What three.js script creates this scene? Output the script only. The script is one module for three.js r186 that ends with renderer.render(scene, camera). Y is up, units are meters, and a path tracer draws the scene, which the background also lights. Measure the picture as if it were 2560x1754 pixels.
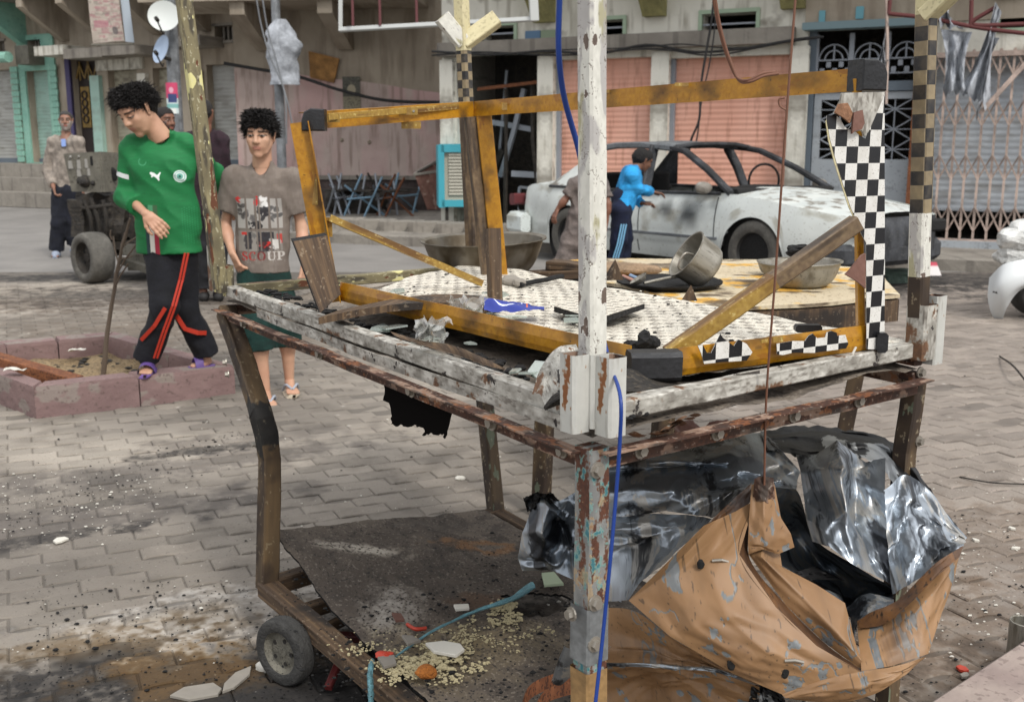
import * as THREE from 'three';
import { mergeGeometries } from 'three/addons/utils/BufferGeometryUtils.js';

// ------------------------------------------------------------------ camera, sky, sun, exposure
const FPX = 2644, CX = 1280, CY = 877, CAM_H = 1.33, HORIZON = 370;
const PITCH = Math.atan((CY - HORIZON) / FPX);
const scene = new THREE.Scene();
const camera = new THREE.PerspectiveCamera(2 * Math.atan(877 / FPX) * 180 / Math.PI, 2560 / 1754, 0.1, 400);
camera.position.set(0, CAM_H, 0);
camera.rotation.set(-PITCH, 0, 0);
camera.focus = 2.1;
camera.userData.fStop = 9;
scene.add(camera);
const renderer = new THREE.WebGLRenderer({ antialias: true });
renderer.toneMapping = THREE.LinearToneMapping;
renderer.toneMappingExposure = 1.5;
renderer.shadowMap.enabled = true;
renderer.outputColorSpace = THREE.SRGBColorSpace;
{ // overcast sky: brighter overhead and a little towards the veiled sun
  const w = 256, h = 128, a = new Float32Array(w * h * 4);
  const sun = new THREE.Vector3(0.35, 0.68, 0.56).normalize();
  for (let j = 0; j < h; j++) for (let i = 0; i < w; i++) {
    const th = (j + 0.5) / h * Math.PI - Math.PI / 2, ph = ((i + 0.5) / w - 0.5) * 2 * Math.PI;
    const d = new THREE.Vector3(Math.cos(th) * Math.cos(ph), Math.sin(th), Math.cos(th) * Math.sin(ph));
    const up = Math.max(0, d.y), c = Math.max(0, d.dot(sun));
    const L = 0.52 + 0.36 * up + 0.5 * Math.pow(c, 4);
    const o = (j * w + i) * 4;
    a[o] = L * 0.985; a[o + 1] = L; a[o + 2] = L * 1.035; a[o + 3] = 1;
  }
  const t = new THREE.DataTexture(a, w, h, THREE.RGBAFormat, THREE.FloatType);
  t.mapping = THREE.EquirectangularReflectionMapping; t.magFilter = THREE.LinearFilter; t.minFilter = THREE.LinearFilter; t.needsUpdate = true;
  scene.background = t; scene.environment = t;
  scene.environmentIntensity = 1.0; scene.backgroundIntensity = 1.0;
}
const sunLight = new THREE.DirectionalLight(new THREE.Color(1, 0.96, 0.9), 1.5);
sunLight.position.set(0.35 * 30, 0.68 * 30, 0.56 * 30 - 4);
sunLight.target.position.set(0, 0, -4);
sunLight.castShadow = true; sunLight.shadow.radius = 20;
sunLight.shadow.mapSize.set(2048, 2048);
Object.assign(sunLight.shadow.camera, { left: -20, right: 20, top: 20, bottom: -25, near: 1, far: 90 });
scene.add(sunLight, sunLight.target);

// ------------------------------------------------------------------ helpers
const V = (x, y, z) => new THREE.Vector3(x, y, z);
const lerp = (a, b, t) => a + (b - a) * t, clamp = (x, a = 0, b = 1) => Math.min(b, Math.max(a, x));
const sstep = (a, b, x) => { const t = clamp((x - a) / (b - a)); return t * t * (3 - 2 * t); };
function rng(seed) { let s = seed >>> 0; return () => { s = (s + 0x6D2B79F5) >>> 0; let t = s; t = Math.imul(t ^ (t >>> 15), t | 1); t ^= t + Math.imul(t ^ (t >>> 7), t | 61); return ((t ^ (t >>> 14)) >>> 0) / 4294967296; }; }
const R0 = rng(77);
// pixel of the photograph (2560 x 1754) -> direction, and its meeting with planes
function ray(px, py) { const d = V((px - CX) / FPX, -(py - CY) / FPX, -1); const c = Math.cos(PITCH), s = Math.sin(PITCH); return V(d.x, d.y * c + d.z * s, d.z * c - d.y * s); }
function gnd(px, py, y = 0) { const d = ray(px, py), t = (y - CAM_H) / d.y; return V(d.x * t, y, d.z * t); }
function atZ(px, py, depth) { const d = ray(px, py), t = depth / -d.z; return V(d.x * t, CAM_H + d.y * t, -depth); }
class Wall { // a vertical plane through two plan points, u runs from a to b
  constructor(ax, az, bx, bz) { this.a = V(ax, 0, az); const d = V(bx - ax, 0, bz - az); this.len = d.length(); this.d = d.normalize(); this.n = V(-this.d.z, 0, this.d.x); if (this.n.dot(V(-ax, 0, -az)) < 0) this.n.negate(); this.turn = Math.atan2(-this.d.z, this.d.x); }
  uv(px, py, off = 0) { const d = ray(px, py), o = V(0, CAM_H, 0), p = this.a.clone().addScaledVector(this.n, off); const t = p.clone().sub(o).dot(this.n) / d.dot(this.n); const q = o.addScaledVector(d, t); return [q.clone().sub(p).dot(this.d), q.y]; }
  at(u, y, off = 0) { return this.a.clone().addScaledVector(this.d, u).addScaledVector(this.n, off).setY(y); }
}
// value noise
function h2(x, y, s) { let n = Math.imul(x, 374761393) + Math.imul(y, 668265263) + Math.imul(s, 1442695041); n = Math.imul(n ^ (n >>> 13), 1274126177); return ((n ^ (n >>> 16)) >>> 0) / 4294967296; }
function vn(x, y, s = 0, per = 0) {
  let xi = Math.floor(x), yi = Math.floor(y), x2 = xi + 1, y2 = yi + 1; const fx = x - xi, fy = y - yi, u = fx * fx * (3 - 2 * fx), v = fy * fy * (3 - 2 * fy);
  if (per) { xi = ((xi % per) + per) % per; yi = ((yi % per) + per) % per; x2 = ((x2 % per) + per) % per; y2 = ((y2 % per) + per) % per; }
  const a = h2(xi, yi, s), b = h2(x2, yi, s), c = h2(xi, y2, s), d = h2(x2, y2, s);
  return a + (b - a) * u + (c - a) * v + (a - b - c + d) * u * v;
}
function fbm(x, y, o = 4, s = 0, per = 0) { let a = 0.5, r = 0, t = 0; for (let i = 0; i < o; i++) { r += a * vn(x, y, s + i * 17, per); t += a; x *= 2; y *= 2; per *= 2; a *= 0.5; } return r / t; }
function vn3(x, y, z, s = 0) { const zi = Math.floor(z), f = z - zi, u = f * f * (3 - 2 * f); return lerp(vn(x, y, s + zi * 131), vn(x, y, s + (zi + 1) * 131), u); }
function fbm3(x, y, z, o = 3, s = 0) { let a = 0.5, r = 0, t = 0; for (let i = 0; i < o; i++) { r += a * vn3(x, y, z, s + i * 17); t += a; x *= 2; y *= 2; z *= 2; a *= 0.5; } return r / t; }
const mixc = (a, b, t) => [a[0] + (b[0] - a[0]) * t, a[1] + (b[1] - a[1]) * t, a[2] + (b[2] - a[2]) * t];

// ------------------------------------------------------------------ textures; colours here are sRGB 0..255
function dataTex(n, m, arr, srgb) { const t = new THREE.DataTexture(arr, n, m, THREE.RGBAFormat, THREE.UnsignedByteType); t.wrapS = t.wrapT = THREE.RepeatWrapping; t.magFilter = THREE.LinearFilter; t.minFilter = THREE.LinearMipmapLinearFilter; t.generateMipmaps = true; if (srgb) t.colorSpace = THREE.SRGBColorSpace; t.needsUpdate = true; return t; }
// surf: procedural material; f(u, v) -> [r, g, b, height 0..1, roughness 0..1], tile of size metres; own: its own relief, rm: its own gloss pattern
let grainTex = null;
function grain(tile) { if (!grainTex) { const n = 512, b = new Uint8Array(n * n * 4); for (let j = 0; j < n; j++) for (let i = 0; i < n; i++) { const h = 255 * clamp(fbm(i / n * 32, j / n * 32, 5, 2, 32) * 1.4 - 0.2), k = (j * n + i) * 4; b[k] = b[k + 1] = b[k + 2] = h; b[k + 3] = 255; } grainTex = dataTex(n, n, b); } const t = grainTex.clone(); t.repeat.set(1 / tile, 1 / tile); t.needsUpdate = true; return t; }
function surf(name, tile, size, f, o = {}) {
  const n = size, c = new Uint8Array(n * n * 4), b = o.own ? new Uint8Array(n * n * 4) : null, r = o.rm ? new Uint8Array(n * n * 4) : null;
  let rs = 0;
  for (let j = 0; j < n; j++) for (let i = 0; i < n; i++) {
    const q = f(i / n, j / n), k = (j * n + i) * 4;
    c[k] = clamp(q[0], 0, 255); c[k + 1] = clamp(q[1], 0, 255); c[k + 2] = clamp(q[2], 0, 255); c[k + 3] = 255;
    const rr = clamp(q[4] ?? 0.8); rs += rr;
    if (b) { b[k] = b[k + 1] = b[k + 2] = clamp(q[3] ?? 0.5) * 255; b[k + 3] = 255; }
    if (r) { r[k] = r[k + 1] = r[k + 2] = rr * 255; r[k + 3] = 255; }
  }
  const m = new THREE.MeshStandardMaterial({ roughness: o.rm ? 1 : rs / (n * n), metalness: o.metal ?? 0, side: THREE.DoubleSide, vertexColors: !!o.vc });
  m.name = name; m.map = dataTex(n, n, c, true); m.map.repeat.set(1 / tile, 1 / tile); const mir = (t) => { if (!o.tiled) t.wrapS = t.wrapT = THREE.MirroredRepeatWrapping; }; mir(m.map);
  if (b) { m.bumpMap = dataTex(n, n, b); m.bumpMap.repeat.set(1 / tile, 1 / tile); m.bumpScale = o.bump; mir(m.bumpMap); } else if (o.bump) { m.bumpMap = grain(tile); m.bumpScale = o.bump; }
  if (r) { m.roughnessMap = dataTex(n, n, r); m.roughnessMap.repeat.set(1 / tile, 1 / tile); mir(m.roughnessMap); }
  return m;
}
let mottleTex = null; // one grey mottled print shared by simple surfaces, tinted by each material's colour
function mottle(name, tile, hex, rough = 0.8, o = {}) { if (!mottleTex) { const n = 512, c = new Uint8Array(n * n * 4); for (let j = 0; j < n; j++) for (let i = 0; i < n; i++) { const u = i / n, v = j / n, a = fbm(u * 8, v * 8, 5, 701, 8), f = fbm(u * 64, v * 64, 2, 702, 64), k = (j * n + i) * 4, q = 255 * clamp(0.82 + 0.45 * (a - 0.5) + (f - 0.5) * 0.16); c[k] = c[k + 1] = c[k + 2] = q; c[k + 3] = 255; } mottleTex = dataTex(n, n, c, true); } const m = new THREE.MeshStandardMaterial({ roughness: rough, metalness: o.metal ?? 0, side: THREE.DoubleSide }); if (Array.isArray(hex)) m.color.setRGB(hex[0] / 255, hex[1] / 255, hex[2] / 255, THREE.SRGBColorSpace); else m.color.set(hex); m.color.multiplyScalar(1.42); m.name = name; m.map = mottleTex.clone(); m.map.repeat.set(1 / tile, 1 / tile); m.map.needsUpdate = true; if (o.bump) { m.bumpMap = grain(tile); m.bumpScale = o.bump; } return m; }
function card(u0, y0, u1, y1, z) { return grid(2, 2, (u, v) => V(lerp(u0, u1, u), lerp(y0, y1, v), z), 1, 1); }
function plain(name, hex, rough = 0.7, metal = 0, extra = {}) { const m = new THREE.MeshPhysicalMaterial({ color: hex, roughness: rough, metalness: metal, side: THREE.DoubleSide, ...extra }); m.name = name; return m; }
function canvasMat(name, w, h, draw, o = {}) {
  const c = document.createElement('canvas'); c.width = w; c.height = h; const g = c.getContext('2d'); draw(g, w, h);
  const t = new THREE.CanvasTexture(c); t.colorSpace = THREE.SRGBColorSpace; t.wrapS = t.wrapT = o.wrap ? THREE.RepeatWrapping : THREE.ClampToEdgeWrapping; t.anisotropy = 8;
  const m = new THREE.MeshStandardMaterial({ map: t, roughness: o.rough ?? 0.6, metalness: 0, side: THREE.DoubleSide, vertexColors: !!o.vc }); m.name = name; return m;
}
// ------------------------------------------------------------------ geometry
function boxUV(g, s = 1, ou = 0, ov = 0) { // box-projected uv in metres, in the geometry's own space
  if (g.index) g = g.toNonIndexed();
  g.computeVertexNormals();
  const p = g.attributes.position, uv = new Float32Array(p.count * 2), a = V(), b = V(), c = V(), n = V();
  for (let i = 0; i < p.count; i += 3) {
    a.fromBufferAttribute(p, i); b.fromBufferAttribute(p, i + 1); c.fromBufferAttribute(p, i + 2);
    n.copy(b).sub(a).cross(c.clone().sub(a)); const ax = Math.abs(n.x), ay = Math.abs(n.y), az = Math.abs(n.z);
    [a, b, c].forEach((q, k) => { const [u, v] = ay >= ax && ay >= az ? [q.x, q.z] : ax >= az ? [q.z, q.y] : [q.x, q.y]; uv[(i + k) * 2] = u * s + ou; uv[(i + k) * 2 + 1] = v * s + ov; });
  }
  g.setAttribute('uv', new THREE.BufferAttribute(uv, 2)); return g;
}
// prism of a closed profile swept along points; uv = (round the profile, along) in metres
const SQ = (w, h = w, c = 0.003) => [[-w / 2 + c, -h / 2], [w / 2 - c, -h / 2], [w / 2, -h / 2 + c], [w / 2, h / 2 - c], [w / 2 - c, h / 2], [-w / 2 + c, h / 2], [-w / 2, h / 2 - c], [-w / 2, -h / 2 + c]];
const ANG = (w, h, t = 0.003) => [[0, 0], [w, 0], [w, t], [t, t], [t, h], [0, h]];
const CIR = (r, n = 8) => Array.from({ length: n }, (_, i) => [Math.cos(i / n * 2 * Math.PI) * r, Math.sin(i / n * 2 * Math.PI) * r]);
function sweep(prof, pts, o = {}) {
  const up0 = o.up ?? V(0, 1, 0), seg = o.seg ?? 1, jit = o.jitter ?? 0, sd = o.seed ?? 1, path = [];
  for (let i = 0; i < pts.length - 1; i++) for (let k = 0; k < seg; k++) path.push(pts[i].clone().lerp(pts[i + 1], k / seg));
  path.push(pts[pts.length - 1].clone());
  const n = prof.length, rings = [], L = [0], pos = [], uv = [], U = [0];
  for (let k = 0; k < n; k++) U.push(U[k] + Math.hypot(prof[(k + 1) % n][0] - prof[k][0], prof[(k + 1) % n][1] - prof[k][1]));
  for (let i = 0; i < path.length; i++) {
    const t = path[Math.min(i + 1, path.length - 1)].clone().sub(path[Math.max(i - 1, 0)]).normalize();
    const x = V().crossVectors(up0, t).normalize(), y = V().crossVectors(t, x).normalize();
    const sc = o.scale ? o.scale(i / (path.length - 1)) : 1;
    rings.push(prof.map(([a, b], k) => { const q = path[i].clone().addScaledVector(x, a * sc).addScaledVector(y, b * sc); if (jit) { q.x += (fbm3(q.x * 14, q.y * 14, q.z * 14, 2, sd) - 0.5) * jit * 2; q.y += (fbm3(q.x * 14, q.y * 14, q.z * 14, 2, sd + 5) - 0.5) * jit * 2; } return q; }));
    if (i) L.push(L[i - 1] + path[i].distanceTo(path[i - 1]));
  }
  const put = (q, u, v) => { pos.push(q.x, q.y, q.z); uv.push(u + (o.ou ?? 0), v + (o.ov ?? 0)); };
  for (let i = 0; i < rings.length - 1; i++) for (let k = 0; k < n; k++) {
    const a = rings[i][k], b = rings[i][(k + 1) % n], c = rings[i + 1][(k + 1) % n], d = rings[i + 1][k];
    put(a, U[k], L[i]); put(b, U[k + 1], L[i]); put(c, U[k + 1], L[i + 1]); put(a, U[k], L[i]); put(c, U[k + 1], L[i + 1]); put(d, U[k], L[i + 1]);
  }
  if (!o.open) { const tri = THREE.ShapeUtils.triangulateShape(prof.map((q) => new THREE.Vector2(...q)), []); for (const [ri, fl] of [[0, 1], [rings.length - 1, 0]]) for (const t of tri) for (const k of fl ? [t[2], t[1], t[0]] : t) put(rings[ri][k], prof[k][0], prof[k][1]); }
  const g = new THREE.BufferGeometry(); g.setAttribute('position', new THREE.Float32BufferAttribute(pos, 3)); g.setAttribute('uv', new THREE.Float32BufferAttribute(uv, 2)); g.computeVertexNormals(); return g;
}
function bx(w, h, d, x = 0, y = 0, z = 0, c = 0.004) { // chamfered box, uv in metres
  c = Math.min(c, w / 3, h / 3, d / 3);
  const g = sweep(SQ(w, h, c), [V(0, 0, -d / 2), V(0, 0, d / 2)]); g.translate(x, y, z); return g;
}
// grid surface: f(u, v) -> Vector3 ; uv in given metres
function grid(nu, nv, f, su = 1, sv = 1, closeU = false) {
  const pos = [], uv = [], idx = [];
  for (let j = 0; j <= nv; j++) for (let i = 0; i <= nu; i++) { const q = f(i / nu, j / nv); pos.push(q.x, q.y, q.z); uv.push(i / nu * su, j / nv * sv); }
  for (let j = 0; j < nv; j++) for (let i = 0; i < nu; i++) { const a = j * (nu + 1) + i; idx.push(a, a + 1, a + nu + 2, a, a + nu + 2, a + nu + 1); }
  const g = new THREE.BufferGeometry(); g.setAttribute('position', new THREE.Float32BufferAttribute(pos, 3)); g.setAttribute('uv', new THREE.Float32BufferAttribute(uv, 2)); g.setIndex(idx); g.computeVertexNormals(); return g;
}
// a flat outline (Vector2 list) extruded; uv in metres
function plate(pts, th, o = {}) { const s = new THREE.Shape(pts.map((q) => new THREE.Vector2(q[0], q[1]))); for (const hpts of o.holes ?? []) s.holes.push(new THREE.Path(hpts.map((q) => new THREE.Vector2(q[0], q[1])))); const g = new THREE.ExtrudeGeometry(s, { depth: th, bevelEnabled: !!o.bevel, bevelSize: o.bevel ?? 0, bevelThickness: o.bevel ?? 0, bevelSegments: 1, curveSegments: 8 }); g.translate(0, 0, -th / 2); return g; }
function lathe(prof, seg = 32) { const g = new THREE.LatheGeometry(prof.map((q) => new THREE.Vector2(q[0], q[1])), seg); const uv = g.attributes.uv; for (let i = 0; i < uv.count; i++) uv.setXY(i, uv.getX(i) * 1.2, uv.getY(i) * 0.4); return g; }
function tube(pts, r, seg = 24, rs = 6) { return new THREE.TubeGeometry(new THREE.CatmullRomCurve3(pts, false, 'centripetal'), seg, r, rs); }
function blob(r, seed, amp = 0.3, det = 2, sq = [1, 1, 1]) { const g = new THREE.IcosahedronGeometry(r, det); const p = g.attributes.position; for (let i = 0; i < p.count; i++) { const x = p.getX(i), y = p.getY(i), z = p.getZ(i), k = 1 + (fbm3(x / r * 1.3 + 9, y / r * 1.3 + 9, z / r * 1.3 + 9, 3, seed) - 0.5) * 2 * amp; p.setXYZ(i, x * k * sq[0], y * k * sq[1], z * k * sq[2]); } return boxUV(g); }
function noUV(list) { return list.map((g) => { const q = g.index ? g.toNonIndexed() : g.clone(); for (const k of Object.keys(q.attributes)) if (!['position', 'normal', 'uv'].includes(k)) q.deleteAttribute(k); return q; }); }
const merged = (list) => mergeGeometries(noUV(list));
// ------------------------------------------------------------------ objects
const taken = {};
function numbered(n) { taken[n] = (taken[n] ?? -1) + 1; return taken[n] ? `${n}_${String(taken[n]).padStart(3, '0')}` : n; }
function shade(m) { m.castShadow = m.receiveShadow = true; return m; }
function thing(name, label, category, at, turn = 0, group) { const o = new THREE.Group(); o.name = numbered(name); if (at) o.position.copy(at); o.rotation.y = turn; o.userData = { label, category }; if (group) o.userData.group = group; scene.add(o); return o; }
function part(parent, name, geo, mat, o = {}) { const m = shade(new THREE.Mesh(Array.isArray(geo) ? merged(geo) : geo, mat)); m.name = name; if (o.world) { parent.updateWorldMatrix(true, false); m.geometry = m.geometry.clone().applyMatrix4(parent.matrixWorld.clone().invert()); } if (o.pos) m.position.copy(o.pos); if (o.turn) m.rotation.y = o.turn; if (o.label) m.userData.label = o.label; if (o.stuff) m.userData.kind = 'stuff'; parent.add(m); return m; }
const wpart = (parent, name, geo, mat, o = {}) => part(parent, name, geo, mat, { ...o, world: true }); // geometry given in world metres
function solo(name, label, category, geo, mat, group) { // a one-mesh thing whose geometry is in world metres: moved to its base
  const g = Array.isArray(geo) ? merged(geo) : geo; g.computeBoundingBox(); const c = g.boundingBox.getCenter(V()); c.y = g.boundingBox.min.y; g.translate(-c.x, -c.y, -c.z);
  const m = shade(new THREE.Mesh(g, mat)); m.name = numbered(name); m.position.copy(c); m.userData = { label, category }; if (group) m.userData.group = group; scene.add(m); return m;
}
function struct(name, geo, mat) { const m = shade(new THREE.Mesh(geo, mat)); m.name = numbered(name); m.userData.kind = 'structure'; scene.add(m); return m; }
// the planter's outer corners on the ground: front left, front right, back right, back left
const PLANT = [gnd(90, 1046), gnd(588, 984), gnd(283, 832, 0.15).setY(0), gnd(-190, 872, 0.15).setY(0)];
function PLANT_IN(p) { let inside = true; for (let i = 0; i < 4; i++) { const a = PLANT[i], b = PLANT[(i + 1) % 4]; if ((b.x - a.x) * (p.z - a.z) - (b.z - a.z) * (p.x - a.x) > 0) inside = false; } return inside; }
// ------------------------------------------------------------------ ground: pavers, joints, road, stains
const STAINS = [ // [pixel x, pixel y, half-length, half-width (m), turn, kind, strength]
  [640, 1690, 0.55, 0.34, 0.5, 'soot', 1.0], [860, 1720, 0.55, 0.34, 0.3, 'soot', 1.2], [700, 1750, 0.5, 0.2, 0.3, 'soot', 1.2], [420, 1640, 0.6, 0.30, 0.4, 'soot', 0.75], [200, 1700, 0.5, 0.2, 0.4, 'soot', 0.45],
  [420, 1170, 0.8, 0.15, 0.45, 'film', 0.8], [130, 1310, 0.8, 0.17, 0.45, 'film', 1.0], [620, 1100, 0.4, 0.12, 0.4, 'film', 0.6], [480, 1130, 0.3, 0.05, 0.45, 'soot', 0.5], [150, 1340, 0.4, 0.05, 0.45, 'soot', 0.6],
  [520, 1660, 0.28, 0.14, 0.3, 'ochre', 1.0], [340, 1590, 0.5, 0.12, 0.4, 'ochre', 0.7], [560, 1520, 0.5, 0.16, 0.45, 'ash', 0.9], [760, 1560, 0.35, 0.12, 0.4, 'ash', 0.9],
  [2420, 1600, 0.55, 0.4, 0, 'mud', 0.85], [2450, 1350, 0.7, 0.4, 0.2, 'mud', 0.6], [1500, 1650, 0.7, 0.6, 0, 'soot', 0.8], [1900, 1700, 0.7, 0.5, 0, 'mud', 0.8],
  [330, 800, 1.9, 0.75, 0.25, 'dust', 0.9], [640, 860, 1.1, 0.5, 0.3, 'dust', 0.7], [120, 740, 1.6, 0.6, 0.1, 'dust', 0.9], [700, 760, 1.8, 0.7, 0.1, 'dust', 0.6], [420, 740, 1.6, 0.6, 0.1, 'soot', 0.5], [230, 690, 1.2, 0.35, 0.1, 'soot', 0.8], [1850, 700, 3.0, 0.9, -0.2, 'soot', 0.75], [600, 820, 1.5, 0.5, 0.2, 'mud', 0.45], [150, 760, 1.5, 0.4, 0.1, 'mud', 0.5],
  [2500, 700, 1.2, 0.7, 0, 'soot', 0.55],
].map(([px, py, a, b, t, k, s]) => { const g = gnd(px, py); return { x: g.x, z: g.z, a, b, c: Math.cos(t), s: Math.sin(t), k, w: s }; });
const PAVE_T = 0.44, PC = Math.cos(PAVE_T), PS = Math.sin(PAVE_T); // rows run to the right and away
function groundColor(x, z) {
  const n1 = fbm(x * 1.1 + 40, z * 1.1 + 40, 4, 3), n2 = fbm(x * 9 + 70, z * 9 + 70, 4, 9), n3 = vn(x * 160 + 900, z * 160 + 900, 5), n4 = fbm(x * 38 + 20, z * 38 + 200, 3, 31);
  let c = mixc([110, 103, 95], [158, 149, 137], clamp(n1 * 1.7 - 0.3));
  const right = sstep(0.4, 1.6, x); c = mixc(c, [140, 128, 119], right * 0.5);
  c = mixc(c, [c[0] * 0.78, c[1] * 0.77, c[2] * 0.76], clamp((n2 - 0.45) * 2.4) * 0.7);
  
  let rough = 0.9;
  for (const q of STAINS) {
    const dx = x - q.x, dz = z - q.z, u = (dx * q.c - dz * q.s) / q.a, v = (dx * q.s + dz * q.c) / q.b; const r = Math.sqrt(u * u + v * v); if (r > 1.7) continue;
    const e = clamp((1.25 - r + (n2 - 0.5) * 1.9 + (n4 - 0.5) * 0.7) * 1.6) * q.w;
    if (e <= 0) continue;
    if (q.k === 'soot') { const sp = clamp((n4 - 0.38) * 4); c = mixc(c, [36, 33, 31], e * (0.5 + 0.48 * sp)); if (n3 > 0.8) c = mixc(c, [20, 18, 17], e * 0.8); }
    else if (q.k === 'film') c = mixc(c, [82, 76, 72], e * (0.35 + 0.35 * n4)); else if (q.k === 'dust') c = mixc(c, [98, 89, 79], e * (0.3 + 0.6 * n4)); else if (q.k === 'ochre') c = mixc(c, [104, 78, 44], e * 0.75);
    else if (q.k === 'ash') c = mixc(c, [196, 190, 182], e * 0.75 * clamp(n4 * 2.2 - 0.4));
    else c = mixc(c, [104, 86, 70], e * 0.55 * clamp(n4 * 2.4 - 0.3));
  }
  if (n3 > 0.93) c = mixc(c, [60, 55, 50], 0.45); if (n3 < 0.03) c = mixc(c, [225, 222, 214], 0.5);
  return c;
}
function groundMat(name, x0, z0, w, d, n) { // colours the world rectangle [x0, x0+w] x [z0, z0+d]
  const a = new Uint8Array(n * n * 4), b = new Uint8Array(n * n * 4);
  for (let j = 0; j < n; j++) for (let i = 0; i < n; i++) { const x = x0 + (i + 0.5) / n * w, z = z0 + (j + 0.5) / n * d, q = groundColor(x, z), k = (j * n + i) * 4; a[k] = q[0]; a[k + 1] = q[1]; a[k + 2] = q[2]; a[k + 3] = 255; const h = 255 * clamp(0.5 * fbm(x * 40 + 5, z * 40 + 5, 3, 71) + 0.5 * vn(x * 220 + 5, z * 220 + 5, 4)); b[k] = b[k + 1] = b[k + 2] = h; b[k + 3] = 255; }
  const m = new THREE.MeshStandardMaterial({ roughness: 0.9, side: THREE.DoubleSide, vertexColors: true }); m.name = name; m.map = dataTex(n, n, a, true); m.bumpMap = dataTex(n, n, b); m.bumpScale = 0.0035; m.userData.rect = [x0, z0, w, d];
  m.map.wrapS = m.map.wrapT = THREE.ClampToEdgeWrapping;
  return m;
}
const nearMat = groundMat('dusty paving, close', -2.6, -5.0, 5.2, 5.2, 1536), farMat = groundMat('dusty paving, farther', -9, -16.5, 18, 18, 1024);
function rectUV(g, m, tint = 1) { const [x0, z0, w, d] = m.userData.rect, p = g.attributes.position, uv = [], col = []; for (let i = 0; i < p.count; i++) { uv.push((p.getX(i) - x0) / w, (p.getZ(i) - z0) / d); col.push(tint, tint, tint); } g.setAttribute('uv', new THREE.Float32BufferAttribute(uv, 2)); g.setAttribute('color', new THREE.Float32BufferAttribute(col, 3)); return g; }
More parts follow.
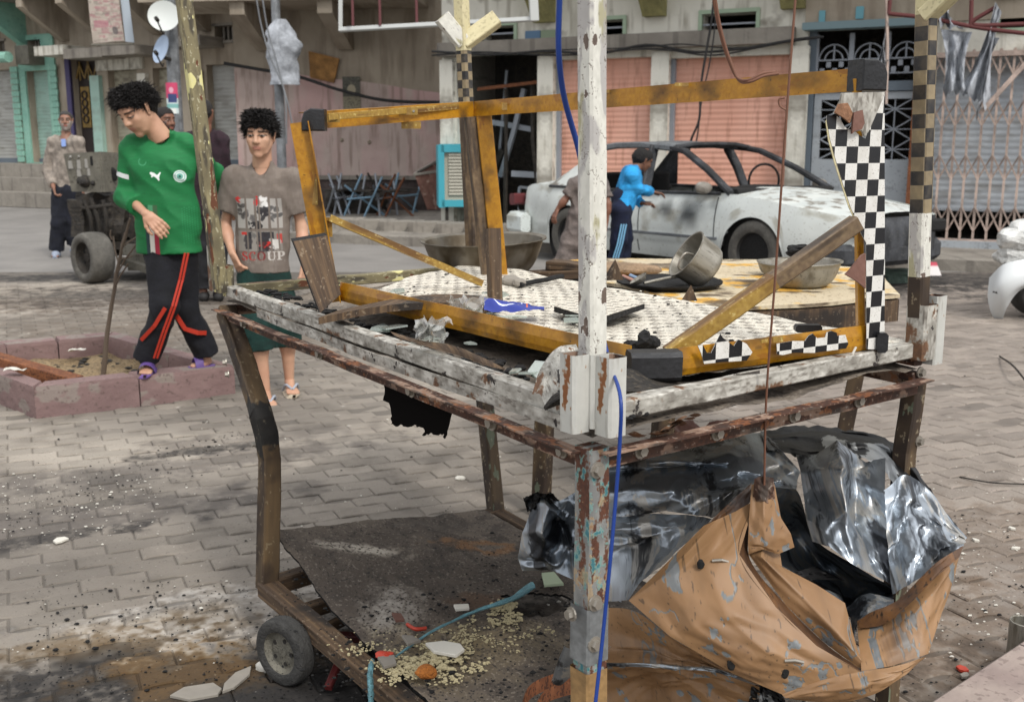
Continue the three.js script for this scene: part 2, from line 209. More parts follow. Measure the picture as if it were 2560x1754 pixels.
{ // the ground sheet: one sheet to the horizon; the pavers stand 12 mm proud of it
  const sheet = surf('road dust', 3, 512, (u, v) => { const a = fbm(u * 6, v * 6, 5, 4, 6), b = vn(u * 256, v * 256, 8, 256); const c = mixc([110, 107, 103], [140, 136, 131], a); return [...mixc(c, [80, 78, 75], b > 0.94 ? 0.5 : 0), a, 0.92]; }, { bump: 0.004 });
  const g = new THREE.PlaneGeometry(240, 240, 60, 60); g.rotateX(-Math.PI / 2); boxless(g); const m = struct('ground', g, sheet); m.position.set(0, -0.012, -60);
  function boxless(q) { const p = q.attributes.position, uv = q.attributes.uv; for (let i = 0; i < p.count; i++) uv.setXY(i, p.getX(i), p.getZ(i)); }
  // bedding dust under the pavers, in the joints
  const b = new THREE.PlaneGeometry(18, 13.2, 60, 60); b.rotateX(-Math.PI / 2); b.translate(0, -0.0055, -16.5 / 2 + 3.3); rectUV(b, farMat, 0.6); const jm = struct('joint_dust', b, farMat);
  // pavers
  const pave = new THREE.Group(); pave.name = 'pavement'; pave.userData.kind = 'structure'; scene.add(pave);
  const PL = 0.2, PW = 0.1, gap = 0.004, r = rng(5), list = [];
  const zig = (t) => { const k = ((t % 1) + 1) % 1; return (k < 0.5 ? 1 : -1) * 0.0095 * (k < 0.5 ? clamp((0.25 - Math.abs(k - 0.25)) * 9) : clamp((0.25 - Math.abs(k - 0.75)) * 9)); };
  const outline = (ph) => { const o = []; const ts = [0, 0.14, 0.36, 0.5, 0.64, 0.86, 1]; for (const t of ts) o.push([t * PL + (t === 0 ? gap / 2 : t === 1 ? -gap / 2 : 0), zig(t + ph) + gap / 2]); for (const t of [...ts].reverse()) o.push([t * PL + (t === 0 ? gap / 2 : t === 1 ? -gap / 2 : 0), PW + zig(t + ph) - gap / 2]); return o; };
  const planter = (x, z) => { const p = V(x, 0, z); return PLANT_IN(p); };
  for (let row = -60; row < 160; row++) for (let k = -80; k < 90; k++) {
    const off = (row % 2) * 0.1, u = k * PL + off, v = row * PW; const cxu = u + PL / 2, cv = v + PW / 2;
    const x = cxu * PC - cv * PS, z = -(cxu * PS + cv * PC);
    const d = -z; if (d < 0.9 || d > 11.2) continue;
    if (Math.abs(x) > d * 0.56 + 0.5) continue;
    if (d > 10.2 + 0.8 * fbm(x * 0.8 + 50, 3, 2, 1)) continue;
    if (planter(x, z)) continue;
    list.push([u, v, x, z, d, row]);
  }
  const build = (q) => {
    const [u, v, x, z, d] = q, o = outline(0), n = o.length, top = (fbm(x * 1.3 + 9, z * 1.3 + 9, 2, 12) - 0.5) * 0.006 + (r() - 0.5) * 0.004 - (r() > 0.93 ? 0.004 : 0), tx = (r() - 0.5) * 0.02, ty = (r() - 0.5) * 0.03, bev = 0.0035 + r() * 0.0015;
    const pos = [], idx = [], wear = () => (r() - 0.5) * 0.0016;
    const P = (a, b, y) => { const A = u + a, B = v + b; pos.push(A * PC - B * PS, y + (a - PL / 2) * tx + (b - PW / 2) * ty, -(A * PS + B * PC)); };
    for (const [a, b] of o) { const da = a < PL * 0.02 ? bev : a > PL * 0.98 ? -bev : 0, db = b < PW / 2 ? bev : -bev; P(a + da + wear(), b + db + wear(), top); }
    for (const [a, b] of o) P(a, b, top - 0.004);
    for (const [a, b] of o) P(a, b, -0.02);
    const tri = THREE.ShapeUtils.triangulateShape(o.map((w) => new THREE.Vector2(...w)), []);
    for (const t of tri) idx.push(t[0], t[1], t[2]);
    for (let l = 0; l < 2; l++) for (let i = 0; i < n; i++) { const a = l * n + i, b = l * n + (i + 1) % n; idx.push(a, a + n, b, b, a + n, b + n); }
    const g = new THREE.BufferGeometry(); g.setAttribute('position', new THREE.Float32BufferAttribute(pos, 3)); g.setIndex(idx);
    const q2 = g.toNonIndexed(); q2.computeVertexNormals();
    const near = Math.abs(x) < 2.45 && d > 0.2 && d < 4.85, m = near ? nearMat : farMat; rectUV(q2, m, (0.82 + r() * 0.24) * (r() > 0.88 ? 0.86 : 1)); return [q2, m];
  };
  list.sort((a, b) => a[4] - b[4]);
  const vis = list.filter((q) => { const [, , x, , d] = q; return Math.abs(x) < d * 0.5 && d > 1.9; }).slice(0, 300); const vset = new Set(vis);
  const nearG = [], farG = [];
  for (const q of list) {
    const [g, m] = build(q);
    if (vset.has(q)) { const x = q[2], z = q[3]; g.translate(-x, 0, -z); const me = shade(new THREE.Mesh(g, m)); me.name = 'paver'; me.position.set(x, 0, z); pave.add(me); }
    else (m === nearMat ? nearG : farG).push(g);
  }
  const s1 = shade(new THREE.Mesh(mergeGeometries(nearG), nearMat)); s1.name = 'pavers_close'; s1.userData.kind = 'stuff'; pave.add(s1);
  const s2 = shade(new THREE.Mesh(mergeGeometries(farG), farMat)); s2.name = 'pavers_farther'; s2.userData.kind = 'stuff'; pave.add(s2);
  console.log('pavers', list.length);
}
// ------------------------------------------------------------------ materials
const streak = (u, v, s, fu = 40, fv = 4) => fbm(u * fu, v * fv, 4, s, 0);
const per = (u, v, f, o, s) => fbm(u * f, v * f, o, s, f);
const M = {};
{
  M.chipWhite = surf('flaking white paint on steel', 0.6, 640, (u, v) => { // v runs along the post
    const fine = fbm(u * 90, v * 50, 3, 12), w = (fine - 0.5) * 0.12, crack = Math.abs(fbm(u * 26, v * 12, 5, 13) - 0.5), cr2 = Math.abs(fbm(u * 70, v * 10, 3, 14) - 0.5);
    let c = mixc([190, 188, 178], [222, 220, 210], fine), h = 0.7; const oliv = fbm(u * 18 + 5, v * 4 + 2, 5, 15) + w, gray = fbm(u * 22 + 9, v * 7 + 4, 5, 16) + w;
    if (oliv > 0.6) { c = mixc(c, [150, 144, 110], sstep(0.6, 0.68, oliv) * 0.8); h -= 0.12; } if (gray > 0.55) { c = mixc(c, [158, 154, 152], sstep(0.55, 0.64, gray) * 0.75); h -= 0.08; }
    if ((crack < 0.007 && fine > 0.42) || (cr2 < 0.003 && fine > 0.45)) { c = mixc(c, [92, 82, 74], 0.7); h -= 0.4; } const chip = fbm(u * 34 + 40, v * 16 + 3, 5, 17) + w; if (chip > 0.715) { c = mixc([126, 108, 96], [80, 68, 60], fine); h = 0.25; } else if (chip > 0.70) { c = [232, 230, 223]; h = 0.95; } return [...c, h + (fine - 0.5) * 0.15, 0.62];
  }, { own: 1, bump: 0.0016 });
  M.oldOchre = surf('worn ochre paint with grime', 0.6, 640, (u, v) => {
    const a = fbm(u * 20, v * 9, 5, 21), f = fbm(u * 100, v * 60, 3, 22), e = fbm(u * 50, v * 8, 4, 24);
    let c = mixc([96, 88, 66], [146, 136, 100], clamp(a * 1.6 - 0.3)), h = 0.5 + (f - 0.5) * 0.3; c = mixc(c, [48, 43, 36], clamp((e - 0.5) * 5) * 0.75);
    const y = fbm(u * 16 + 3, v * 6 + 8, 4, 23); if (y > 0.66) { c = [205, 198, 138]; h = 0.8; } const r = fbm(u * 18 + 30, v * 6 + 18, 4, 25); if (r > 0.7) { c = [92, 52, 28]; h = 0.2; }
    if (f > 0.72) c = mixc(c, [190, 186, 160], 0.6);
    return [...c, h, 0.75];
  }, { own: 1, bump: 0.0014 });
  M.cream = surf('cream painted steel', 0.6, 512, (u, v) => { const f = fbm(u * 40, v * 14, 4, 26), g = fbm(u * 90, v * 70, 3, 27); return [...mixc(mixc([186, 176, 136], [208, 198, 160], f), [110, 100, 78], g > 0.66 ? 0.25 : 0), g, 0.6]; }, { bump: 0.0008 });
  M.whiteRail = surf('dirty white steel', 0.8, 640, (u, v) => {
    const a = fbm(u * 64, v * 26, 5, 31), f = fbm(u * 150, v * 150, 3, 32), w = (f - 0.5) * 0.16, d = fbm(u * 80, v * 64, 4, 33) + w, s = fbm(u * 130, v * 40, 4, 36);
    let c = mixc([132, 128, 119], [198, 195, 186], clamp(a * 1.9 - 0.45)), h = 0.6 + (f - 0.5) * 0.3; c = mixc(c, [112, 106, 98], clamp((d - 0.5) * 3) * 0.6); c = mixc(c, [84, 78, 70], clamp((s - 0.6) * 6) * 0.6);
    const rs = fbm(u * 20 + 4, v * 16 + 4, 5, 34) + w; if (rs > 0.66) c = mixc(c, mixc([122, 78, 44], [70, 44, 28], f), sstep(0.66, 0.74, rs) * 0.85); const b = fbm(u * 34 + 7, v * 24 + 4, 5, 35) + w; if (b > 0.78) { c = [46, 41, 38]; h = 0.2; } return [...c, h, 0.7];
  }, { own: 1, bump: 0.0014 });
  M.rustRail = surf('rusty steel with paint remains', 0.8, 640, (u, v) => {
    const f = fbm(u * 140, v * 140, 3, 42), w = (f - 0.5) * 0.2, a = fbm(u * 36, v * 14, 5, 41) + w, d = fbm(u * 44 + 4, v * 14 + 2, 5, 43) + w;
    let c = mixc([50, 32, 24], [96, 60, 42], f), h = 0.3 + f * 0.3; if (a > 0.48) { c = mixc(c, mixc([150, 120, 98], [174, 152, 136], f), sstep(0.5, 0.6, a) * 0.75); h = 0.7; } c = mixc(c, [44, 38, 34], clamp((d - 0.5) * 4) * 0.8);
    const o = fbm(u * 40, v * 18, 4, 44) + w; if (o > 0.68) c = mixc(c, [142, 84, 44], 0.6); if (f > 0.75) c = mixc(c, [186, 180, 170], 0.5); return [...c, h, 0.8];
  }, { own: 1, bump: 0.0018 });
  M.legBrown = surf('brown stained steel leg', 0.8, 512, (u, v) => {
    const a = fbm(u * 60, v * 5, 5, 51), f = fbm(u * 90, v * 60, 3, 52), d = fbm(u * 12 + 3, v * 8, 4, 53);
    let c = mixc([56, 43, 29], [100, 80, 53], a), h = 0.5 + (f - 0.5) * 0.3; c = mixc(c, [40, 28, 20], clamp((d - 0.47) * 4) * 0.85); if (f > 0.74) c = mixc(c, [176, 166, 140], 0.5); const g = fbm(u * 20 + 9, v * 6 + 9, 4, 54); if (g > 0.68) c = mixc(c, [112, 132, 112], 0.6); return [...c, h, 0.7];
  }, { own: 1, bump: 0.0012 });
  M.charLeg = mottle('charred steel', 0.5, [35, 30, 26], 0.85, { bump: 0.002 });
  M.patchLeg = surf('galvanised steel over turquoise paint and rust', 0.5, 512, (u, v) => {
    const f = fbm(u * 110, v * 110, 3, 64), w = (f - 0.5) * 0.24, a = fbm(u * 30, v * 14, 5, 61), t = fbm(u * 40 + 8, v * 22 + 3, 5, 62) + w, r = fbm(u * 30 + 2, v * 6 + 9, 5, 63) + w;
    let c = mixc([100, 101, 100], [150, 149, 144], a), h = 0.6; if (r > 0.48) { c = mixc(c, mixc([62, 36, 26], [104, 62, 42], f), sstep(0.5, 0.58, r)); h = 0.4; } if (t > 0.6) { c = mixc(c, t > 0.7 ? [52, 112, 122] : [112, 146, 140], sstep(0.6, 0.64, t) * 0.9); h = 0.75; } const o = fbm(u * 26 + 60, v * 12, 5, 65) + w; if (o > 0.64) c = mixc(c, [160, 136, 104], 0.7); return [...c, h + (f - 0.5) * 0.2, 0.6];
  }, { own: 1, bump: 0.0016 });
  M.yellow = surf('sooty yellow enamel', 0.6, 512, (u, v) => {
    const a = fbm(u * 9, v * 7, 5, 71), f = fbm(u * 80, v * 80, 3, 72), d = fbm(u * 30, v * 8, 4, 73);
    let c = mixc([152, 102, 18], [182, 132, 30], f), h = 0.6, r = 0.33; const soot = clamp((a - 0.44) * 4) * (0.4 + f * 0.6); c = mixc(c, [52, 34, 17], soot * 0.85); r += soot * 0.3; const sp = vn(u * 190, v * 190, 75); if (sp > 0.95) { c = mixc(c, [60, 40, 20], 0.8); h = 0.4; } if (d > 0.7) c = mixc(c, [128, 78, 14], 0.55);
    return [...c, h, r];
  }, { rm: 1, bump: 0.0006 });
  M.yellowDull = surf('scorched yellow steel bar', 0.6, 512, (u, v) => { const a = fbm(u * 40, v * 5, 5, 76), f = fbm(u * 90, v * 90, 3, 77); let c = mixc([128, 98, 38], [170, 140, 66], f); c = mixc(c, [84, 54, 26], clamp((a - 0.45) * 4) * 0.75); if (f > 0.73) c = mixc(c, [216, 206, 160], 0.4); return [...c, f, 0.5]; }, { bump: 0.0012 });
  M.brownBar = surf('smoke-browned steel bar', 0.6, 512, (u, v) => { const a = fbm(u * 40, v * 5, 5, 78), f = fbm(u * 90, v * 90, 3, 79); let c = mixc([84, 66, 48], [124, 104, 76], f); c = mixc(c, [44, 34, 26], clamp((a - 0.45) * 4) * 0.75); return [...c, f, 0.5]; }, { bump: 0.0012 });
  M.blackPlastic = mottle('scuffed black plastic', 0.3, [28, 28, 30], 0.42, { bump: 0.0006 });
  M.burntWood = surf('scorched wood', 0.5, 512, (u, v) => { const g = fbm(u * 70, v * 3, 4, 91), a = fbm(u * 6, v * 6, 4, 92), f = fbm(u * 60, v * 60, 3, 93); let c = mixc([58, 44, 32], [106, 84, 60], clamp(g * 1.5 - 0.25)); c = mixc(c, [34, 28, 24], clamp((a - 0.48) * 5) * 0.85); if (f > 0.74) c = mixc(c, [150, 136, 116], 0.5); return [...c, g, 0.8]; }, { own: 1, bump: 0.002 });
  M.char = surf('charcoal', 0.3, 256, (u, v) => { const f = fbm(u * 30, v * 30, 5, 95); return [...mixc([4, 4, 4], [24, 21, 19], f), f, 0.85]; }, { own: 1, bump: 0.005 });
  M.shelf = surf('burnt sheet with ash', 1.0, 512, (u, v) => {
    const a = fbm(u * 7, v * 7, 5, 101), f = fbm(u * 120, v * 120, 3, 102), b = fbm(u * 20, v * 20, 4, 103);
    let c = mixc([92, 83, 73], [138, 127, 114], a), h = a * 0.5 + f * 0.4; c = mixc(c, [38, 33, 30], clamp((b - 0.5) * 4) * 0.65); if (f > 0.7) c = mixc(c, [160, 152, 140], 0.4); if (f < 0.27) c = mixc(c, [22, 20, 19], 0.7); return [...c, h, 0.9];
  }, { own: 1, bump: 0.005 });
  M.zinc = surf('scorched zinc sheet', 0.7, 640, (u, v) => {
    const f = fbm(u * 150, v * 150, 3, 113), w = (f - 0.5) * 0.22, a = fbm(u * 14, v * 14, 5, 111), b = fbm(u * 18 + 7, v * 18 + 3, 5, 112) + w, d = fbm(u * 11 + 30, v * 11 + 11, 5, 114) + w;
    let c = mixc([128, 137, 146], [182, 188, 194], a), r = 0.24 + a * 0.16; if (b > 0.56) { c = mixc(c, mixc([168, 164, 158], [196, 192, 184], f), sstep(0.56, 0.6, b) * 0.85); r = 0.5; } if (d > 0.56) { c = mixc(c, [44, 46, 50], sstep(0.56, 0.7, d) * 0.8); r = lerp(r, 0.42, 0.6); }
    return [...c, 0.5 + (f - 0.5) * 0.4 + (b > 0.56 ? 0.2 : 0), r];
  }, { own: 1, rm: 1, metal: 0.85, bump: 0.0008 });
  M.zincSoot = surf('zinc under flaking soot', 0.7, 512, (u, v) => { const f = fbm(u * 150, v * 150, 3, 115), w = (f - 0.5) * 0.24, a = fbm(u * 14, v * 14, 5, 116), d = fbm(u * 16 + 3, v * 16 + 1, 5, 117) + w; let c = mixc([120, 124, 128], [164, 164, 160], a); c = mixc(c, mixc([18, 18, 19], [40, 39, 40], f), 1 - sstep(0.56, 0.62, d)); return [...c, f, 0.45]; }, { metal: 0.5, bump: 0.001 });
  M.bentLeg = surf('brown leg charred at its knee', 0.9, 512, (u, v) => { const a = fbm(u * 60, v * 5, 5, 51), f = fbm(u * 100, v * 70, 3, 52), d = fbm(u * 12 + 3, v * 8, 4, 53); let c = mixc([58, 45, 30], [108, 86, 56], a); c = mixc(c, [38, 27, 20], clamp((d - 0.47) * 4) * 0.85); const k = Math.abs(v * 0.9 - 0.47) + (fbm(u * 22, v * 18, 4, 56) - 0.5) * 0.12; c = mixc(c, mixc([12, 11, 10], [34, 30, 26], f), 1 - sstep(0.055, 0.07, k)); if (f > 0.75) c = mixc(c, [150, 140, 116], 0.4); return [...c, f, 0.75]; }, { bump: 0.0012 });
  M.tan = surf('tan enamel with grey chips', 0.7, 640, (u, v) => {
    const f = fbm(u * 130, v * 130, 3, 122), w = (f - 0.5) * 0.14, a = fbm(u * 9, v * 9, 5, 121), ck = Math.abs(fbm(u * 8 + 3, v * 8 + 1, 5, 123) - 0.5), ch = fbm(u * 26 + 8, v * 26 + 5, 5, 124) + w, cm = fbm(u * 5 + 2, v * 5 + 7, 3, 129);
    let c = mixc([120, 89, 58], [152, 117, 81], clamp(a * 1.5 - 0.25)), h = 0.75, r = 0.54; c = mixc(c, [110, 84, 58], clamp((fbm(u * 30, v * 30, 3, 126) - 0.5) * 3) * 0.4); if (ch > 0.70 || (ck < 0.010 && cm > 0.45)) { c = mixc([88, 92, 94], [122, 124, 124], f); h = 0.35; r = 0.48; } if (f > 0.78) c = mixc(c, [60, 46, 32], 0.6); const s = fbm(u * 5 + 40, v * 5 + 4, 5, 125) + w; c = mixc(c, [72, 52, 36], clamp((s - 0.6) * 5) * 0.75);
    return [...c, h, r];
  }, { own: 1, rm: 1, bump: 0.001 });
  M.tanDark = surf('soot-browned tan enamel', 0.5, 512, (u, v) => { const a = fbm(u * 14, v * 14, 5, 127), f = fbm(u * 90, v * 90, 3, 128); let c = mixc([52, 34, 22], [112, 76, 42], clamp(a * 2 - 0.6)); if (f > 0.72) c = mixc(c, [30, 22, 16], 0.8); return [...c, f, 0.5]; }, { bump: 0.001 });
  M.aluPot = surf('dull cooking pot aluminium', 0.5, 512, (u, v) => { const a = fbm(u * 10, v * 8, 5, 131), f = fbm(u * 100, v * 60, 3, 132); let c = mixc([128, 124, 114], [164, 160, 150], a); c = mixc(c, [86, 78, 62], clamp((fbm(u * 7 + 4, v * 7 + 1, 4, 133) - 0.52) * 4) * 0.6); if (f > 0.75) c = mixc(c, [70, 64, 56], 0.5); return [...c, f, 0.42 + f * 0.12]; }, { rm: 1, metal: 0.55, bump: 0.0004 });
  M.sootPot = surf('smoke-stained bowl', 0.5, 512, (u, v) => { const a = fbm(u * 10, v * 8, 5, 135), f = fbm(u * 100, v * 60, 3, 136); let c = mixc([92, 86, 76], [138, 132, 120], a); c = mixc(c, [62, 50, 32], clamp((fbm(u * 7 + 4, v * 7 + 1, 4, 137) - 0.45) * 4) * 0.7); return [...c, f, 0.4 + f * 0.15]; }, { metal: 0.55, bump: 0.0004 });
  M.board2 = surf('table boards with spilt sauce and soot', 1.0, 512, (u, v) => { const a = fbm(u * 6, v * 6, 5, 141), y = fbm(u * 9 + 3, v * 9 + 8, 5, 142), f = fbm(u * 120, v * 120, 3, 143); let c = mixc([176, 160, 132], [212, 200, 172], a); if (y > 0.55) c = mixc(c, [206, 148, 40], sstep(0.55, 0.66, y) * 0.8); const d = fbm(u * 12 + 33, v * 12 + 3, 4, 144); c = mixc(c, [66, 52, 38], clamp((d - 0.56) * 6) * 0.8); if (f > 0.74) c = mixc(c, [80, 60, 36], 0.6); return [...c, f, 0.62]; }, { own: 1, bump: 0.002 });
  M.concrete = surf('weathered concrete', 2, 512, (u, v) => { const a = fbm(u * 6, v * 6, 5, 151, 6), f = fbm(u * 64, v * 64, 3, 152, 64), s = fbm(u * 30, v * 3, 4, 153); let c = mixc([112, 106, 98], [152, 146, 136], a); c = mixc(c, [82, 77, 72], clamp((s - 0.55) * 4) * 0.5); return [...c, f, 0.9]; }, { bump: 0.008 });
  M.wallWhite = surf('stained whitewash', 2.4, 512, (u, v) => { const a = fbm(u * 6, v * 6, 5, 161), f = fbm(u * 120, v * 120, 3, 162), s = fbm(u * 26, v * 4, 4, 163), g = fbm(u * 9 + 3, v * 9 + 4, 4, 164); let c = mixc([198, 195, 182], [222, 219, 208], a); c = mixc(c, [128, 122, 108], clamp((s - 0.55) * 4) * 0.55); c = mixc(c, [96, 90, 80], clamp((g - 0.6) * 5) * 0.6); return [...c, f, 0.9]; }, { bump: 0.006 });
  M.wallBrown = surf('brown plaster', 2.4, 512, (u, v) => { const a = fbm(u * 6, v * 6, 5, 171), s = fbm(u * 20, v * 3, 4, 172), f = fbm(u * 60, v * 60, 3, 173); let c = mixc([146, 135, 120], [172, 161, 144], a); c = mixc(c, [118, 106, 92], clamp((s - 0.5) * 4) * 0.5); return [...c, f, 0.92]; }, { bump: 0.006 });
  M.wallPink = surf('faded pink paint', 2.4, 512, (u, v) => { const a = fbm(u * 8, v * 8, 5, 181), s = fbm(u * 30, v * 4, 5, 182), f = fbm(u * 60, v * 60, 3, 183), p = fbm(u * 5 + 3, v * 2, 3, 184); let c = mixc([172, 154, 146], [192, 175, 166], a); c = mixc(c, [192, 152, 150], clamp((p - 0.5) * 5) * 0.6); c = mixc(c, [126, 108, 98], clamp((s - 0.5) * 4) * 0.6); return [...c, f, 0.9]; }, { bump: 0.006 });
  M.turq = surf('turquoise paint', 1.6, 512, (u, v) => { const a = fbm(u * 8, v * 8, 4, 191), f = fbm(u * 50, v * 50, 3, 192); let c = mixc([116, 166, 150], [148, 190, 172], a); c = mixc(c, [90, 116, 106], clamp((f - 0.6) * 4) * 0.6); return [...c, f, 0.75]; }, { bump: 0.004 });
  M.shutOrange = surf('orange shutter paint', 2.0, 512, (u, v) => { const a = fbm(u * 5, v * 5, 5, 201), s = fbm(u * 40, v * 6, 4, 202), f = fbm(u * 90, v * 90, 3, 203); let c = mixc([204, 148, 126], [218, 168, 148], a); c = mixc(c, [152, 104, 84], clamp((s - 0.55) * 4) * 0.4); return [...c, f, 0.6]; });
  M.shutGrey = surf('dusty grey shutter', 2.0, 512, (u, v) => { const a = fbm(u * 5, v * 5, 5, 205), s = fbm(u * 6, v * 26, 4, 206); let c = mixc([148, 148, 144], [178, 178, 172], a); c = mixc(c, [122, 120, 112], clamp((s - 0.52) * 4) * 0.6); return [...c, a, 0.65]; });
  M.shutBeige = surf('rust-streaked beige shutter', 2.0, 512, (u, v) => { const a = fbm(u * 5, v * 5, 5, 207), s = fbm(u * 10, v * 16, 5, 208); let c = mixc([140, 134, 118], [170, 166, 146], a); c = mixc(c, [104, 96, 82], clamp((s - 0.5) * 4) * 0.7); return [...c, a, 0.7]; });
  M.shutTurq = surf('turquoise-washed shutter', 2.0, 512, (u, v) => { const a = fbm(u * 5, v * 5, 5, 209), s = fbm(u * 6, v * 12, 4, 210); let c = mixc([136, 172, 160], [164, 190, 178], a); c = mixc(c, [132, 148, 138], clamp((s - 0.5) * 4) * 0.6); return [...c, a, 0.65]; });
  M.doorGrey = surf('pale grey painted metal', 2.0, 512, (u, v) => { const a = fbm(u * 5, v * 5, 5, 211), f = fbm(u * 70, v * 70, 3, 212); let c = mixc([142, 148, 154], [174, 180, 184], a); c = mixc(c, [110, 112, 112], clamp((f - 0.62) * 5) * 0.6); return [...c, f, 0.6]; }, { bump: 0.002 });
  M.frameGrey = plain('blue-grey painted iron', 0x5f6a74, 0.6); M.ironPale = plain('pale iron', 0x8e939a, 0.6); M.gatePink = mottle('pinkish beige gate paint', 1.0, [181, 161, 149], 0.6);
  M.kerb = surf('maroon kerb concrete', 1.2, 512, (u, v) => { const a = fbm(u * 8, v * 8, 5, 221), f = fbm(u * 90, v * 90, 3, 222), e = fbm(u * 7 + 5, v * 9 + 5, 5, 223); let c = mixc([110, 88, 86], [136, 112, 108], a); c = mixc(c, [132, 122, 114], sstep(0.5, 0.56, e) * 0.85); if (f > 0.72) c = mixc(c, [90, 74, 70], 0.6); return [...c, f, 0.88]; }, { bump: 0.004 });
  M.kerbTop = surf('dusty kerb concrete', 1.2, 512, (u, v) => { const a = fbm(u * 10, v * 10, 5, 224), f = fbm(u * 90, v * 90, 3, 225); return [...mixc(mixc([134, 118, 112], [166, 152, 142], a), [110, 96, 90], f > 0.68 ? 0.5 : 0), f, 0.9]; }, { bump: 0.004 });
  M.soil = surf('dry soil', 0.8, 512, (u, v) => { const a = fbm(u * 10, v * 10, 5, 226, 10), f = fbm(u * 80, v * 80, 3, 227, 80); return [...mixc(mixc([116, 98, 72], [160, 138, 104], a), [78, 66, 50], f > 0.64 ? 0.6 : 0), a * 0.5 + f * 0.5, 0.95]; }, { bump: 0.02 });
  M.rubber = mottle('worn grey rubber', 0.4, [57, 56, 54], 0.85, { bump: 0.002 });
  M.dustyRubber = mottle('dusty tyre rubber', 0.6, [91, 88, 82], 0.9, { bump: 0.003 });
  M.greasy = surf('greasy machine iron', 0.6, 512, (u, v) => { const a = fbm(u * 10, v * 10, 5, 233), f = fbm(u * 60, v * 60, 3, 234); let c = mixc([26, 24, 22], [64, 57, 48], a); if (f > 0.7) c = mixc(c, [96, 86, 70], 0.5); return [...c, f, 0.75]; }, { bump: 0.006 });
  M.panelDrab = surf('drab panel paint', 0.8, 512, (u, v) => { const a = fbm(u * 10, v * 10, 5, 235), f = fbm(u * 60, v * 60, 3, 236); let c = mixc([88, 85, 76], [120, 116, 104], a); if (f > 0.7) c = mixc(c, [60, 55, 48], 0.6); return [...c, f, 0.75]; }, { bump: 0.002 });
  M.rustSheet = surf('rusty red-brown sheet', 0.8, 512, (u, v) => { const a = fbm(u * 8, v * 8, 5, 241), f = fbm(u * 60, v * 60, 3, 242); let c = mixc([86, 56, 46], [126, 92, 80], a); c = mixc(c, [160, 140, 128], clamp((fbm(u * 7 + 2, v * 7 + 9, 4, 243) - 0.56) * 6) * 0.7); return [...c, f, 0.85]; }, { bump: 0.003 });
  M.rustIron = surf('rusted iron', 0.6, 512, (u, v) => { const a = fbm(u * 20, v * 12, 5, 244), f = fbm(u * 90, v * 90, 3, 245); return [...mixc(mixc([88, 50, 30], [146, 92, 56], a), [56, 32, 22], f > 0.64 ? 0.7 : 0), f, 0.85]; }, { bump: 0.002 });
  M.carWhite = surf('scorched white car paint', 2.0, 512, (u, v) => { const a = fbm(u * 5, v * 5, 5, 251), f = fbm(u * 120, v * 120, 3, 252), s = fbm(u * 8 + 6, v * 8 + 6, 5, 253); let c = mixc([196, 202, 200], [222, 226, 222], a), r = 0.42; c = mixc(c, [150, 146, 132], clamp((s - 0.6) * 6) * 0.6); if (f > 0.77) c = mixc(c, [120, 116, 106], 0.5); return [...c, f, r]; }, { vc: true });
  M.carHood = surf('heat-blistered car paint', 1.4, 512, (u, v) => { const a = fbm(u * 9, v * 9, 5, 254), f = fbm(u * 70, v * 70, 3, 255); let c = mixc([176, 182, 180], [212, 214, 208], a); c = mixc(c, [104, 96, 86], clamp((fbm(u * 14 + 4, v * 14, 5, 256) - 0.55) * 6) * 0.8); return [...c, f, 0.6]; }, { bump: 0.002 });
  M.carBurnt = surf('burnt bare car steel', 1.0, 512, (u, v) => { const a = fbm(u * 9, v * 9, 5, 257), f = fbm(u * 70, v * 70, 3, 258); let c = mixc([26, 27, 29], [66, 68, 72], clamp(a * 1.8 - 0.4)); if (f > 0.73) c = mixc(c, [110, 108, 104], 0.5); return [...c, f, 0.7]; }, { bump: 0.002 });
  M.carRoof = surf('grey burnt roof', 1.0, 512, (u, v) => { const a = fbm(u * 9, v * 9, 5, 259), f = fbm(u * 70, v * 70, 3, 260); return [...mixc(mixc([84, 88, 92], [126, 130, 132], a), [52, 50, 48], f > 0.66 ? 0.5 : 0), f, 0.6]; }, { bump: 0.001 });
  M.bluePlastic = plain('blue cable sheath', 0x12357e, 0.4); M.wireRust = plain('rusty wire', 0x6a4634, 0.7); M.wireBlack = plain('black cable', 0x1b1a1a, 0.6); M.steel = plain('bolt steel', 0x9a948a, 0.4, 0.6); M.redBit = plain('red plastic', 0xb03a26, 0.5); M.white = plain('white ceramic', 0xcfcbc0, 0.5); M.glassBit = plain('broken glass', 0xd4dcd6, 0.08, 0, { transmission: 0.6, thickness: 0, transparent: false });
  M.clothGrey = mottle('grey awning cloth', 0.6, [164, 168, 174], 0.9, { bump: 0.003 });
  M.bagWhite = mottle('white woven sack', 0.5, [199, 199, 195], 0.8, { bump: 0.003 });
  M.sleeve = surf('white-grey sleeve paint', 0.5, 512, (u, v) => { const f = fbm(u * 120, v * 120, 3, 271), a = fbm(u * 20, v * 8, 5, 272), s = fbm(u * 60, v * 8, 4, 273); let c = mixc([164, 164, 158], [194, 193, 186], a); c = mixc(c, [126, 120, 110], clamp((s - 0.56) * 5) * 0.5); const r = fbm(u * 26 + 3, v * 9, 5, 274) + (f - 0.5) * 0.15; if (r > 0.7) c = mixc(c, [124, 76, 40], sstep(0.7, 0.76, r)); return [...c, f, 0.6]; }, { bump: 0.0006 }); M.clear = plain('crumpled clear film', 0xeeeeea, 0.25, 0, { transmission: 0.75, thickness: 0 });
}
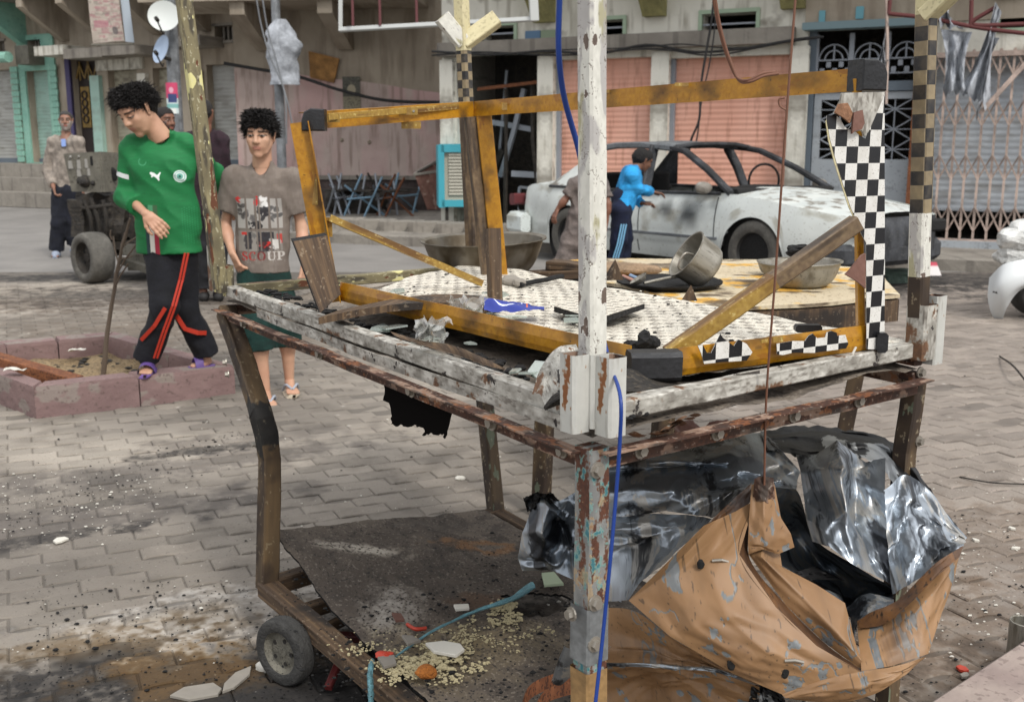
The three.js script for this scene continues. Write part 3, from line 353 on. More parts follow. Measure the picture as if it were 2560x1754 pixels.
// chequered adhesive print: a 4 x 4 patch of squares, repeated
function checks(name, size, light, darkc, dirt, seed, rough) { return surf(name, size * 4, 512, (u, v) => { const k = (Math.floor(u * 4) + Math.floor(v * 4)) % 2, f = fbm(u * 60, v * 60, 3, seed), a = fbm(u * 5, v * 5, 4, seed + 3); let c = k ? light : darkc; c = mixc(c, [96, 84, 66], clamp((a - 0.5 + dirt * 0.3) * 3) * dirt); if (f > 0.74) c = mixc(c, k ? [120, 114, 102] : [70, 68, 64], 0.5); return [...c, 0.5, rough + (f - 0.5) * 0.15]; }, { tiled: 1 }); }
M.check = checks('chequered print', 0.031, [214, 212, 206], [20, 20, 23], 0.12, 301, 0.3);
M.checkDirty = checks('smoke-browned chequered print', 0.028, [142, 126, 96], [26, 24, 24], 0.5, 311, 0.45);
M.checkTable = surf('chequered sheet under pale dust', 0.088, 512, (u, v) => { const k = (Math.floor(u * 4) + Math.floor(v * 4)) % 2, f = fbm(u * 40, v * 40, 4, 321, 40), a = fbm(u * 6, v * 6, 4, 324, 6); let c = k ? [220, 213, 197] : mixc([112, 105, 95], [206, 198, 182], clamp(a * 2.8 - 0.75)); if (f > 0.6) c = mixc(c, [236, 231, 218], 0.75); if (f < 0.27) c = mixc(c, [70, 60, 48], 0.6); return [...c, f, 0.42]; }, { tiled: 1, bump: 0.001 });
// ------------------------------------------------------------------ buildings
const WR = new Wall(-0.21, -16.0, 5.71, -13.2), WL = new Wall((-60 - CX) / FPX * 29, -29, (660 - CX) / FPX * 24, -24), WP = new Wall((655 - CX) / FPX * 21.5, -21.5, (1125 - CX) / FPX * 21, -21);
const rect = (W, px0, py0, px1, py1, off = 0) => { const [u0, y1] = W.uv(px0, py0, off), [u1, y0] = W.uv(px1, py1, off); return [u0, y0, u1, y1]; };
const slab = (u0, y0, u1, y1, z0, z1) => { const g = bx(u1 - u0, y1 - y0, Math.abs(z1 - z0), (u0 + u1) / 2, (y0 + y1) / 2, (z0 + z1) / 2, 0.01); return g; };
function shutterGeo(u0, y0, u1, y1, z, pitch = 0.075) { const n = Math.round((y1 - y0) / pitch), g = grid(6, n * 4, (a, b) => { const k = (b * n) % 1, w = 0.012 * Math.sin(k * Math.PI) + (fbm(a * 3 + u0, b * 4, 2, 5) - 0.5) * 0.03; return V(lerp(u0, u1, a), lerp(y0, y1, b), z + w); }, u1 - u0, y1 - y0); return g; }
function wallWithHoles(u0, y0, u1, y1, holes, z0, z1) { // columns of solid wall between the openings
  const xs = [...new Set([u0, u1, ...holes.flatMap((h) => [h[0], h[2]])])].filter((x) => x >= u0 && x <= u1).sort((a, c) => a - c), g = [];
  for (let i = 0; i < xs.length - 1; i++) { const m = (xs[i] + xs[i + 1]) / 2; if (xs[i + 1] - xs[i] < 1e-4) continue; let y = y0; for (const h of holes.filter((q) => q[0] < m && q[2] > m).sort((a, c) => a[1] - c[1])) { if (h[1] > y) g.push(new THREE.BoxGeometry(xs[i + 1] - xs[i], h[1] - y, Math.abs(z1 - z0)).translate(m, (y + h[1]) / 2, (z0 + z1) / 2)); y = Math.max(y, h[3]); } if (y1 > y) g.push(new THREE.BoxGeometry(xs[i + 1] - xs[i], y1 - y, Math.abs(z1 - z0)).translate(m, (y + y1) / 2, (z0 + z1) / 2)); }
  return merged(g);
}
function corbel(u, w, yb, yt, reach) { const g = plate([[0, yb], [0.14, yb], [reach, yt - 0.28], [reach, yt], [0, yt]], w); g.rotateY(-Math.PI / 2); g.translate(u, 0, 0); return g; }

{ // ---- right-hand building with the orange shutters
  const b = thing('shop_building', 'whitewashed shop building with two orange roller shutters and cantilever brackets', 'building', WR.a, WR.turn);
  const Y = 8.2, uL = WR.uv(1107, 300)[0], uR = WR.uv(2900, 300)[0];
  const s1 = rect(WR, 1388, 150, 1630, 560), s2 = rect(WR, 1675, 146, 1973, 560), dk = rect(WR, 1141, 138, 1348, 560), dr = rect(WR, 2022, 74, 2296, 600), gt = rect(WR, 2326, 136, 2700, 620);
  s1[1] = s2[1] = dk[1] = 0.2; dr[1] = 0.16; gt[1] = 0.16;
  const vents = [[1206, 67, 1286, 100], [1478, 52, 1558, 86], [1757, 36, 1890, 82], [2505, 14, 2620, 66]].map((q) => rect(WR, ...q));
  part(b, 'wall', boxUV(wallWithHoles(uL, 0, uR, Y, [...[s1, s2, dk, dr, gt].map(([a, y0, c, d]) => [a, Math.max(0.12, y0), c, d]), ...vents], -0.3, 0)), M.wallWhite);
  for (const [px0, px1] of [[1107, 1139], [1349, 1388], [1630, 1674], [1972, 2018]]) { const [a] = WR.uv(px0, 300), [c] = WR.uv(px1, 300); part(b, 'pilaster', slab(a, 0.12, c, 2.62, 0, 0.09), M.wallWhite); }
  part(b, 'lintel', slab(uL, 2.66, WR.uv(1990, 100)[0], 2.86, 0, 0.16), M.concrete);
  for (const [s, lab] of [[s1, 'narrower orange roller shutter'], [s2, 'wider orange roller shutter']]) { const sh = part(b, 'roller_shutter', shutterGeo(s[0], s[1], s[2], s[3], -0.14), M.shutOrange, { label: lab }); part(sh, 'bottom_rail', slab(s[0] + 0.01, s[1] - 0.02, s[2] - 0.01, s[1] + 0.1, -0.15, -0.09), M.shutOrange); for (const u of [s[0] + 0.03, s[2] - 0.03]) part(sh, 'guide_rail', slab(u - 0.03, s[1], u + 0.03, s[3], -0.13, -0.06), M.ironPale); }
  for (const v of vents) { const w = part(b, 'vent_window', [slab(v[0] - 0.05, v[3], v[2] + 0.05, v[3] + 0.05, -0.05, 0.03), slab(v[0] - 0.05, v[1] - 0.05, v[2] + 0.05, v[1], -0.05, 0.03), slab(v[0] - 0.05, v[1], v[0], v[3], -0.05, 0.03), slab(v[2], v[1], v[2] + 0.05, v[3], -0.05, 0.03)], plain('pale green frame', 0x9aac94, 0.7)); part(w, 'bar', slab(v[0], (v[1] + v[3]) / 2 - 0.012, v[2], (v[1] + v[3]) / 2 + 0.012, -0.06, -0.03), M.ironPale); }
  part(b, 'back_wall', slab(uL, 0, uR, Y, -5.2, -5), M.concrete); part(b, 'roof', slab(uL, Y, uR, Y + 0.2, -5.2, 1.3), M.concrete); part(b, 'ceiling', slab(uL, 4.55, uR, 4.7, -5, -0.3), M.concrete); for (const u of [uL + 0.1, uR - 0.1]) part(b, 'side_wall', slab(u - 0.1, 0, u + 0.1, Y, -5, -0.3), M.concrete); part(b, 'floor', slab(uL, 0.02, uR, 0.1, -5, -0.3), M.concrete);
  const gy = 4.55; part(b, 'balcony_slab', slab(uL - 0.1, gy, uR, gy + 0.22, -0.2, 1.35), M.concrete); part(b, 'upper_wall', slab(uL - 0.1, gy + 0.22, uR, Y, 1.0, 1.3), M.wallWhite);
  const oliv = mottle('olive-green bracket paint', 2, [142, 137, 91], 0.85);
  for (const px of [985, 1365, 1640, 1985, 2520]) { const [u] = WR.uv(px, 60); if (u > uL) part(b, 'bracket', boxUV(corbel(u, 0.3, 3.08, gy, 1.3)), oliv); }
  // burnt shop interior
  const rm = part(b, 'burnt_shop', [slab(dk[0] - 0.3, 0.1, dk[2] + 0.3, 3.0, -1.5, -1.4), slab(dk[0] - 0.4, 0.1, dk[0] - 0.3, 3.0, -1.5, -0.3), slab(dk[2] + 0.3, 0.1, dk[2] + 0.4, 3.0, -1.5, -0.3), slab(dk[0] - 0.4, 2.9, dk[2] + 0.4, 3.0, -1.5, -0.3), slab(dk[0] - 0.4, 0.05, dk[2] + 0.4, 0.14, -1.5, -0.3)], M.greasy);
  const rr = rng(41), bent = (a, c, d, e, z, w, m) => part(rm, 'bent_frame', sweep(SQ(w, w, 0.004), [V(a, c, z), V((a + d) / 2 + (rr() - 0.5) * 0.06, (c + e) / 2, z + (rr() - 0.5) * 0.1), V(d, e, z)], { seg: 2 }), m);
  const um = (dk[0] + dk[2]) / 2; bent(dk[0] + 0.25, 2.2, dk[2] - 0.1, 2.28, -0.2, 0.05, M.rustIron); bent(um, 0.2, um + 0.02, 2.2, -0.25, 0.05, M.greasy); bent(um - 0.15, 0.9, um + 0.25, 2.2, -0.4, 0.07, M.ironPale); bent(dk[0] + 0.15, 1.75, dk[2] - 0.3, 1.6, -0.5, 0.08, M.ironPale); bent(dk[2] - 0.15, 0.6, dk[2] - 0.25, 2.3, -0.3, 0.06, M.greasy); bent(um + 0.1, 0.95, dk[2] - 0.05, 0.93, -0.3, 0.09, M.ironPale); bent(um + 0.2, 0.2, um + 0.2, 0.75, -0.35, 0.04, M.ironPale); bent(um + 0.2, 0.75, dk[2] - 0.1, 0.72, -0.35, 0.04, M.ironPale); bent(dk[2] - 0.1, 0.2, dk[2] - 0.1, 0.72, -0.35, 0.04, M.ironPale); bent(um + 0.2, 0.3, dk[2] - 0.1, 0.66, -0.35, 0.03, M.ironPale); bent(dk[0] + 0.3, 0.3, dk[0] + 0.5, 2.5, -0.7, 0.04, M.ironPale); bent(um - 0.6, 0.4, um - 0.2, 1.3, -0.6, 0.1, M.greasy);
  // doors with iron grilles, deep-set
  const z = -0.16, [u0, , u1, y1] = dr, db = 0.2, my = WR.uv(2100, 216)[1], wall2 = rect(WR, 2018, 0, 2300, 74);
  part(b, 'door_surround', slab(wall2[0], y1 + 0.02, uR, gy, 0.004, 0.05), M.wallBrown); part(b, 'canopy', slab(u0 - 0.05, y1 - 0.02, u1 + 0.05, y1 + 0.07, -0.05, 0.18), plain('blue-grey canopy', 0x6f8489, 0.7));
  const frame = part(b, 'door_frame', [slab(u0, db, u0 + 0.09, y1, z - 0.05, z + 0.06), slab(u1 - 0.09, db, u1, y1, z - 0.05, z + 0.06), slab(u0, my - 0.06, u1, my + 0.06, z - 0.05, z + 0.06)], M.frameGrey);
  const nb = 3, uw = (u1 - u0 - 0.18) / nb, bar = (g, p, q, r = 0.012) => part(g, 'grille_bar', sweep(CIR(r, 6), [p, q], { up: V(0, 0, 1) }), M.ironPale);
  for (let k = 0; k < nb; k++) { // fanlight arches
    const a = u0 + 0.09 + k * uw, f = part(b, 'fanlight', [slab(a, my + 0.06, a + 0.03, y1 - 0.05, z - 0.02, z + 0.03), slab(a + uw - 0.03, my + 0.06, a + uw, y1 - 0.05, z - 0.02, z + 0.03)], M.ironPale), cx = a + uw / 2, ry = uw * 0.42, by = my + 0.34;
    for (const rr2 of [1, 0.62]) part(f, 'arch', tube(Array.from({ length: 13 }, (_, i) => { const t = Math.PI * i / 12; return V(cx - Math.cos(t) * ry * rr2, by + Math.sin(t) * ry * 1.05 * rr2, z); }), 0.011, 24, 5), M.ironPale);
    bar(f, V(a, by, z), V(a + uw, by, z)); bar(f, V(cx, by, z), V(cx, by + ry, z)); bar(f, V(a, my + 0.16, z), V(a + uw, my + 0.16, z)); for (const [i, sgn] of [[0, 1], [1, -1], [2, 1], [3, -1], [4, 1]]) part(f, 'panel_square', slab(a + 0.05 + i * uw * 0.18, my + (sgn > 0 ? 0.17 : 0.25), a + 0.05 + (i + 0.75) * uw * 0.18, my + (sgn > 0 ? 0.24 : 0.32), z - 0.01, z + 0.01), M.ironPale);
  }
  const mid = (u0 + u1) / 2 + 0.03; for (const [a, c] of [[u0 + 0.1, mid - 0.02], [mid + 0.02, u1 - 0.1]]) {
    const gy0 = WR.uv(2100, 398)[1], d = part(b, 'door_leaf', [slab(a, db, c, gy0, z - 0.02, z + 0.03), slab(a, gy0, a + 0.09, my - 0.07, z - 0.02, z + 0.03), slab(c - 0.09, gy0, c, my - 0.07, z - 0.02, z + 0.03), slab(a, my - 0.16, c, my - 0.07, z - 0.02, z + 0.028)], M.doorGrey);
    const w = c - a - 0.18, hh = my - 0.16 - gy0;
    for (let i = 0; i < 3; i++) { const yy = gy0 + i * hh / 3; bar(d, V(a + 0.09, yy, z), V(a + 0.09 + w, yy + hh / 3, z), 0.01); bar(d, V(a + 0.09 + w, yy, z), V(a + 0.09, yy + hh / 3, z), 0.01); bar(d, V(a + 0.09, yy + hh / 6, z), V(a + 0.09 + w, yy + hh / 6, z), 0.008); } bar(d, V(a + 0.09 + w / 2, gy0, z), V(a + 0.09 + w / 2, gy0 + hh, z), 0.01);
    part(d, 'handle', slab(a > mid ? a + 0.04 : c - 0.08, 1.0, a > mid ? a + 0.08 : c - 0.04, 1.12, z + 0.03, z + 0.07), plain('brass', 0x8a6a30, 0.4, 0.6));
  }
  for (const [px, py, w2] of [[2058, 42, 14], [2152, 32, 18]]) { const q = rect(WR, px - w2 / 2, py - 14, px + w2 / 2, py + 16); part(b, 'wall_tile', slab(q[0], q[1], q[2], q[3], 0.05, 0.075), plain('turquoise glazed tile', 0x5f98a4, 0.4)); }
  const bs = rect(WR, 1315, 78, 1390, 110); part(b, 'blue_sign', slab(bs[0], bs[1], (bs[0] + bs[2]) / 2, bs[3], 0.004, 0.03), plain('faded blue enamel', 0x52708c, 0.6)); part(b, 'green_sign', slab((bs[0] + bs[2]) / 2 + 0.01, bs[1], bs[2], bs[3], 0.004, 0.03), plain('faded green enamel', 0x7c8a72, 0.6));
  const gsh = part(b, 'grey_shutter', shutterGeo(gt[0] + 0.02, 0.55, gt[2], gt[3], -0.2), surf('bluish white shutter', 2.0, 512, (u, v) => { const a = fbm(u * 5, v * 5, 5, 405), s = fbm(u * 7, v * 20, 4, 406); let c = mixc([168, 176, 184], [200, 206, 210], a); c = mixc(c, [140, 140, 138], clamp((s - 0.55) * 4) * 0.6); return [...c, a, 0.6]; }));
  part(b, 'threshold', slab(gt[0] - 0.1, 0.1, uR, 0.2, -0.3, 0.14), M.doorGrey);
  // cables along the facade
  const cab = thing('facade_cables', 'bundle of sagging black cables running along the whitewashed facade', 'cables', WR.a, WR.turn);
  for (const [pts, r] of [[[[1080, 128], [1230, 136], [1360, 128], [1500, 133], [1620, 112], [1740, 130], [1850, 122], [2010, 96], [2060, 92]], 0.018], [[[1080, 138], [1200, 130], [1400, 138], [1640, 122], [1780, 138], [1900, 118], [2000, 98]], 0.013], [[[1340, 126], [1600, 118], [1700, 110], [1830, 120], [2040, 96]], 0.009]]) part(cab, 'cable', tube(pts.map(([x, y]) => { const [u, yy] = WR.uv(x, y, 0.22); return V(u, yy, 0.22); }), r, 48, 6), M.wireBlack);
  for (const [pts, r] of [[[[1785, 0], [1778, 60], [1766, 130], [1752, 220], [1748, 300], [1728, 350], [1722, 390]], 0.016], [[[1790, 0], [1786, 80], [1772, 170], [1756, 240], [1745, 330], [1738, 372]], 0.01]]) part(cab, 'drop_cable', tube(pts.map(([x, y]) => { const [u, yy] = WR.uv(x, y, 0.5); return V(u, yy, 0.5); }), r, 32, 6), M.wireBlack);
  // folding gate
  const gate = thing('folding_gate', 'pinkish beige folding lattice gate closed across a pale shutter', 'gate', WR.a, WR.turn), gz = 0.05, gb = 0.22, gtp = gt[3] - 0.05;
  for (let k = 0, u = gt[0] + 0.05; k < 15; k++, u += 0.15) part(gate, 'upright', slab(u - 0.014, gb, u + 0.014, gtp, gz - 0.015, gz + 0.015), M.gatePink);
  for (let k = 0, u = gt[0] + 0.05; k < 14; k++, u += 0.15) for (const y0 of [0.32, 0.95, 1.6, 2.2]) for (const s of [0, 1]) part(gate, 'lattice_strip', sweep(SQ(0.02, 0.006, 0.001), [V(u + (s ? 0.15 : 0), y0, gz + (s ? 0.022 : -0.022)), V(u + (s ? 0 : 0.15), y0 + 0.3, gz + (s ? 0.022 : -0.022))], { up: V(0, 0, 1) }), M.gatePink);
  part(gate, 'rail', slab(gt[0], gtp, gt[2], gtp + 0.06, gz - 0.04, gz + 0.04), M.gatePink); part(gate, 'rail', slab(gt[0], gb - 0.04, gt[2], gb, gz - 0.04, gz + 0.04), M.gatePink);
  part(b, 'side_post', slab(gt[0] - 0.16, 0.1, gt[0] - 0.03, gt[3] + 0.1, -0.05, 0.06), M.rustIron);
}
{ // ---- raised pavement before it
  const pts = [], k = (u, o) => WR.at(u, 0, o); const q = [k(-2.6, 0), k(12, 0), k(12, 1.7), k(-2.6, 1.7)];
  const g = plate(q.map((p) => [p.x, -p.z]), 0.13); g.rotateX(-Math.PI / 2); g.translate(0, 0.05, 0); struct('pavement_step', boxUV(g), M.concrete);
}
{ // ---- torn awning, its bent frame and cloth, hanging by the gate
  const a = thing('collapsed_awning', 'collapsed shop awning of torn grey cloth hanging from a red frame', 'awning', WR.at(WR.uv(2330, 300)[0], 0, 0.9), WR.turn), W2 = (px, py, o = 0.9) => { const [u, y] = WR.uv(px, py, o); return V(u - WR.uv(2330, 300)[0], y, o - 0.9); };
  const red = plain('dark red frame', 0x5b2b2a, 0.7);
  for (const [n, pts] of [['frame_bar', [[2222, 34], [2330, 46], [2440, 68], [2570, 84]]], ['frame_bar', [[2226, 0], [2222, 34]]], ['frame_bar', [[2430, 0], [2428, 64]]], ['frame_bar', [[2570, 60], [2430, 58], [2490, 18]]]]) part(a, n, tube(pts.map(([x, y]) => W2(x, y)), 0.026, 16, 6), red);
  const bl = W2(2450, 285), br = W2(2600, 120); part(a, 'boom', sweep(SQ(0.07, 0.05), [bl, br]), M.gatePink);
  const cloth = (name, top, bot, sd, n = 22) => part(a, name, grid(n, n, (u, v) => { const t0 = top[0].clone().lerp(top[1], u), b0 = bot[0].clone().lerp(bot[1], u); const p = t0.lerp(b0, v); const pinch = 1 - 0.25 * Math.sin(v * Math.PI); p.z += Math.sin(u * 13 + sd + v * 2) * 0.10 * v + (fbm(u * 4 + sd, v * 4, 3, sd) - 0.5) * 0.25; p.y += (fbm(u * 7 + sd, v * 3, 2, sd + 3) - 0.5) * 0.25 * v; p.x += (pinch - 1) * (u - 0.5) * 0.4; return p; }, 1, 1), M.clothGrey);
  cloth('torn_cloth', [W2(2352, 72), W2(2432, 80)], [W2(2356, 235), W2(2418, 245)], 1); cloth('torn_cloth', [W2(2490, 5), W2(2505, 30)], [W2(2398, 225), W2(2478, 255)], 2); cloth('torn_cloth', [W2(2352, 15), W2(2372, 20)], [W2(2330, 40), W2(2412, 76)], 3, 10); cloth('torn_cloth', [W2(2478, 90), W2(2500, 95)], [W2(2438, 300), W2(2452, 270)], 4); cloth('torn_cloth', [W2(2214, 50), W2(2224, 56)], [W2(2180, 170), W2(2222, 185)], 5, 12); cloth('torn_cloth', [W2(2216, 150), W2(2224, 150)], [W2(2190, 190), W2(2216, 205)], 6, 8);
  part(a, 'side_pole', tube([W2(2216, -20), W2(2219, 100), W2(2216, 260)], 0.02, 8, 6), M.gatePink);
}
{ // ---- pink wall at the end of the alley, with its overhang
  const b = thing('pink_walled_building', 'brown plastered building with a faded pink lower wall set back in the alley', 'building', WP.a, WP.turn), uR = WP.uv(1190, 300)[0], uL = -0.4, top = 4.9;
  const line = (u) => lerp(2.9, 2.2, clamp(u / (uR - uL)));
  const pk = plate([[uL, 0.75], [uR, 0.75], ...Array.from({ length: 9 }, (_, i) => { const u = lerp(uR, uL, i / 8); return [u, line(u) + (fbm(u * 2, 1, 2, 6) - 0.5) * 0.12]; })], 0.03); pk.translate(0, 0, 0.015);
  part(b, 'wall', slab(uL, 0, uR, 7.5, -0.3, -0.002), M.wallBrown); part(b, 'painted_dado', boxUV(pk), M.wallPink); part(b, 'plinth', slab(uL, 0, uR, 0.72, 0, 0.06), mottle('dark brick plinth', 1.2, [79, 69, 66], 0.9, { bump: 0.01 })); part(b, 'ledge', slab(uL, 0.72, uR, 0.80, 0, 0.12), M.concrete);
  part(b, 'overhang', slab(uL - 1.2, 3.95, uR - 0.9, 4.6, -0.3, 1.5), M.wallBrown);
  for (const u of [0.25, 1.9]) part(b, 'bracket', boxUV(corbel(u, 0.28, 3.2, 4.0, 1.4)), M.wallBrown);
  const bd = rect(WP, 776, 128, 852, 194); part(b, 'wall_board', plate([[bd[0], bd[1]], [bd[2] - 0.12, bd[1] - 0.1], [bd[2], bd[3] - 0.15], [bd[0] - 0.02, bd[3]]], 0.04).translate(0, 0, 0.06), mottle('ochre board', 1, [151, 110, 61], 0.85));
  const ps = rect(WP, 857, 192, 903, 272); part(b, 'old_poster', card(ps[0], ps[1], ps[2], ps[3], 0.045), canvasMat('weathered poster', 128, 220, (g, w, h) => { g.fillStyle = '#57564f'; g.fillRect(0, 0, w, h); g.fillStyle = '#8d8672'; g.fillRect(0, h * 0.62, w, h * 0.38); const r = rng(9); for (let i = 0; i < 420; i++) { g.fillStyle = r() > 0.5 ? 'rgba(150,144,124,.25)' : 'rgba(40,40,38,.25)'; g.fillRect(r() * w, r() * h, 4 + r() * 12, 2 + r() * 9); } g.fillStyle = '#a39a84'; g.beginPath(); g.ellipse(w * 0.5, h * 0.4, w * 0.24, h * 0.16, 0, 0, 7); g.fill(); }, { rough: 0.9 }));
  for (const [px, py] of [[855, 350], [924, 355]]) { const [u, y] = WP.uv(px, py); part(b, 'wall_hole', new THREE.SphereGeometry(0.045, 8, 6).translate(u, y, 0.02), M.wallBrown); }
  const c = thing('alley_cable', 'thick black cable sagging across the pink and brown wall', 'cable', WP.a, WP.turn); part(c, 'cable', tube([[560, 158], [640, 172], [740, 190], [850, 225], [960, 250], [1110, 256]].map(([x, y]) => { const [u, yy] = WP.uv(x, y, 0.3); return V(u, yy, 0.3); }), 0.035, 40, 6), M.wireBlack);
  // concrete block kerb in the alley mouth
  const kb = thing('broken_kerb', 'broken pale concrete kerb and rubble at the alley mouth', 'kerb', gnd(1010, 575)), r = rng(21);
  for (let i = 0; i < 7; i++) { const x0 = 690 + i * 72, p = gnd(x0 + 100, 585 + i * 3), w = 0.62 + r() * 0.1; p.sub(kb.position); part(kb, 'kerb_block', bx(w, 0.24 + r() * 0.06, 0.35 + r() * 0.2, p.x, 0.13, p.z, 0.03), M.concrete, {}); }
  for (let i = 0; i < 24; i++) { const p = gnd(850 + r() * 330, 556 + r() * 46).sub(kb.position); part(kb, 'rubble', blob(0.05 + r() * 0.1, i, 0.5, 1, [1.3, 0.7, 1]).translate(p.x, 0.06, p.z), M.concrete); }
  const pl = [gnd(760, 560), gnd(1185, 575), atZ(1185, 500, 20.8).setY(0), atZ(760, 500, 21.4).setY(0)]; const g = plate(pl.map((p) => [p.x, -p.z]), 0.14); g.rotateX(-Math.PI / 2); g.translate(0, 0.055, 0); struct('alley_pavement', boxUV(g), M.concrete);
}
{ // ---- left-hand row of closed shops
  const b = thing('closed_shop_row', 'long row of closed shops with turquoise, beige and grey roller shutters', 'building', WL.a, WL.turn), P = (x, y, o = 0) => WL.uv(x, y, o), base = 0.95, uR = P(690, 300)[0], Y = 8, uL = -6;
  const sh = [[-70, 178, 44, 403, M.shutGrey, 'dusty grey shutter'], [66, 178, 138, 405, M.shutTurq, 'turquoise shutter'], [268, 174, 356, 400, M.shutBeige, 'rust-streaked beige shutter'], [380, 170, 448, 396, M.shutBeige, 'plain beige shutter'], [515, 162, 638, 388, M.shutGrey, 'pale grey shutter']].map((q) => [...rect(WL, q[0], q[1], q[2], q[3]), q[4], q[5]]);
  const door = rect(WL, 172, 148, 254, 378), vents = [[-12, 104, 12, 128], [67, 101, 105, 128], [535, 66, 592, 99]].map((q) => rect(WL, ...q));
  const holes = [...sh, door].map((q) => [q[0], base, q[2], q[3]]).concat(vents);
  part(b, 'wall', boxUV(wallWithHoles(uL, 0, uR, Y, holes, -0.35, 0)), M.wallBrown);
  for (const s of sh) { const m = part(b, 'roller_shutter', shutterGeo(s[0], base, s[2], s[3], -0.2, 0.09), s[4], { label: s[5] }); part(m, 'bottom_rail', slab(s[0], base, s[2], base + 0.12, -0.21, -0.15), M.frameGrey); }
  const tq = rect(WL, 42, 90, 158, 405); part(b, 'turquoise_front', boxUV(wallWithHoles(tq[0], base, tq[2], tq[3], [[sh[1][0] - 0.02, base + 0.02, sh[1][2] + 0.02, sh[1][3]], vents[1]], 0.003, 0.05)), M.turq);
  for (const px of [50, 146]) { const [u] = P(px, 300); for (let k = 0; k < 16; k++) part(b, 'quoin_block', slab(u - 0.12 - (k % 2) * 0.02, base + 0.03 + k * 0.15, u + 0.12 + (k % 2) * 0.02, base + 0.165 + k * 0.15, 0.052, 0.09), M.turq); }
  for (const [a, c, m] of [[240, 262, M.shutTurq], [358, 378, M.wallWhite], [640, 662, M.wallWhite], [448, 515, M.wallBrown]]) { const u0 = P(a, 300)[0], u1 = P(c, 300)[0]; part(b, 'pilaster', slab(u0, base, u1, 3.05, 0.003, 0.12), m); }
  const pf = rect(WL, 240, 132, 360, 172); part(b, 'fascia', slab(pf[0], pf[1], pf[2], pf[3], 0.003, 0.06), M.wallWhite);
  for (const [x0, x1, y, m] of [[150, 222, 133, M.wallWhite], [222, 318, 140, M.concrete], [318, 400, 132, M.concrete], [455, 560, 112, M.concrete]]) { const [u0, yy] = P(x0, y), [u1] = P(x1, y); part(b, 'shop_canopy', slab(u0, yy - 0.12, u1, yy + 0.1, 0.003, 0.75), m); }
  { const [u0, yy] = P(-20, 150), [u1] = P(92, 150); part(b, 'canopy_beam', sweep(CIR(0.13, 10), [V(u0, yy, 0.8), V(u1, yy - 0.05, 0.8)], { up: V(0, 0, 1) }), M.turq); }
  { const [u] = P(100, 130), [, y] = P(100, 148); part(b, 'air_cooler_box', slab(u - 0.3, y - 0.15, u + 0.2, y + 0.3, 0.05, 0.5), M.panelDrab); }
  for (const v of vents) { const w = part(b, 'vent_window', [slab(v[0] - 0.06, v[1] - 0.06, v[2] + 0.06, v[1], -0.1, 0.04), slab(v[0] - 0.06, v[3], v[2] + 0.06, v[3] + 0.06, -0.1, 0.04)], M.concrete); for (let k = 1; k < 5; k++) { const u = lerp(v[0], v[2], k / 5); part(w, 'bar', slab(u - 0.025, v[1], u + 0.025, v[3], -0.2, -0.15), M.concrete); } }
  { const [u0, , u1, y1] = door, ty = P(200, 205)[1], gold = mottle('gilded grille', 0.4, [140, 113, 57], 0.6), darkB = plain('dark brown door', 0x2a211e, 0.7);
    const f = part(b, 'door_frame', [slab(u0 - 0.16, base, u0, y1, -0.05, 0.03)], plain('purple paint', 0x4a4468, 0.8));
    part(b, 'door_leaf', slab(u0, base, u1, y1, -0.3, -0.22), darkB); const w = (u1 - u0);
    for (let k = 0; k < 3; k++) { const a = u0 + w * k / 3; for (const s of [0, 1]) part(b, 'transom_bar', sweep(SQ(0.035, 0.03), [V(a + (s ? w / 3 : 0) * 0.95 + 0.02, ty + 0.1, -0.16), V(a + w / 6, y1 - 0.1, -0.16)], { up: V(0, 0, 1) }), gold); part(b, 'transom_bar', sweep(SQ(0.03, 0.03), [V(a + w / 6, ty + 0.05, -0.16), V(a + w / 6, y1 - 0.05, -0.16)], { up: V(0, 0, 1) }), gold); }
    for (const k of [0, 1]) { const a = u0 + 0.1 + k * w * 0.5, c = a + w * 0.33, yb = P(200, 318)[1]; const pn = part(b, 'ornate_panel', slab(a, yb, c, ty - 0.1, -0.21, -0.18), gold); for (let i = 0; i < 4; i++) { const yy = lerp(yb + 0.1, ty - 0.2, (i + 0.5) / 4); part(pn, 'scroll', new THREE.TorusGeometry(0.09, 0.02, 6, 14).translate((a + c) / 2, yy, -0.16), darkB); } } }
  part(b, 'back_wall', slab(uL, 0, uR, Y, -5.2, -5), M.concrete); part(b, 'roof', slab(uL, Y, uR, Y + 0.2, -5.2, 1.3), M.concrete); part(b, 'ceiling', slab(uL, 4.85, uR, 5, -5, -0.36), M.concrete); for (const u of [uL + 0.1, uR - 0.1]) part(b, 'side_wall', slab(u - 0.1, 0, u + 0.1, Y, -5, -0.36), M.concrete);
  // storey overhang and struts
  part(b, 'overhang', slab(uL, 4.85, uR - 2.2, 5.5, -0.3, 1.3), M.concrete); part(b, 'overhang', slab(uR - 2.2, 4.5, uR + 0.6, 5.1, -0.3, 1.3), M.wallBrown);
  for (const px of [-30, 60, 165, 262, 400, 520]) { const [u] = P(px, 100); part(b, 'strut', boxUV(corbel(u, 0.22, 3.9, 4.86, 1.25)), px === 60 ? M.turq : M.wallBrown); }
  part(b, 'strut', sweep(SQ(0.3, 0.3), [V(uR - 0.3, 3.4, 0), V(uR + 0.5, 4.9, 1.6)]), M.wallBrown);
  for (let k = 0; k < 3; k++) part(b, 'step', slab(uL, 0, uR + 0.6, base - k * 0.31 - 0.003, 0.002 + (k ? 1.2 + (k - 1) * 0.55 : 0) , 1.2 + k * 0.55), M.concrete);
}
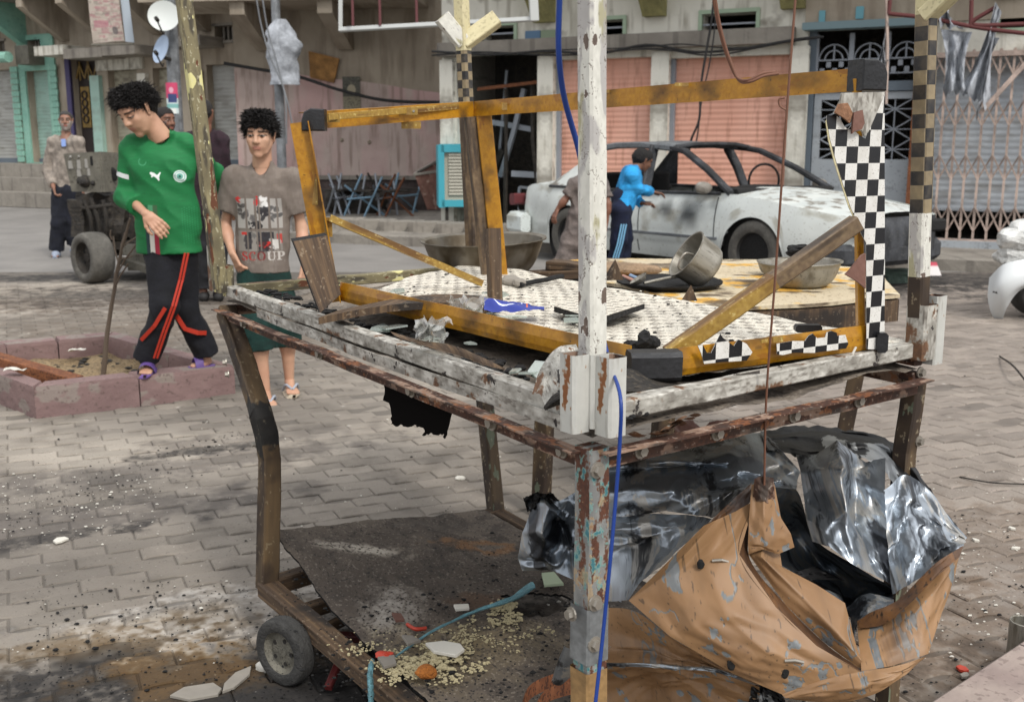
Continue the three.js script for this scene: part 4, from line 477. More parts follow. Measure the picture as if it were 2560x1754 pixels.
{ // ---- poles, dishes, banner
  const pole = (px, depth, h, r, label, mat, name = 'utility_pole') => { const p = atZ(px, 500, depth).setY(0); const t = thing(name, label, 'pole', p, 0); part(t, 'shaft', sweep(CIR(r, 12), [V(0, -0.05, 0), V(0, h, 0)], { up: V(0, 0, 1), scale: (k) => 1 - 0.25 * k }), mat); return t; };
  const gm = mottle('galvanised pole', 1, [131, 134, 137], 0.55, { metal: 0.3 });
  const D1 = 19.5, t1 = pole(452, D1, 7, 0.13, 'thick grey utility pole carrying a pink paper poster', gm); const p1 = t1.position;
  const [dx] = [0]; const poster = (x0, y0, x1, y1) => { const a = atZ(x0, y1, D1 - 0.16), c = atZ(x1, y0, D1 - 0.16); return [a.x - p1.x, a.y, c.x - p1.x, c.y]; };
  { const q = poster(431, 206, 463, 284); const w = q[2] - q[0], h = q[3] - q[1]; const g = grid(10, 4, (u, v) => { const a = (u - 0.5) * 1.6; return V(Math.sin(a) * 0.145 - 0.02, q[1] + v * h, Math.cos(a) * 0.145); }, 1, 1); part(t1, 'paper_poster', g, canvasMat('pole poster', 96, 180, (c, W, H) => { c.fillStyle = '#c9d6d6'; c.fillRect(0, 0, W, H); c.fillStyle = '#c8456a'; c.fillRect(0, 0, W, H * 0.5); c.fillStyle = '#d9a3b4'; c.beginPath(); c.arc(W * 0.5, H * 0.24, W * 0.18, 0, 7); c.fill(); c.fillStyle = '#33406e'; c.fillRect(W * 0.2, H * 0.36, W * 0.7, H * 0.28); c.fillStyle = '#7db0ac'; c.fillRect(0, H * 0.68, W, H * 0.14); c.fillStyle = '#dfe2dd'; c.fillRect(W * 0.1, H * 0.82, W * 0.7, H * 0.18); })); }
  const dish = (px, py, r, yaw, pitch, label, mat) => { const c = atZ(px, py, D1 - 0.35), t = thing('satellite_dish', label, 'satellite dish', c, 0, undefined); const g = lathe(Array.from({ length: 9 }, (_, i) => [r * i / 8, 0.16 * r * (i / 8) ** 2 * 1.4]), 28); g.rotateX(Math.PI / 2 - pitch); g.rotateY(yaw); part(t, 'reflector', g, mat); part(t, 'arm', tube([V(0, -r * 0.95, 0.05), V(0.05, -r * 1.15, 0.28), V(0.03, -r * 0.4, 0.5)], 0.015, 10, 6), M.greasy); part(t, 'feed_horn', sweep(CIR(0.035, 8), [V(0.03, -r * 0.42, 0.46), V(0.03, -r * 0.3, 0.55)]), M.greasy); part(t, 'bracket', sweep(SQ(0.05), [V(0, -r * 0.5, -0.05), V(p1.x - c.x, -r * 0.6, -0.35)]), M.greasy); return t; };
  dish(410, 42, 0.27, 0.15, 0.25, 'round white satellite dish fixed high on the utility pole', plain('white dish enamel', 0xc8ccc8, 0.5)); dish(408, 125, 0.25, -0.75, 0.3, 'pale blue satellite dish turned aside below the white one', plain('bluish dish enamel', 0x9fb0c6, 0.5));
  const t2 = pole(708, 18, 6.5, 0.085, 'slim grey pole with a torn plastic sheet tied round it', gm); const q0 = (x, y, d) => atZ(x, y, d).sub(t2.position);
  part(t2, 'torn_plastic', grid(16, 26, (u, v) => { const w = 0.08 + 0.18 * Math.sin(Math.min(1, v * 1.6) * Math.PI * 0.75); const a = (u - 0.5) * 5; const p = q0(lerp(700, 712, v), lerp(48, 212, v), 17.85); return V(p.x + Math.sin(a) * w * (1 + (fbm(u * 4, v * 5, 2, 4) - 0.5)), p.y, p.z + Math.cos(a) * w * 0.6 + (fbm(u * 6, v * 6, 2, 7) - 0.5) * 0.1); }, 1, 1), M.clothGrey);
  const cb = thing('loose_cable', 'pair of loose grey cables dropping past the slim pole', 'cable', t2.position.clone()); for (const pts of [[[640, -10], [652, 60], [675, 140], [705, 210], [722, 270], [732, 320]], [[655, -10], [668, 70], [690, 150], [712, 240], [716, 360]]]) part(cb, 'cable', tube(pts.map(([x, y]) => q0(x, y, 17.6)), 0.014, 30, 5), gm);
  { const bn = thing('hanging_banner', 'faded pinkish paper banner hanging from a white board', 'banner', atZ(272, 110, 21)), q = (x, y) => atZ(x, y, 21).sub(bn.position); const a = q(218, -20), c = q(232, 108), d = q(310, 102), e = q(296, -20);
    part(bn, 'printed_sheet', grid(12, 16, (u, v) => { const p = a.clone().lerp(e, u).lerp(c.clone().lerp(d, u), v); p.z += 0.03 * Math.sin(u * 7 + v * 3); return p; }, 1, 1), canvasMat('faded banner print', 160, 256, (g, w, h) => { g.fillStyle = '#a89d92'; g.fillRect(0, 0, w, h); const r = rng(31); for (let i = 0; i < 260; i++) { g.fillStyle = ['rgba(150,90,100,.28)', 'rgba(90,84,80,.2)', 'rgba(190,180,168,.3)'][i % 3]; g.fillRect(r() * w, r() * h, 6 + r() * 34, 3 + r() * 14); } g.fillStyle = 'rgba(80,74,76,.7)'; g.beginPath(); g.ellipse(w * 0.76, h * 0.22, 14, 22, 0.3, 0, 7); g.fill(); g.fillStyle = 'rgba(166,110,120,.6)'; g.fillRect(w * 0.1, h * 0.3, w * 0.45, h * 0.14); }, { rough: 0.85 }));
    const s = [q(297, -20), q(312, 104), q(334, 106), q(318, -20)]; part(bn, 'white_board', grid(1, 1, (u, v) => s[0].clone().lerp(s[3], u).lerp(s[1].clone().lerp(s[2], u), v).add(V(0, 0, -0.02)), 1, 1), plain('bluish white board', 0xaab4bd, 0.7)); part(bn, 'bottom_rod', sweep(CIR(0.02, 6), [q(228, 112), q(334, 110)]), M.panelDrab); }
  { // empty white sign frame under the eaves of the alley corner
    const f = thing('empty_sign_frame', 'empty white metal sign frame hanging above the alley', 'sign frame', atZ(1095, 75, 15).setY(0)), q = (x, y, d) => atZ(x, y, d).sub(f.position); const wm = plain('white frame paint', 0xb9bbb8, 0.6);
    const dl = 15.2, drr = 14.4; const seg = (x0, y0, d0, x1, y1, d1, n, w = 0.055) => part(f, n, sweep(SQ(w), [q(x0, y0, d0), q(x1, y1, d1)], { up: V(0.1, 0.3, 1) }), n === 'hanger' ? plain('red oxide rod', 0x5e3133, 0.7) : wm);
    seg(851, -30, dl, 851, 76, dl, 'upright'); seg(848, 74, dl, 1340, 47, drr, 'bottom_bar'); seg(1332, -30, drr, 1336, 52, drr, 'upright', 0.11); for (const x of [880, 948, 1040]) seg(x, -30, dl - 0.2, x + 2, 64, dl - 0.2, 'hanger', 0.035); }
}
{ // ---- water cooler, tipped rusty chute and chairs by the burnt shop
  const c = thing('air_cooler', 'turquoise desert air cooler with a pale louvred side', 'air cooler', atZ(1156, 500, 16.2).setY(0.11), 0.12), tq = plain('turquoise cooler paint', 0x3b9bab, 0.5); const p = c.position, s = 2644 / -p.z; const w = 0.66, h = 0.92;
  for (const [x, y, ww, hh] of [[-w / 2, h / 2, 0.09, h], [w / 2, h / 2, 0.09, h], [0, h - 0.05, w, 0.12], [0, 0.06, w, 0.1]]) part(c, 'frame', bx(ww, hh, 0.6, x, y + 0.35, 0, 0.01), tq); part(c, 'panel', bx(w - 0.09, h - 0.2, 0.5, 0, h / 2 + 0.35, -0.02), plain('cream panel', 0xa9a595, 0.7)); for (let i = 0; i < 14; i++) part(c, 'louvre', bx(w - 0.22, 0.03, 0.03, 0, 0.55 + i * 0.048, 0.25, 0.005), plain('pale louvre', 0xb7b4a6, 0.6)); for (const x of [-0.25, 0.25]) for (const z of [-0.2, 0.2]) part(c, 'leg', bx(0.05, 0.42, 0.05, x, 0.2, z), M.greasy);
  const k = thing('rusty_bin', 'tipped rusty sheet-metal bin with an open slanting top', 'bin', atZ(1090, 524, 17).setY(0.11)), d = -k.position.z, L = (x, y, dd = 0) => atZ(x, y, d + dd).sub(k.position); const fr = [L(1036, 436), L(1120, 424), L(1116, 522), L(1068, 524)], bk = [L(1046, 428, 0.7), L(1130, 380, 0.7), L(1126, 510, 0.7), L(1076, 512, 0.7)];
  const quad = (n, a, b2, c2, e, m) => part(k, n, grid(6, 6, (u, v) => a.clone().lerp(b2, u).lerp(e.clone().lerp(c2, u), v).add(V(0, 0, (fbm(u * 3, v * 3, 2, 9) - 0.5) * 0.04)), 1, 1), m); quad('front_panel', ...fr, M.rustSheet); quad('side_panel', fr[1], bk[1], bk[2], fr[2], M.rustSheet); quad('side_panel', fr[0], bk[0], bk[3], fr[3], M.rustSheet); quad('back_panel', ...bk, M.rustSheet); quad('bottom_panel', fr[3], fr[2], bk[2], bk[3], M.rustSheet); part(k, 'rim', sweep(SQ(0.04), [fr[0], bk[0], bk[1]]), M.concrete); part(k, 'rim', sweep(SQ(0.04), [fr[0], fr[1], bk[1]]), M.concrete);
  const r = rng(61); const chair = (px, py, lab, m, turn) => { const t = thing('tipped_chair', lab, 'chair', gnd(px, py + 16).setY(0.12), turn, 'chair frames piled against the pink wall'); const tu = (a, b2) => part(t, 'tube', tube([V(...a), V((a[0] + b2[0]) / 2, (a[1] + b2[1]) / 2, (a[2] + b2[2]) / 2 + 0.01), V(...b2)], 0.02, 6, 6), m); tu([-0.25, 0, 0.2], [-0.05, 0.75, -0.1]); tu([0.2, 0, 0.2], [0.4, 0.7, -0.1]); tu([0.3, 0, -0.3], [-0.3, 0.55, 0.1]); tu([-0.25, 0.3, 0.1], [0.3, 0.35, 0.1]); part(t, 'seat', bx(0.42, 0.03, 0.4, 0.1, 0.45, -0.05), M.greasy); };
  const lb = 'overturned tube-frame chair lying against the pink wall'; const bl = plain('light blue tube', 0x7694a8, 0.6); chair(865, 535, lb, M.ironPale, 0.3); chair(905, 540, lb, bl, -0.5); chair(955, 538, lb, M.ironPale, 0.9); chair(1005, 532, lb, bl, 0.1); chair(840, 538, lb, M.ironPale, 1.4); chair(930, 530, lb, M.greasy, 2.2); chair(980, 540, lb, M.rustIron, -1.1);
  const hp = solo('rag_heap', 'dark heap of rags and debris against the pink wall', 'rags', blob(0.36, 3, 0.6, 3, [1.5, 1.0, 0.8]).translate(...gnd(890, 548).setY(0.34).toArray()), M.greasy);
}
// ------------------------------------------------------------------ planter, sapling
{
  const pl = thing('tree_planter', 'square planter of maroon kerbstones round a bare sapling', 'planter', PLANT[0].clone().add(PLANT[2]).multiplyScalar(0.5)), o = pl.position, H = 0.16, T = 0.13, c = PLANT.reduce((a, b) => a.add(b), V()).multiplyScalar(0.25), r = rng(13);
  const ins = (i) => { const p = PLANT[i]; return p.clone().lerp(c, 0.19).setY(0); };
  for (let i = 0; i < 4; i++) { const a = PLANT[i], b = PLANT[(i + 1) % 4], ai = ins(i), bi = ins((i + 1) % 4), n = [2, 3, 3, 2][i];
    for (let k = 0; k < n; k++) { const t0 = k / n + (k ? 0.004 : 0), t1 = (k + 1) / n - (k < n - 1 ? 0.004 : 0), e = 0.012, lo = [a.clone().lerp(b, t0), a.clone().lerp(b, t1), ai.clone().lerp(bi, t1), ai.clone().lerp(bi, t0)], up = lo.map((p, j) => { const q = p.clone().lerp(lo[(j + 2) % 4], e * 2.2); q.y = H + (r() - 0.5) * 0.006; return q; }), mid = lo.map((p) => p.clone().setY(H - 0.025));
      const pos = []; const Q = (p, q, s, t) => { for (const v of [p, q, s, p, s, t]) pos.push(v.x - o.x, v.y, v.z - o.z); }; const low = lo.map((p) => p.clone().setY(-0.03));
      for (let j = 0; j < 4; j++) { const m = (j + 1) % 4; Q(low[j], low[m], mid[m], mid[j]); Q(mid[j], mid[m], up[m], up[j]); } Q(up[0], up[1], up[2], up[3]);
      const g = new THREE.BufferGeometry(); g.setAttribute('position', new THREE.Float32BufferAttribute(pos, 3)); part(pl, 'kerbstone', boxUV(g, 1, i * 0.7 + k * 0.3), M.kerb); } }
  const n = 18, q = [0, 1, 2, 3].map((i) => ins(i)); part(pl, 'soil', grid(n, n, (u, v) => { const p = q[0].clone().lerp(q[1], u).lerp(q[3].clone().lerp(q[2], u), v).sub(o); p.y = 0.035 + (fbm(u * 6, v * 6, 3, 8) - 0.5) * 0.08; return p; }, 1.2, 1.4), M.soil);
  const deb = []; for (let i = 0; i < 90; i++) { const u = 0.08 + r() * 0.84, v = 0.08 + r() * 0.84, p = q[0].clone().lerp(q[1], u).lerp(q[3].clone().lerp(q[2], u), v).sub(o); deb.push(blob(0.005 + r() * 0.013, i, 0.5, 1, [1.5, 0.6, 1]).translate(p.x, 0.05, p.z)); } part(pl, 'soil_litter', deb, M.greasy, { stuff: true });
  const b0 = gnd(-40, 892, 0.2), b1 = gnd(192, 958, 0.1); solo('steel_channel', 'rusty steel channel lying across the planter corner', 'steel beam', sweep(SQ(0.09, 0.07), [b0, b1]), M.rustIron);
  for (const [x, y, lb] of [[190, 885, 'crumpled white paper on the planter soil'], [40, 935, 'white paper scrap on the planter kerb']]) { const p = gnd(x, y, y > 900 ? 0.165 : 0.08); solo('paper_scrap', lb, 'paper', grid(5, 4, (u, v) => V(p.x + (u - 0.5) * 0.1, p.y + 0.012 + fbm(u * 3, v * 3, 2, x) * 0.03, p.z + (v - 0.5) * 0.08), 1, 1), M.white); }
  const bark = plain('sapling bark', 0x5d5044, 0.9), sp = thing('bare_sapling', 'thin leafless sapling standing in the planter', 'sapling', gnd(258, 935, 0.05)), d = -sp.position.z, L = (x, y, k = 0) => atZ(x, y, d + k).sub(sp.position);
  part(sp, 'trunk', sweep(CIR(0.016, 8), [L(258, 940), L(264, 860), L(277, 770), L(290, 690), L(304, 620), L(325, 545)], { seg: 3, up: V(0, 0, 1), jitter: 0.004, scale: (t) => 1 - 0.55 * t }), bark);
  for (const [x0, y0, x1, y1, k] of [[292, 685, 340, 610, -0.1], [300, 640, 312, 580, 0.05], [296, 660, 282, 590, 0.08], [285, 720, 320, 660, -0.08], [305, 618, 345, 590, 0.1], [297, 650, 330, 640, 0.1], [279, 600, 276, 575, 0]]) part(sp, 'branch', sweep(CIR(0.005, 5), [L(x0, y0), L((x0 + x1) / 2 - 3, (y0 + y1) / 2, k / 2), L(x1, y1, k)], { seg: 2, up: V(0, 0, 1), jitter: 0.003 }), bark);
}
{ // kerb of another planter at the lower right corner, and the steel pipe behind it
  const a = gnd(2270, 1790, 0.15), b = gnd(2620, 1560, 0.15), d = b.clone().sub(a).normalize(), n = V(-d.z, 0, d.x), k = thing('kerbstone_edge', 'maroon kerbstone edge beside the rubbish-strewn paving', 'kerb', a.clone().setY(0)); if (n.z > 0) n.negate();
  const e = a.clone().addScaledVector(d, -0.3), f = b.clone().addScaledVector(d, 0.6); for (let i = 0; i < 2; i++) { const p0 = e.clone().lerp(f, i / 2 + (i ? 0.004 : 0)), p1 = e.clone().lerp(f, (i + 1) / 2); wpart(k, 'kerbstone', sweep(SQ(0.14, 0.18, 0.014), [p0.addScaledVector(n, -0.07).setY(0.07), p1.addScaledVector(n, -0.07).setY(0.07)]), M.kerbTop); }
  const p = gnd(2552, 1655, 0); const t = thing('steel_pipe', 'short open steel pipe standing by the maroon kerb', 'pipe', p); const R = 0.036; part(t, 'shell', lathe([[R - 0.004, 0], [R, 0], [R, 0.115], [R - 0.002, 0.118], [R - 0.005, 0.115], [R - 0.005, 0.004], [0.001, 0.004]], 32), M.aluPot);
}
// ------------------------------------------------------------------ wheels
function wheel(parent, R, W, mats, at, axis = 0, name = 'wheel') { // axis along local z, turned by axis about y
  const g = new THREE.Group(); g.name = name; g.position.copy(at); g.rotation.y = axis; parent.add(g); const t = [], n = 10; for (let i = 0; i <= n; i++) { const a = i / n * Math.PI; t.push([R * (0.80 + 0.20 * Math.sin(a) ** 0.45), -Math.cos(a) * W / 2]); }
  const tg = lathe([[R * 0.62, -W * 0.42], [R * 0.7, -W * 0.5], ...t, [R * 0.7, W * 0.5], [R * 0.62, W * 0.42]], 40); tg.rotateX(Math.PI / 2); part(g, 'tyre', tg, mats[0]);
  const rg = lathe([[0.001, W * 0.22], [R * 0.14, W * 0.24], [R * 0.17, W * 0.16], [R * 0.36, W * 0.2], [R * 0.46, W * 0.08], [R * 0.56, W * 0.12], [R * 0.62, W * 0.38], [R * 0.66, W * 0.44]], 32); rg.rotateX(Math.PI / 2); part(g, 'rim', rg, mats[1]);
  for (let i = 0; i < 5; i++) { const a = i / 5 * 2 * Math.PI; part(g, 'lug_hole', sweep(CIR(R * 0.07, 8), [V(Math.cos(a) * R * 0.36, Math.sin(a) * R * 0.36, W * 0.17), V(Math.cos(a) * R * 0.36, Math.sin(a) * R * 0.36, W * 0.215)]), mats[2] ?? M.char); }
  return g;
}
{ // ------------------------------------------------------------------ burnt white saloon
  const wf = gnd(1876, 716), wr = atZ(1384, 600, 12.75).setY(0), fwd = wf.clone().sub(wr).normalize(), turn = Math.atan2(-fwd.z, fwd.x), wb = 2.8; // near wheels
  const side = V(fwd.z, 0, -fwd.x); if (side.z > 0) side.negate(); // to the far side
  const o = wf.clone().addScaledVector(fwd, -1.45).addScaledVector(side, 0.84).setY(0);
  const car = thing('burnt_car', 'burnt-out white saloon car with no window glass parked before the orange shutters', 'car', o, turn), xF = 1.45, xR = xF - wb, L2 = 2.5;
  const top = (x) => x < -1.75 ? 0.90 - 0.06 * sstep(-2.1, -2.5, x) : x < 0.95 ? lerp(0.90, 0.865, sstep(-1.75, -0.3, x)) + 0.02 * sstep(0.2, 0.95, x) : lerp(0.89, 0.70, Math.pow((x - 0.95) / 1.55, 1.5));
  const wid = (x) => 0.88 * Math.pow(1 - Math.pow(Math.abs(x) / 2.62, 6), 0.28), arch = (x, c, r = 0.375) => Math.abs(x - c) < r ? 0.30 + Math.sqrt(r * r - (x - c) ** 2) : 0;
  const low = (x) => Math.max(0.2 + 0.06 * sstep(1.9, 2.4, Math.abs(x)), arch(x, xF), arch(x, xR));
  const zs = (x, y) => wid(x) * (1 - 0.10 * Math.pow(clamp((y - 0.52) / 0.4, -1, 1.2), 2)) + (y < 0.42 ? 0.012 : 0);
  const col = (g, f) => { const p = g.attributes.position, c = []; for (let i = 0; i < p.count; i++) { const k = f(p.getX(i), p.getY(i), p.getZ(i)); c.push(...k); } g.setAttribute('color', new THREE.Float32BufferAttribute(c, 3)); return g; };
  const scorch = (x, y) => { let k = 1; for (const [a, b, r, s] of [[0.62, 0.66, 0.2, 0.9], [0.25, 0.7, 0.13, 0.85], [0.95, 0.78, 0.07, 0.6], [-1.85, 0.62, 0.3, 0.3], [-0.6, 0.84, 0.2, 0.5]]) { const d = Math.hypot((x - a) * 0.8, y - b) / r + (fbm(x * 9, y * 9, 3, 3) - 0.5) * 0.8; k *= 1 - s * clamp(1.1 - d); } const n = fbm(x * 5 + 3, y * 7, 4, 9); k *= 1 - 0.75 * clamp((y - 0.80 + (n - 0.5) * 0.22) * 9) * clamp(1.6 - Math.abs(x + 0.2)); k *= 1 - 0.14 * clamp((fbm(x * 3, y * 6 + 4, 4, 12) - 0.5) * 4); return k; };
  const xs = []; for (let i = 0; i <= 130; i++) xs.push(lerp(-L2, L2, i / 130));
  for (const s of [1, -1]) { const g = grid(130, 16, (u, v) => { const x = xs[Math.round(u * 130)], y = lerp(low(x), top(x), v); return V(x, y, s * zs(x, y)); }, 5, 0.8); const body = part(car, 'side_body', col(g, (x, y) => { const k = scorch(x, y), tr = y < 0.43 && y > 0.33 ? 0.72 : 1; return [k * tr, k * tr * 0.99, k * tr * 0.97]; }), M.carWhite);
    for (const x of [0.98, -0.12, -1.1]) part(body, 'door_gap', sweep(SQ(0.006, 0.012, 0.001), Array.from({ length: 7 }, (_, i) => { const y = lerp(0.24, 0.85, i / 6), xx = x + (x < -1 ? 0.25 * (i / 6 - 0.4) : 0); return V(xx, y, s * (zs(xx, y) + 0.0005)); }), { up: V(1, 0, 0) }), M.char);
    part(body, 'rub_strip', sweep(SQ(0.015, 0.03, 0.004), Array.from({ length: 24 }, (_, i) => { const x = lerp(xR + 0.42, xF - 0.42, i / 23); return V(x, 0.44, s * (zs(x, 0.44) + 0.006)); }), { up: V(0, 1, 0) }), M.carRoof); for (const x of [-0.02, -0.98]) part(body, 'door_handle', bx(0.14, 0.025, 0.03, x, 0.76, s * (zs(x, 0.76) + 0.01), 0.006), M.carWhite2 ?? M.carRoof);
    for (const xw of [xF, xR]) part(car, 'wheel_well', sweep(CIR(0.41, 20), [V(xw, 0.30, s * 0.5), V(xw, 0.30, s * 0.80)]), M.char);
  }
  const topG = (x0, x1, n) => grid(n, 14, (u, v) => { const x = lerp(x0, x1, u), sgn = v * 2 - 1, y = top(x); return V(x, y + 0.05 * (1 - sgn * sgn) - 0.012 * sgn ** 8 + (Math.abs(sgn) < 0.95 ? (fbm(x * 5, sgn * 4, 3, 7) - 0.5) * 0.02 : 0), sgn * zs(x, y)); }, x1 - x0, 1.7);
  part(car, 'bonnet', topG(0.95, 2.5, 30), M.carHood); part(car, 'boot_lid', topG(-2.5, -1.72, 14), M.carHood);
  const cap = (x, s) => grid(20, 10, (u, v) => { const y = lerp(low(x), top(x), v), sgn = u * 2 - 1; return V(x + s * 0.06 * Math.sin(v * Math.PI) * (1 - sgn ** 4), y, sgn * zs(x, y)); }, 1.7, 0.5);
  const fc = part(car, 'front_fascia', cap(2.5, 1), M.carBurnt); for (const s of [1, -1]) part(car, 'headlamp_hole', bx(0.08, 0.12, 0.42, 2.5, 0.6, s * 0.5, 0.02), M.char); part(car, 'bumper', sweep(SQ(0.16, 0.22, 0.05), [V(2.15, 0.36, 0.84), V(2.4, 0.36, 0.72), V(2.46, 0.36, 0.4), V(2.48, 0.36, 0), V(2.46, 0.36, -0.4), V(2.4, 0.36, -0.72), V(2.15, 0.36, -0.84)]), M.carBurnt);
  part(car, 'rear_fascia', col(cap(-2.5, -1), () => [1, 1, 1]), M.carWhite); part(car, 'rear_bumper', col(sweep(SQ(0.14, 0.26, 0.05), [V(-2.1, 0.42, 0.9), V(-2.46, 0.42, 0.84), V(-2.56, 0.42, 0.4), V(-2.58, 0.42, 0), V(-2.56, 0.42, -0.4), V(-2.46, 0.42, -0.84), V(-2.1, 0.42, -0.9)]), () => [0.95, 0.97, 0.97]), M.carWhite); for (const s of [1, -1]) part(car, 'tail_lamp', bx(0.1, 0.14, 0.34, -2.48, 0.7, s * 0.66, 0.02), plain('scorched tail lamp', 0x5a2326, 0.5));
  // greenhouse
  for (const s of [1, -1]) {
    part(car, 'front_pillar', sweep(SQ(0.075, 0.06, 0.015), [V(1.12, 0.89, s * 0.80), V(0.7, 1.12, s * 0.70), V(0.28, 1.30, s * 0.60), V(0.0, 1.345, s * 0.57)]), M.carBurnt); part(car, 'centre_pillar', sweep(SQ(0.12, 0.05, 0.012), [V(-0.1, 0.88, s * 0.80), V(-0.14, 1.12, s * 0.70), V(-0.2, 1.34, s * 0.585)], { up: V(1, 0, 0) }), M.carBurnt);
    part(car, 'rear_pillar', grid(8, 8, (u, v) => { const y = lerp(0.885, 1.335, v), x0 = lerp(-1.2, -0.98, v), x1 = lerp(-1.78, -1.08, v); return V(lerp(x1, x0, u), y, s * lerp(0.80, 0.575, v) + s * 0.01 * Math.sin(u * 3)); }, 0.5, 0.6), s > 0 ? col2() : M.carBurnt);
    part(car, 'roof_rail', sweep(SQ(0.06, 0.07, 0.015), [V(0.12, 1.33, s * 0.585), V(-0.4, 1.365, s * 0.58), V(-0.8, 1.36, s * 0.575), V(-1.06, 1.33, s * 0.575)]), M.carRoof); part(car, 'mirror', blob(0.09, 4, 0.15, 2, [0.8, 0.7, 1.1]).translate(0.86, 0.94, s * 0.92), M.carHood); part(car, 'door_sill', sweep(SQ(0.06, 0.03, 0.008), [V(-1.75, 0.885, s * 0.79), V(-0.3, 0.87, s * 0.81), V(1.0, 0.885, s * 0.80)]), M.carBurnt);
  }
  function col2() { return M.carHood; }
  part(car, 'roof_panel', grid(20, 14, (u, v) => { const x = lerp(-1.08, 0.14, u), sgn = v * 2 - 1; return V(x, 1.335 + 0.055 * (1 - sgn * sgn) + 0.02 * Math.sin(u * Math.PI) + (fbm(u * 5, v * 5, 2, 3) - 0.5) * 0.015, sgn * 0.60); }, 1.2, 1.1), M.carRoof);
  part(car, 'windscreen_header', sweep(SQ(0.07, 0.04, 0.01), [V(0.1, 1.345, 0.57), V(0.16, 1.375, 0.3), V(0.17, 1.38, 0), V(0.16, 1.375, -0.3), V(0.1, 1.345, -0.57)]), M.carBurnt); part(car, 'cowl', bx(0.3, 0.06, 1.5, 1.02, 0.90, 0, 0.02), M.char);
  part(car, 'floor', bx(4.2, 0.12, 1.5, 0, 0.28, 0, 0.03), M.char); part(car, 'dashboard', blob(0.3, 5, 0.35, 3, [0.8, 0.42, 2.2]).translate(0.85, 0.84, 0), M.char); part(car, 'steering_wheel', new THREE.TorusGeometry(0.18, 0.014, 8, 24).rotateY(Math.PI / 2 - 0.4).translate(0.55, 0.98, -0.36), M.char);
  for (const [x, z] of [[-0.05, 0.38], [-0.05, -0.38]]) { const st = part(car, 'seat_frame', [bx(0.5, 0.16, 0.5, x + 0.1, 0.5, z, 0.03), bx(0.12, 0.3, 0.46, x - 0.22, 0.68, z, 0.03)], M.char); } part(car, 'rear_seat_frame', [bx(0.5, 0.2, 1.3, -0.95, 0.52, 0, 0.03), bx(0.12, 0.5, 1.3, -1.25, 0.8, 0, 0.03)], M.char); part(car, 'rear_shelf', bx(0.6, 0.05, 1.4, -1.5, 0.86, 0, 0.01), M.char);
  const rim = plain('sooty wheel steel', 0x3c3b39, 0.6, 0.4); for (const [x, s] of [[xF, 1], [xR, 1], [xF, -1], [xR, -1]]) wheel(car, 0.325, 0.2, [M.dustyRubber, rim, M.steel], V(x, 0.325, s * 0.75), s > 0 ? 0 : Math.PI);
}
{ // white car with sacks at the right edge: only its wing and wheel arch show
  const c = thing('white_car', 'white car at the edge of the paving with white sacks piled on its bonnet', 'car', gnd(2640, 800).setY(0), 0.2), d = -c.position.z, L = (x, y, k = 0) => atZ(x, y, d + k).sub(c.position), wm = plain('white car paint', 0xc9cccc, 0.35);
  const rows = [[[2472, 690], [2500, 656], [2560, 645], [2640, 640], [2740, 640]], [[2464, 738], [2484, 708], [2540, 688], [2640, 680], [2740, 680]], [[2474, 778], [2494, 742], [2535, 712], [2640, 696], [2740, 696]], [[2506, 818], [2508, 765], [2540, 722], [2640, 700], [2740, 700]]], S = rows.map((q, i) => new THREE.CatmullRomCurve3(q.map(([x, y], n) => L(x, y, (n === 0 ? 0.22 : n === 1 ? 0.06 : 0) - [0, 0.05, 0.05, 0.0][i]))));
  part(c, 'wing', grid(30, 18, (u, v) => new THREE.CatmullRomCurve3(S.map((s) => s.getPoint(u))).getPoint(v), 1, 1), wm); wheel(c, 0.28, 0.2, [M.rubber, plain('alloy', 0x777777, 0.5, 0.5)], L(2610, 770, 0.16).setY(0.28), 0); part(c, 'wheel_well', bx(0.5, 0.4, 0.2, L(2680, 760, 0.3).x, 0.4, -0.4), M.char); part(c, 'lamp_slot', bx(0.06, 0.03, 0.05, L(2492, 728).x, L(2492, 728).y, -0.06, 0.01), M.char);
  const tops = [[2552, 588, 0.17], [2548, 632, 0.17], [2590, 570, 0.2], [2600, 640, 0.24], [2650, 600, 0.26]]; const lb = 'bulging white woven sack lying on the white car'; tops.forEach(([x, y, r], i) => { const p = atZ(x, y + 10, d + 0.12); solo('white_sack', lb, 'sack', [blob(r, i + 3, 0.3, 4, [1.1, 0.6, 0.9]).translate(p.x, p.y, p.z)], M.bagWhite, 'sacks on the white car'); });
}
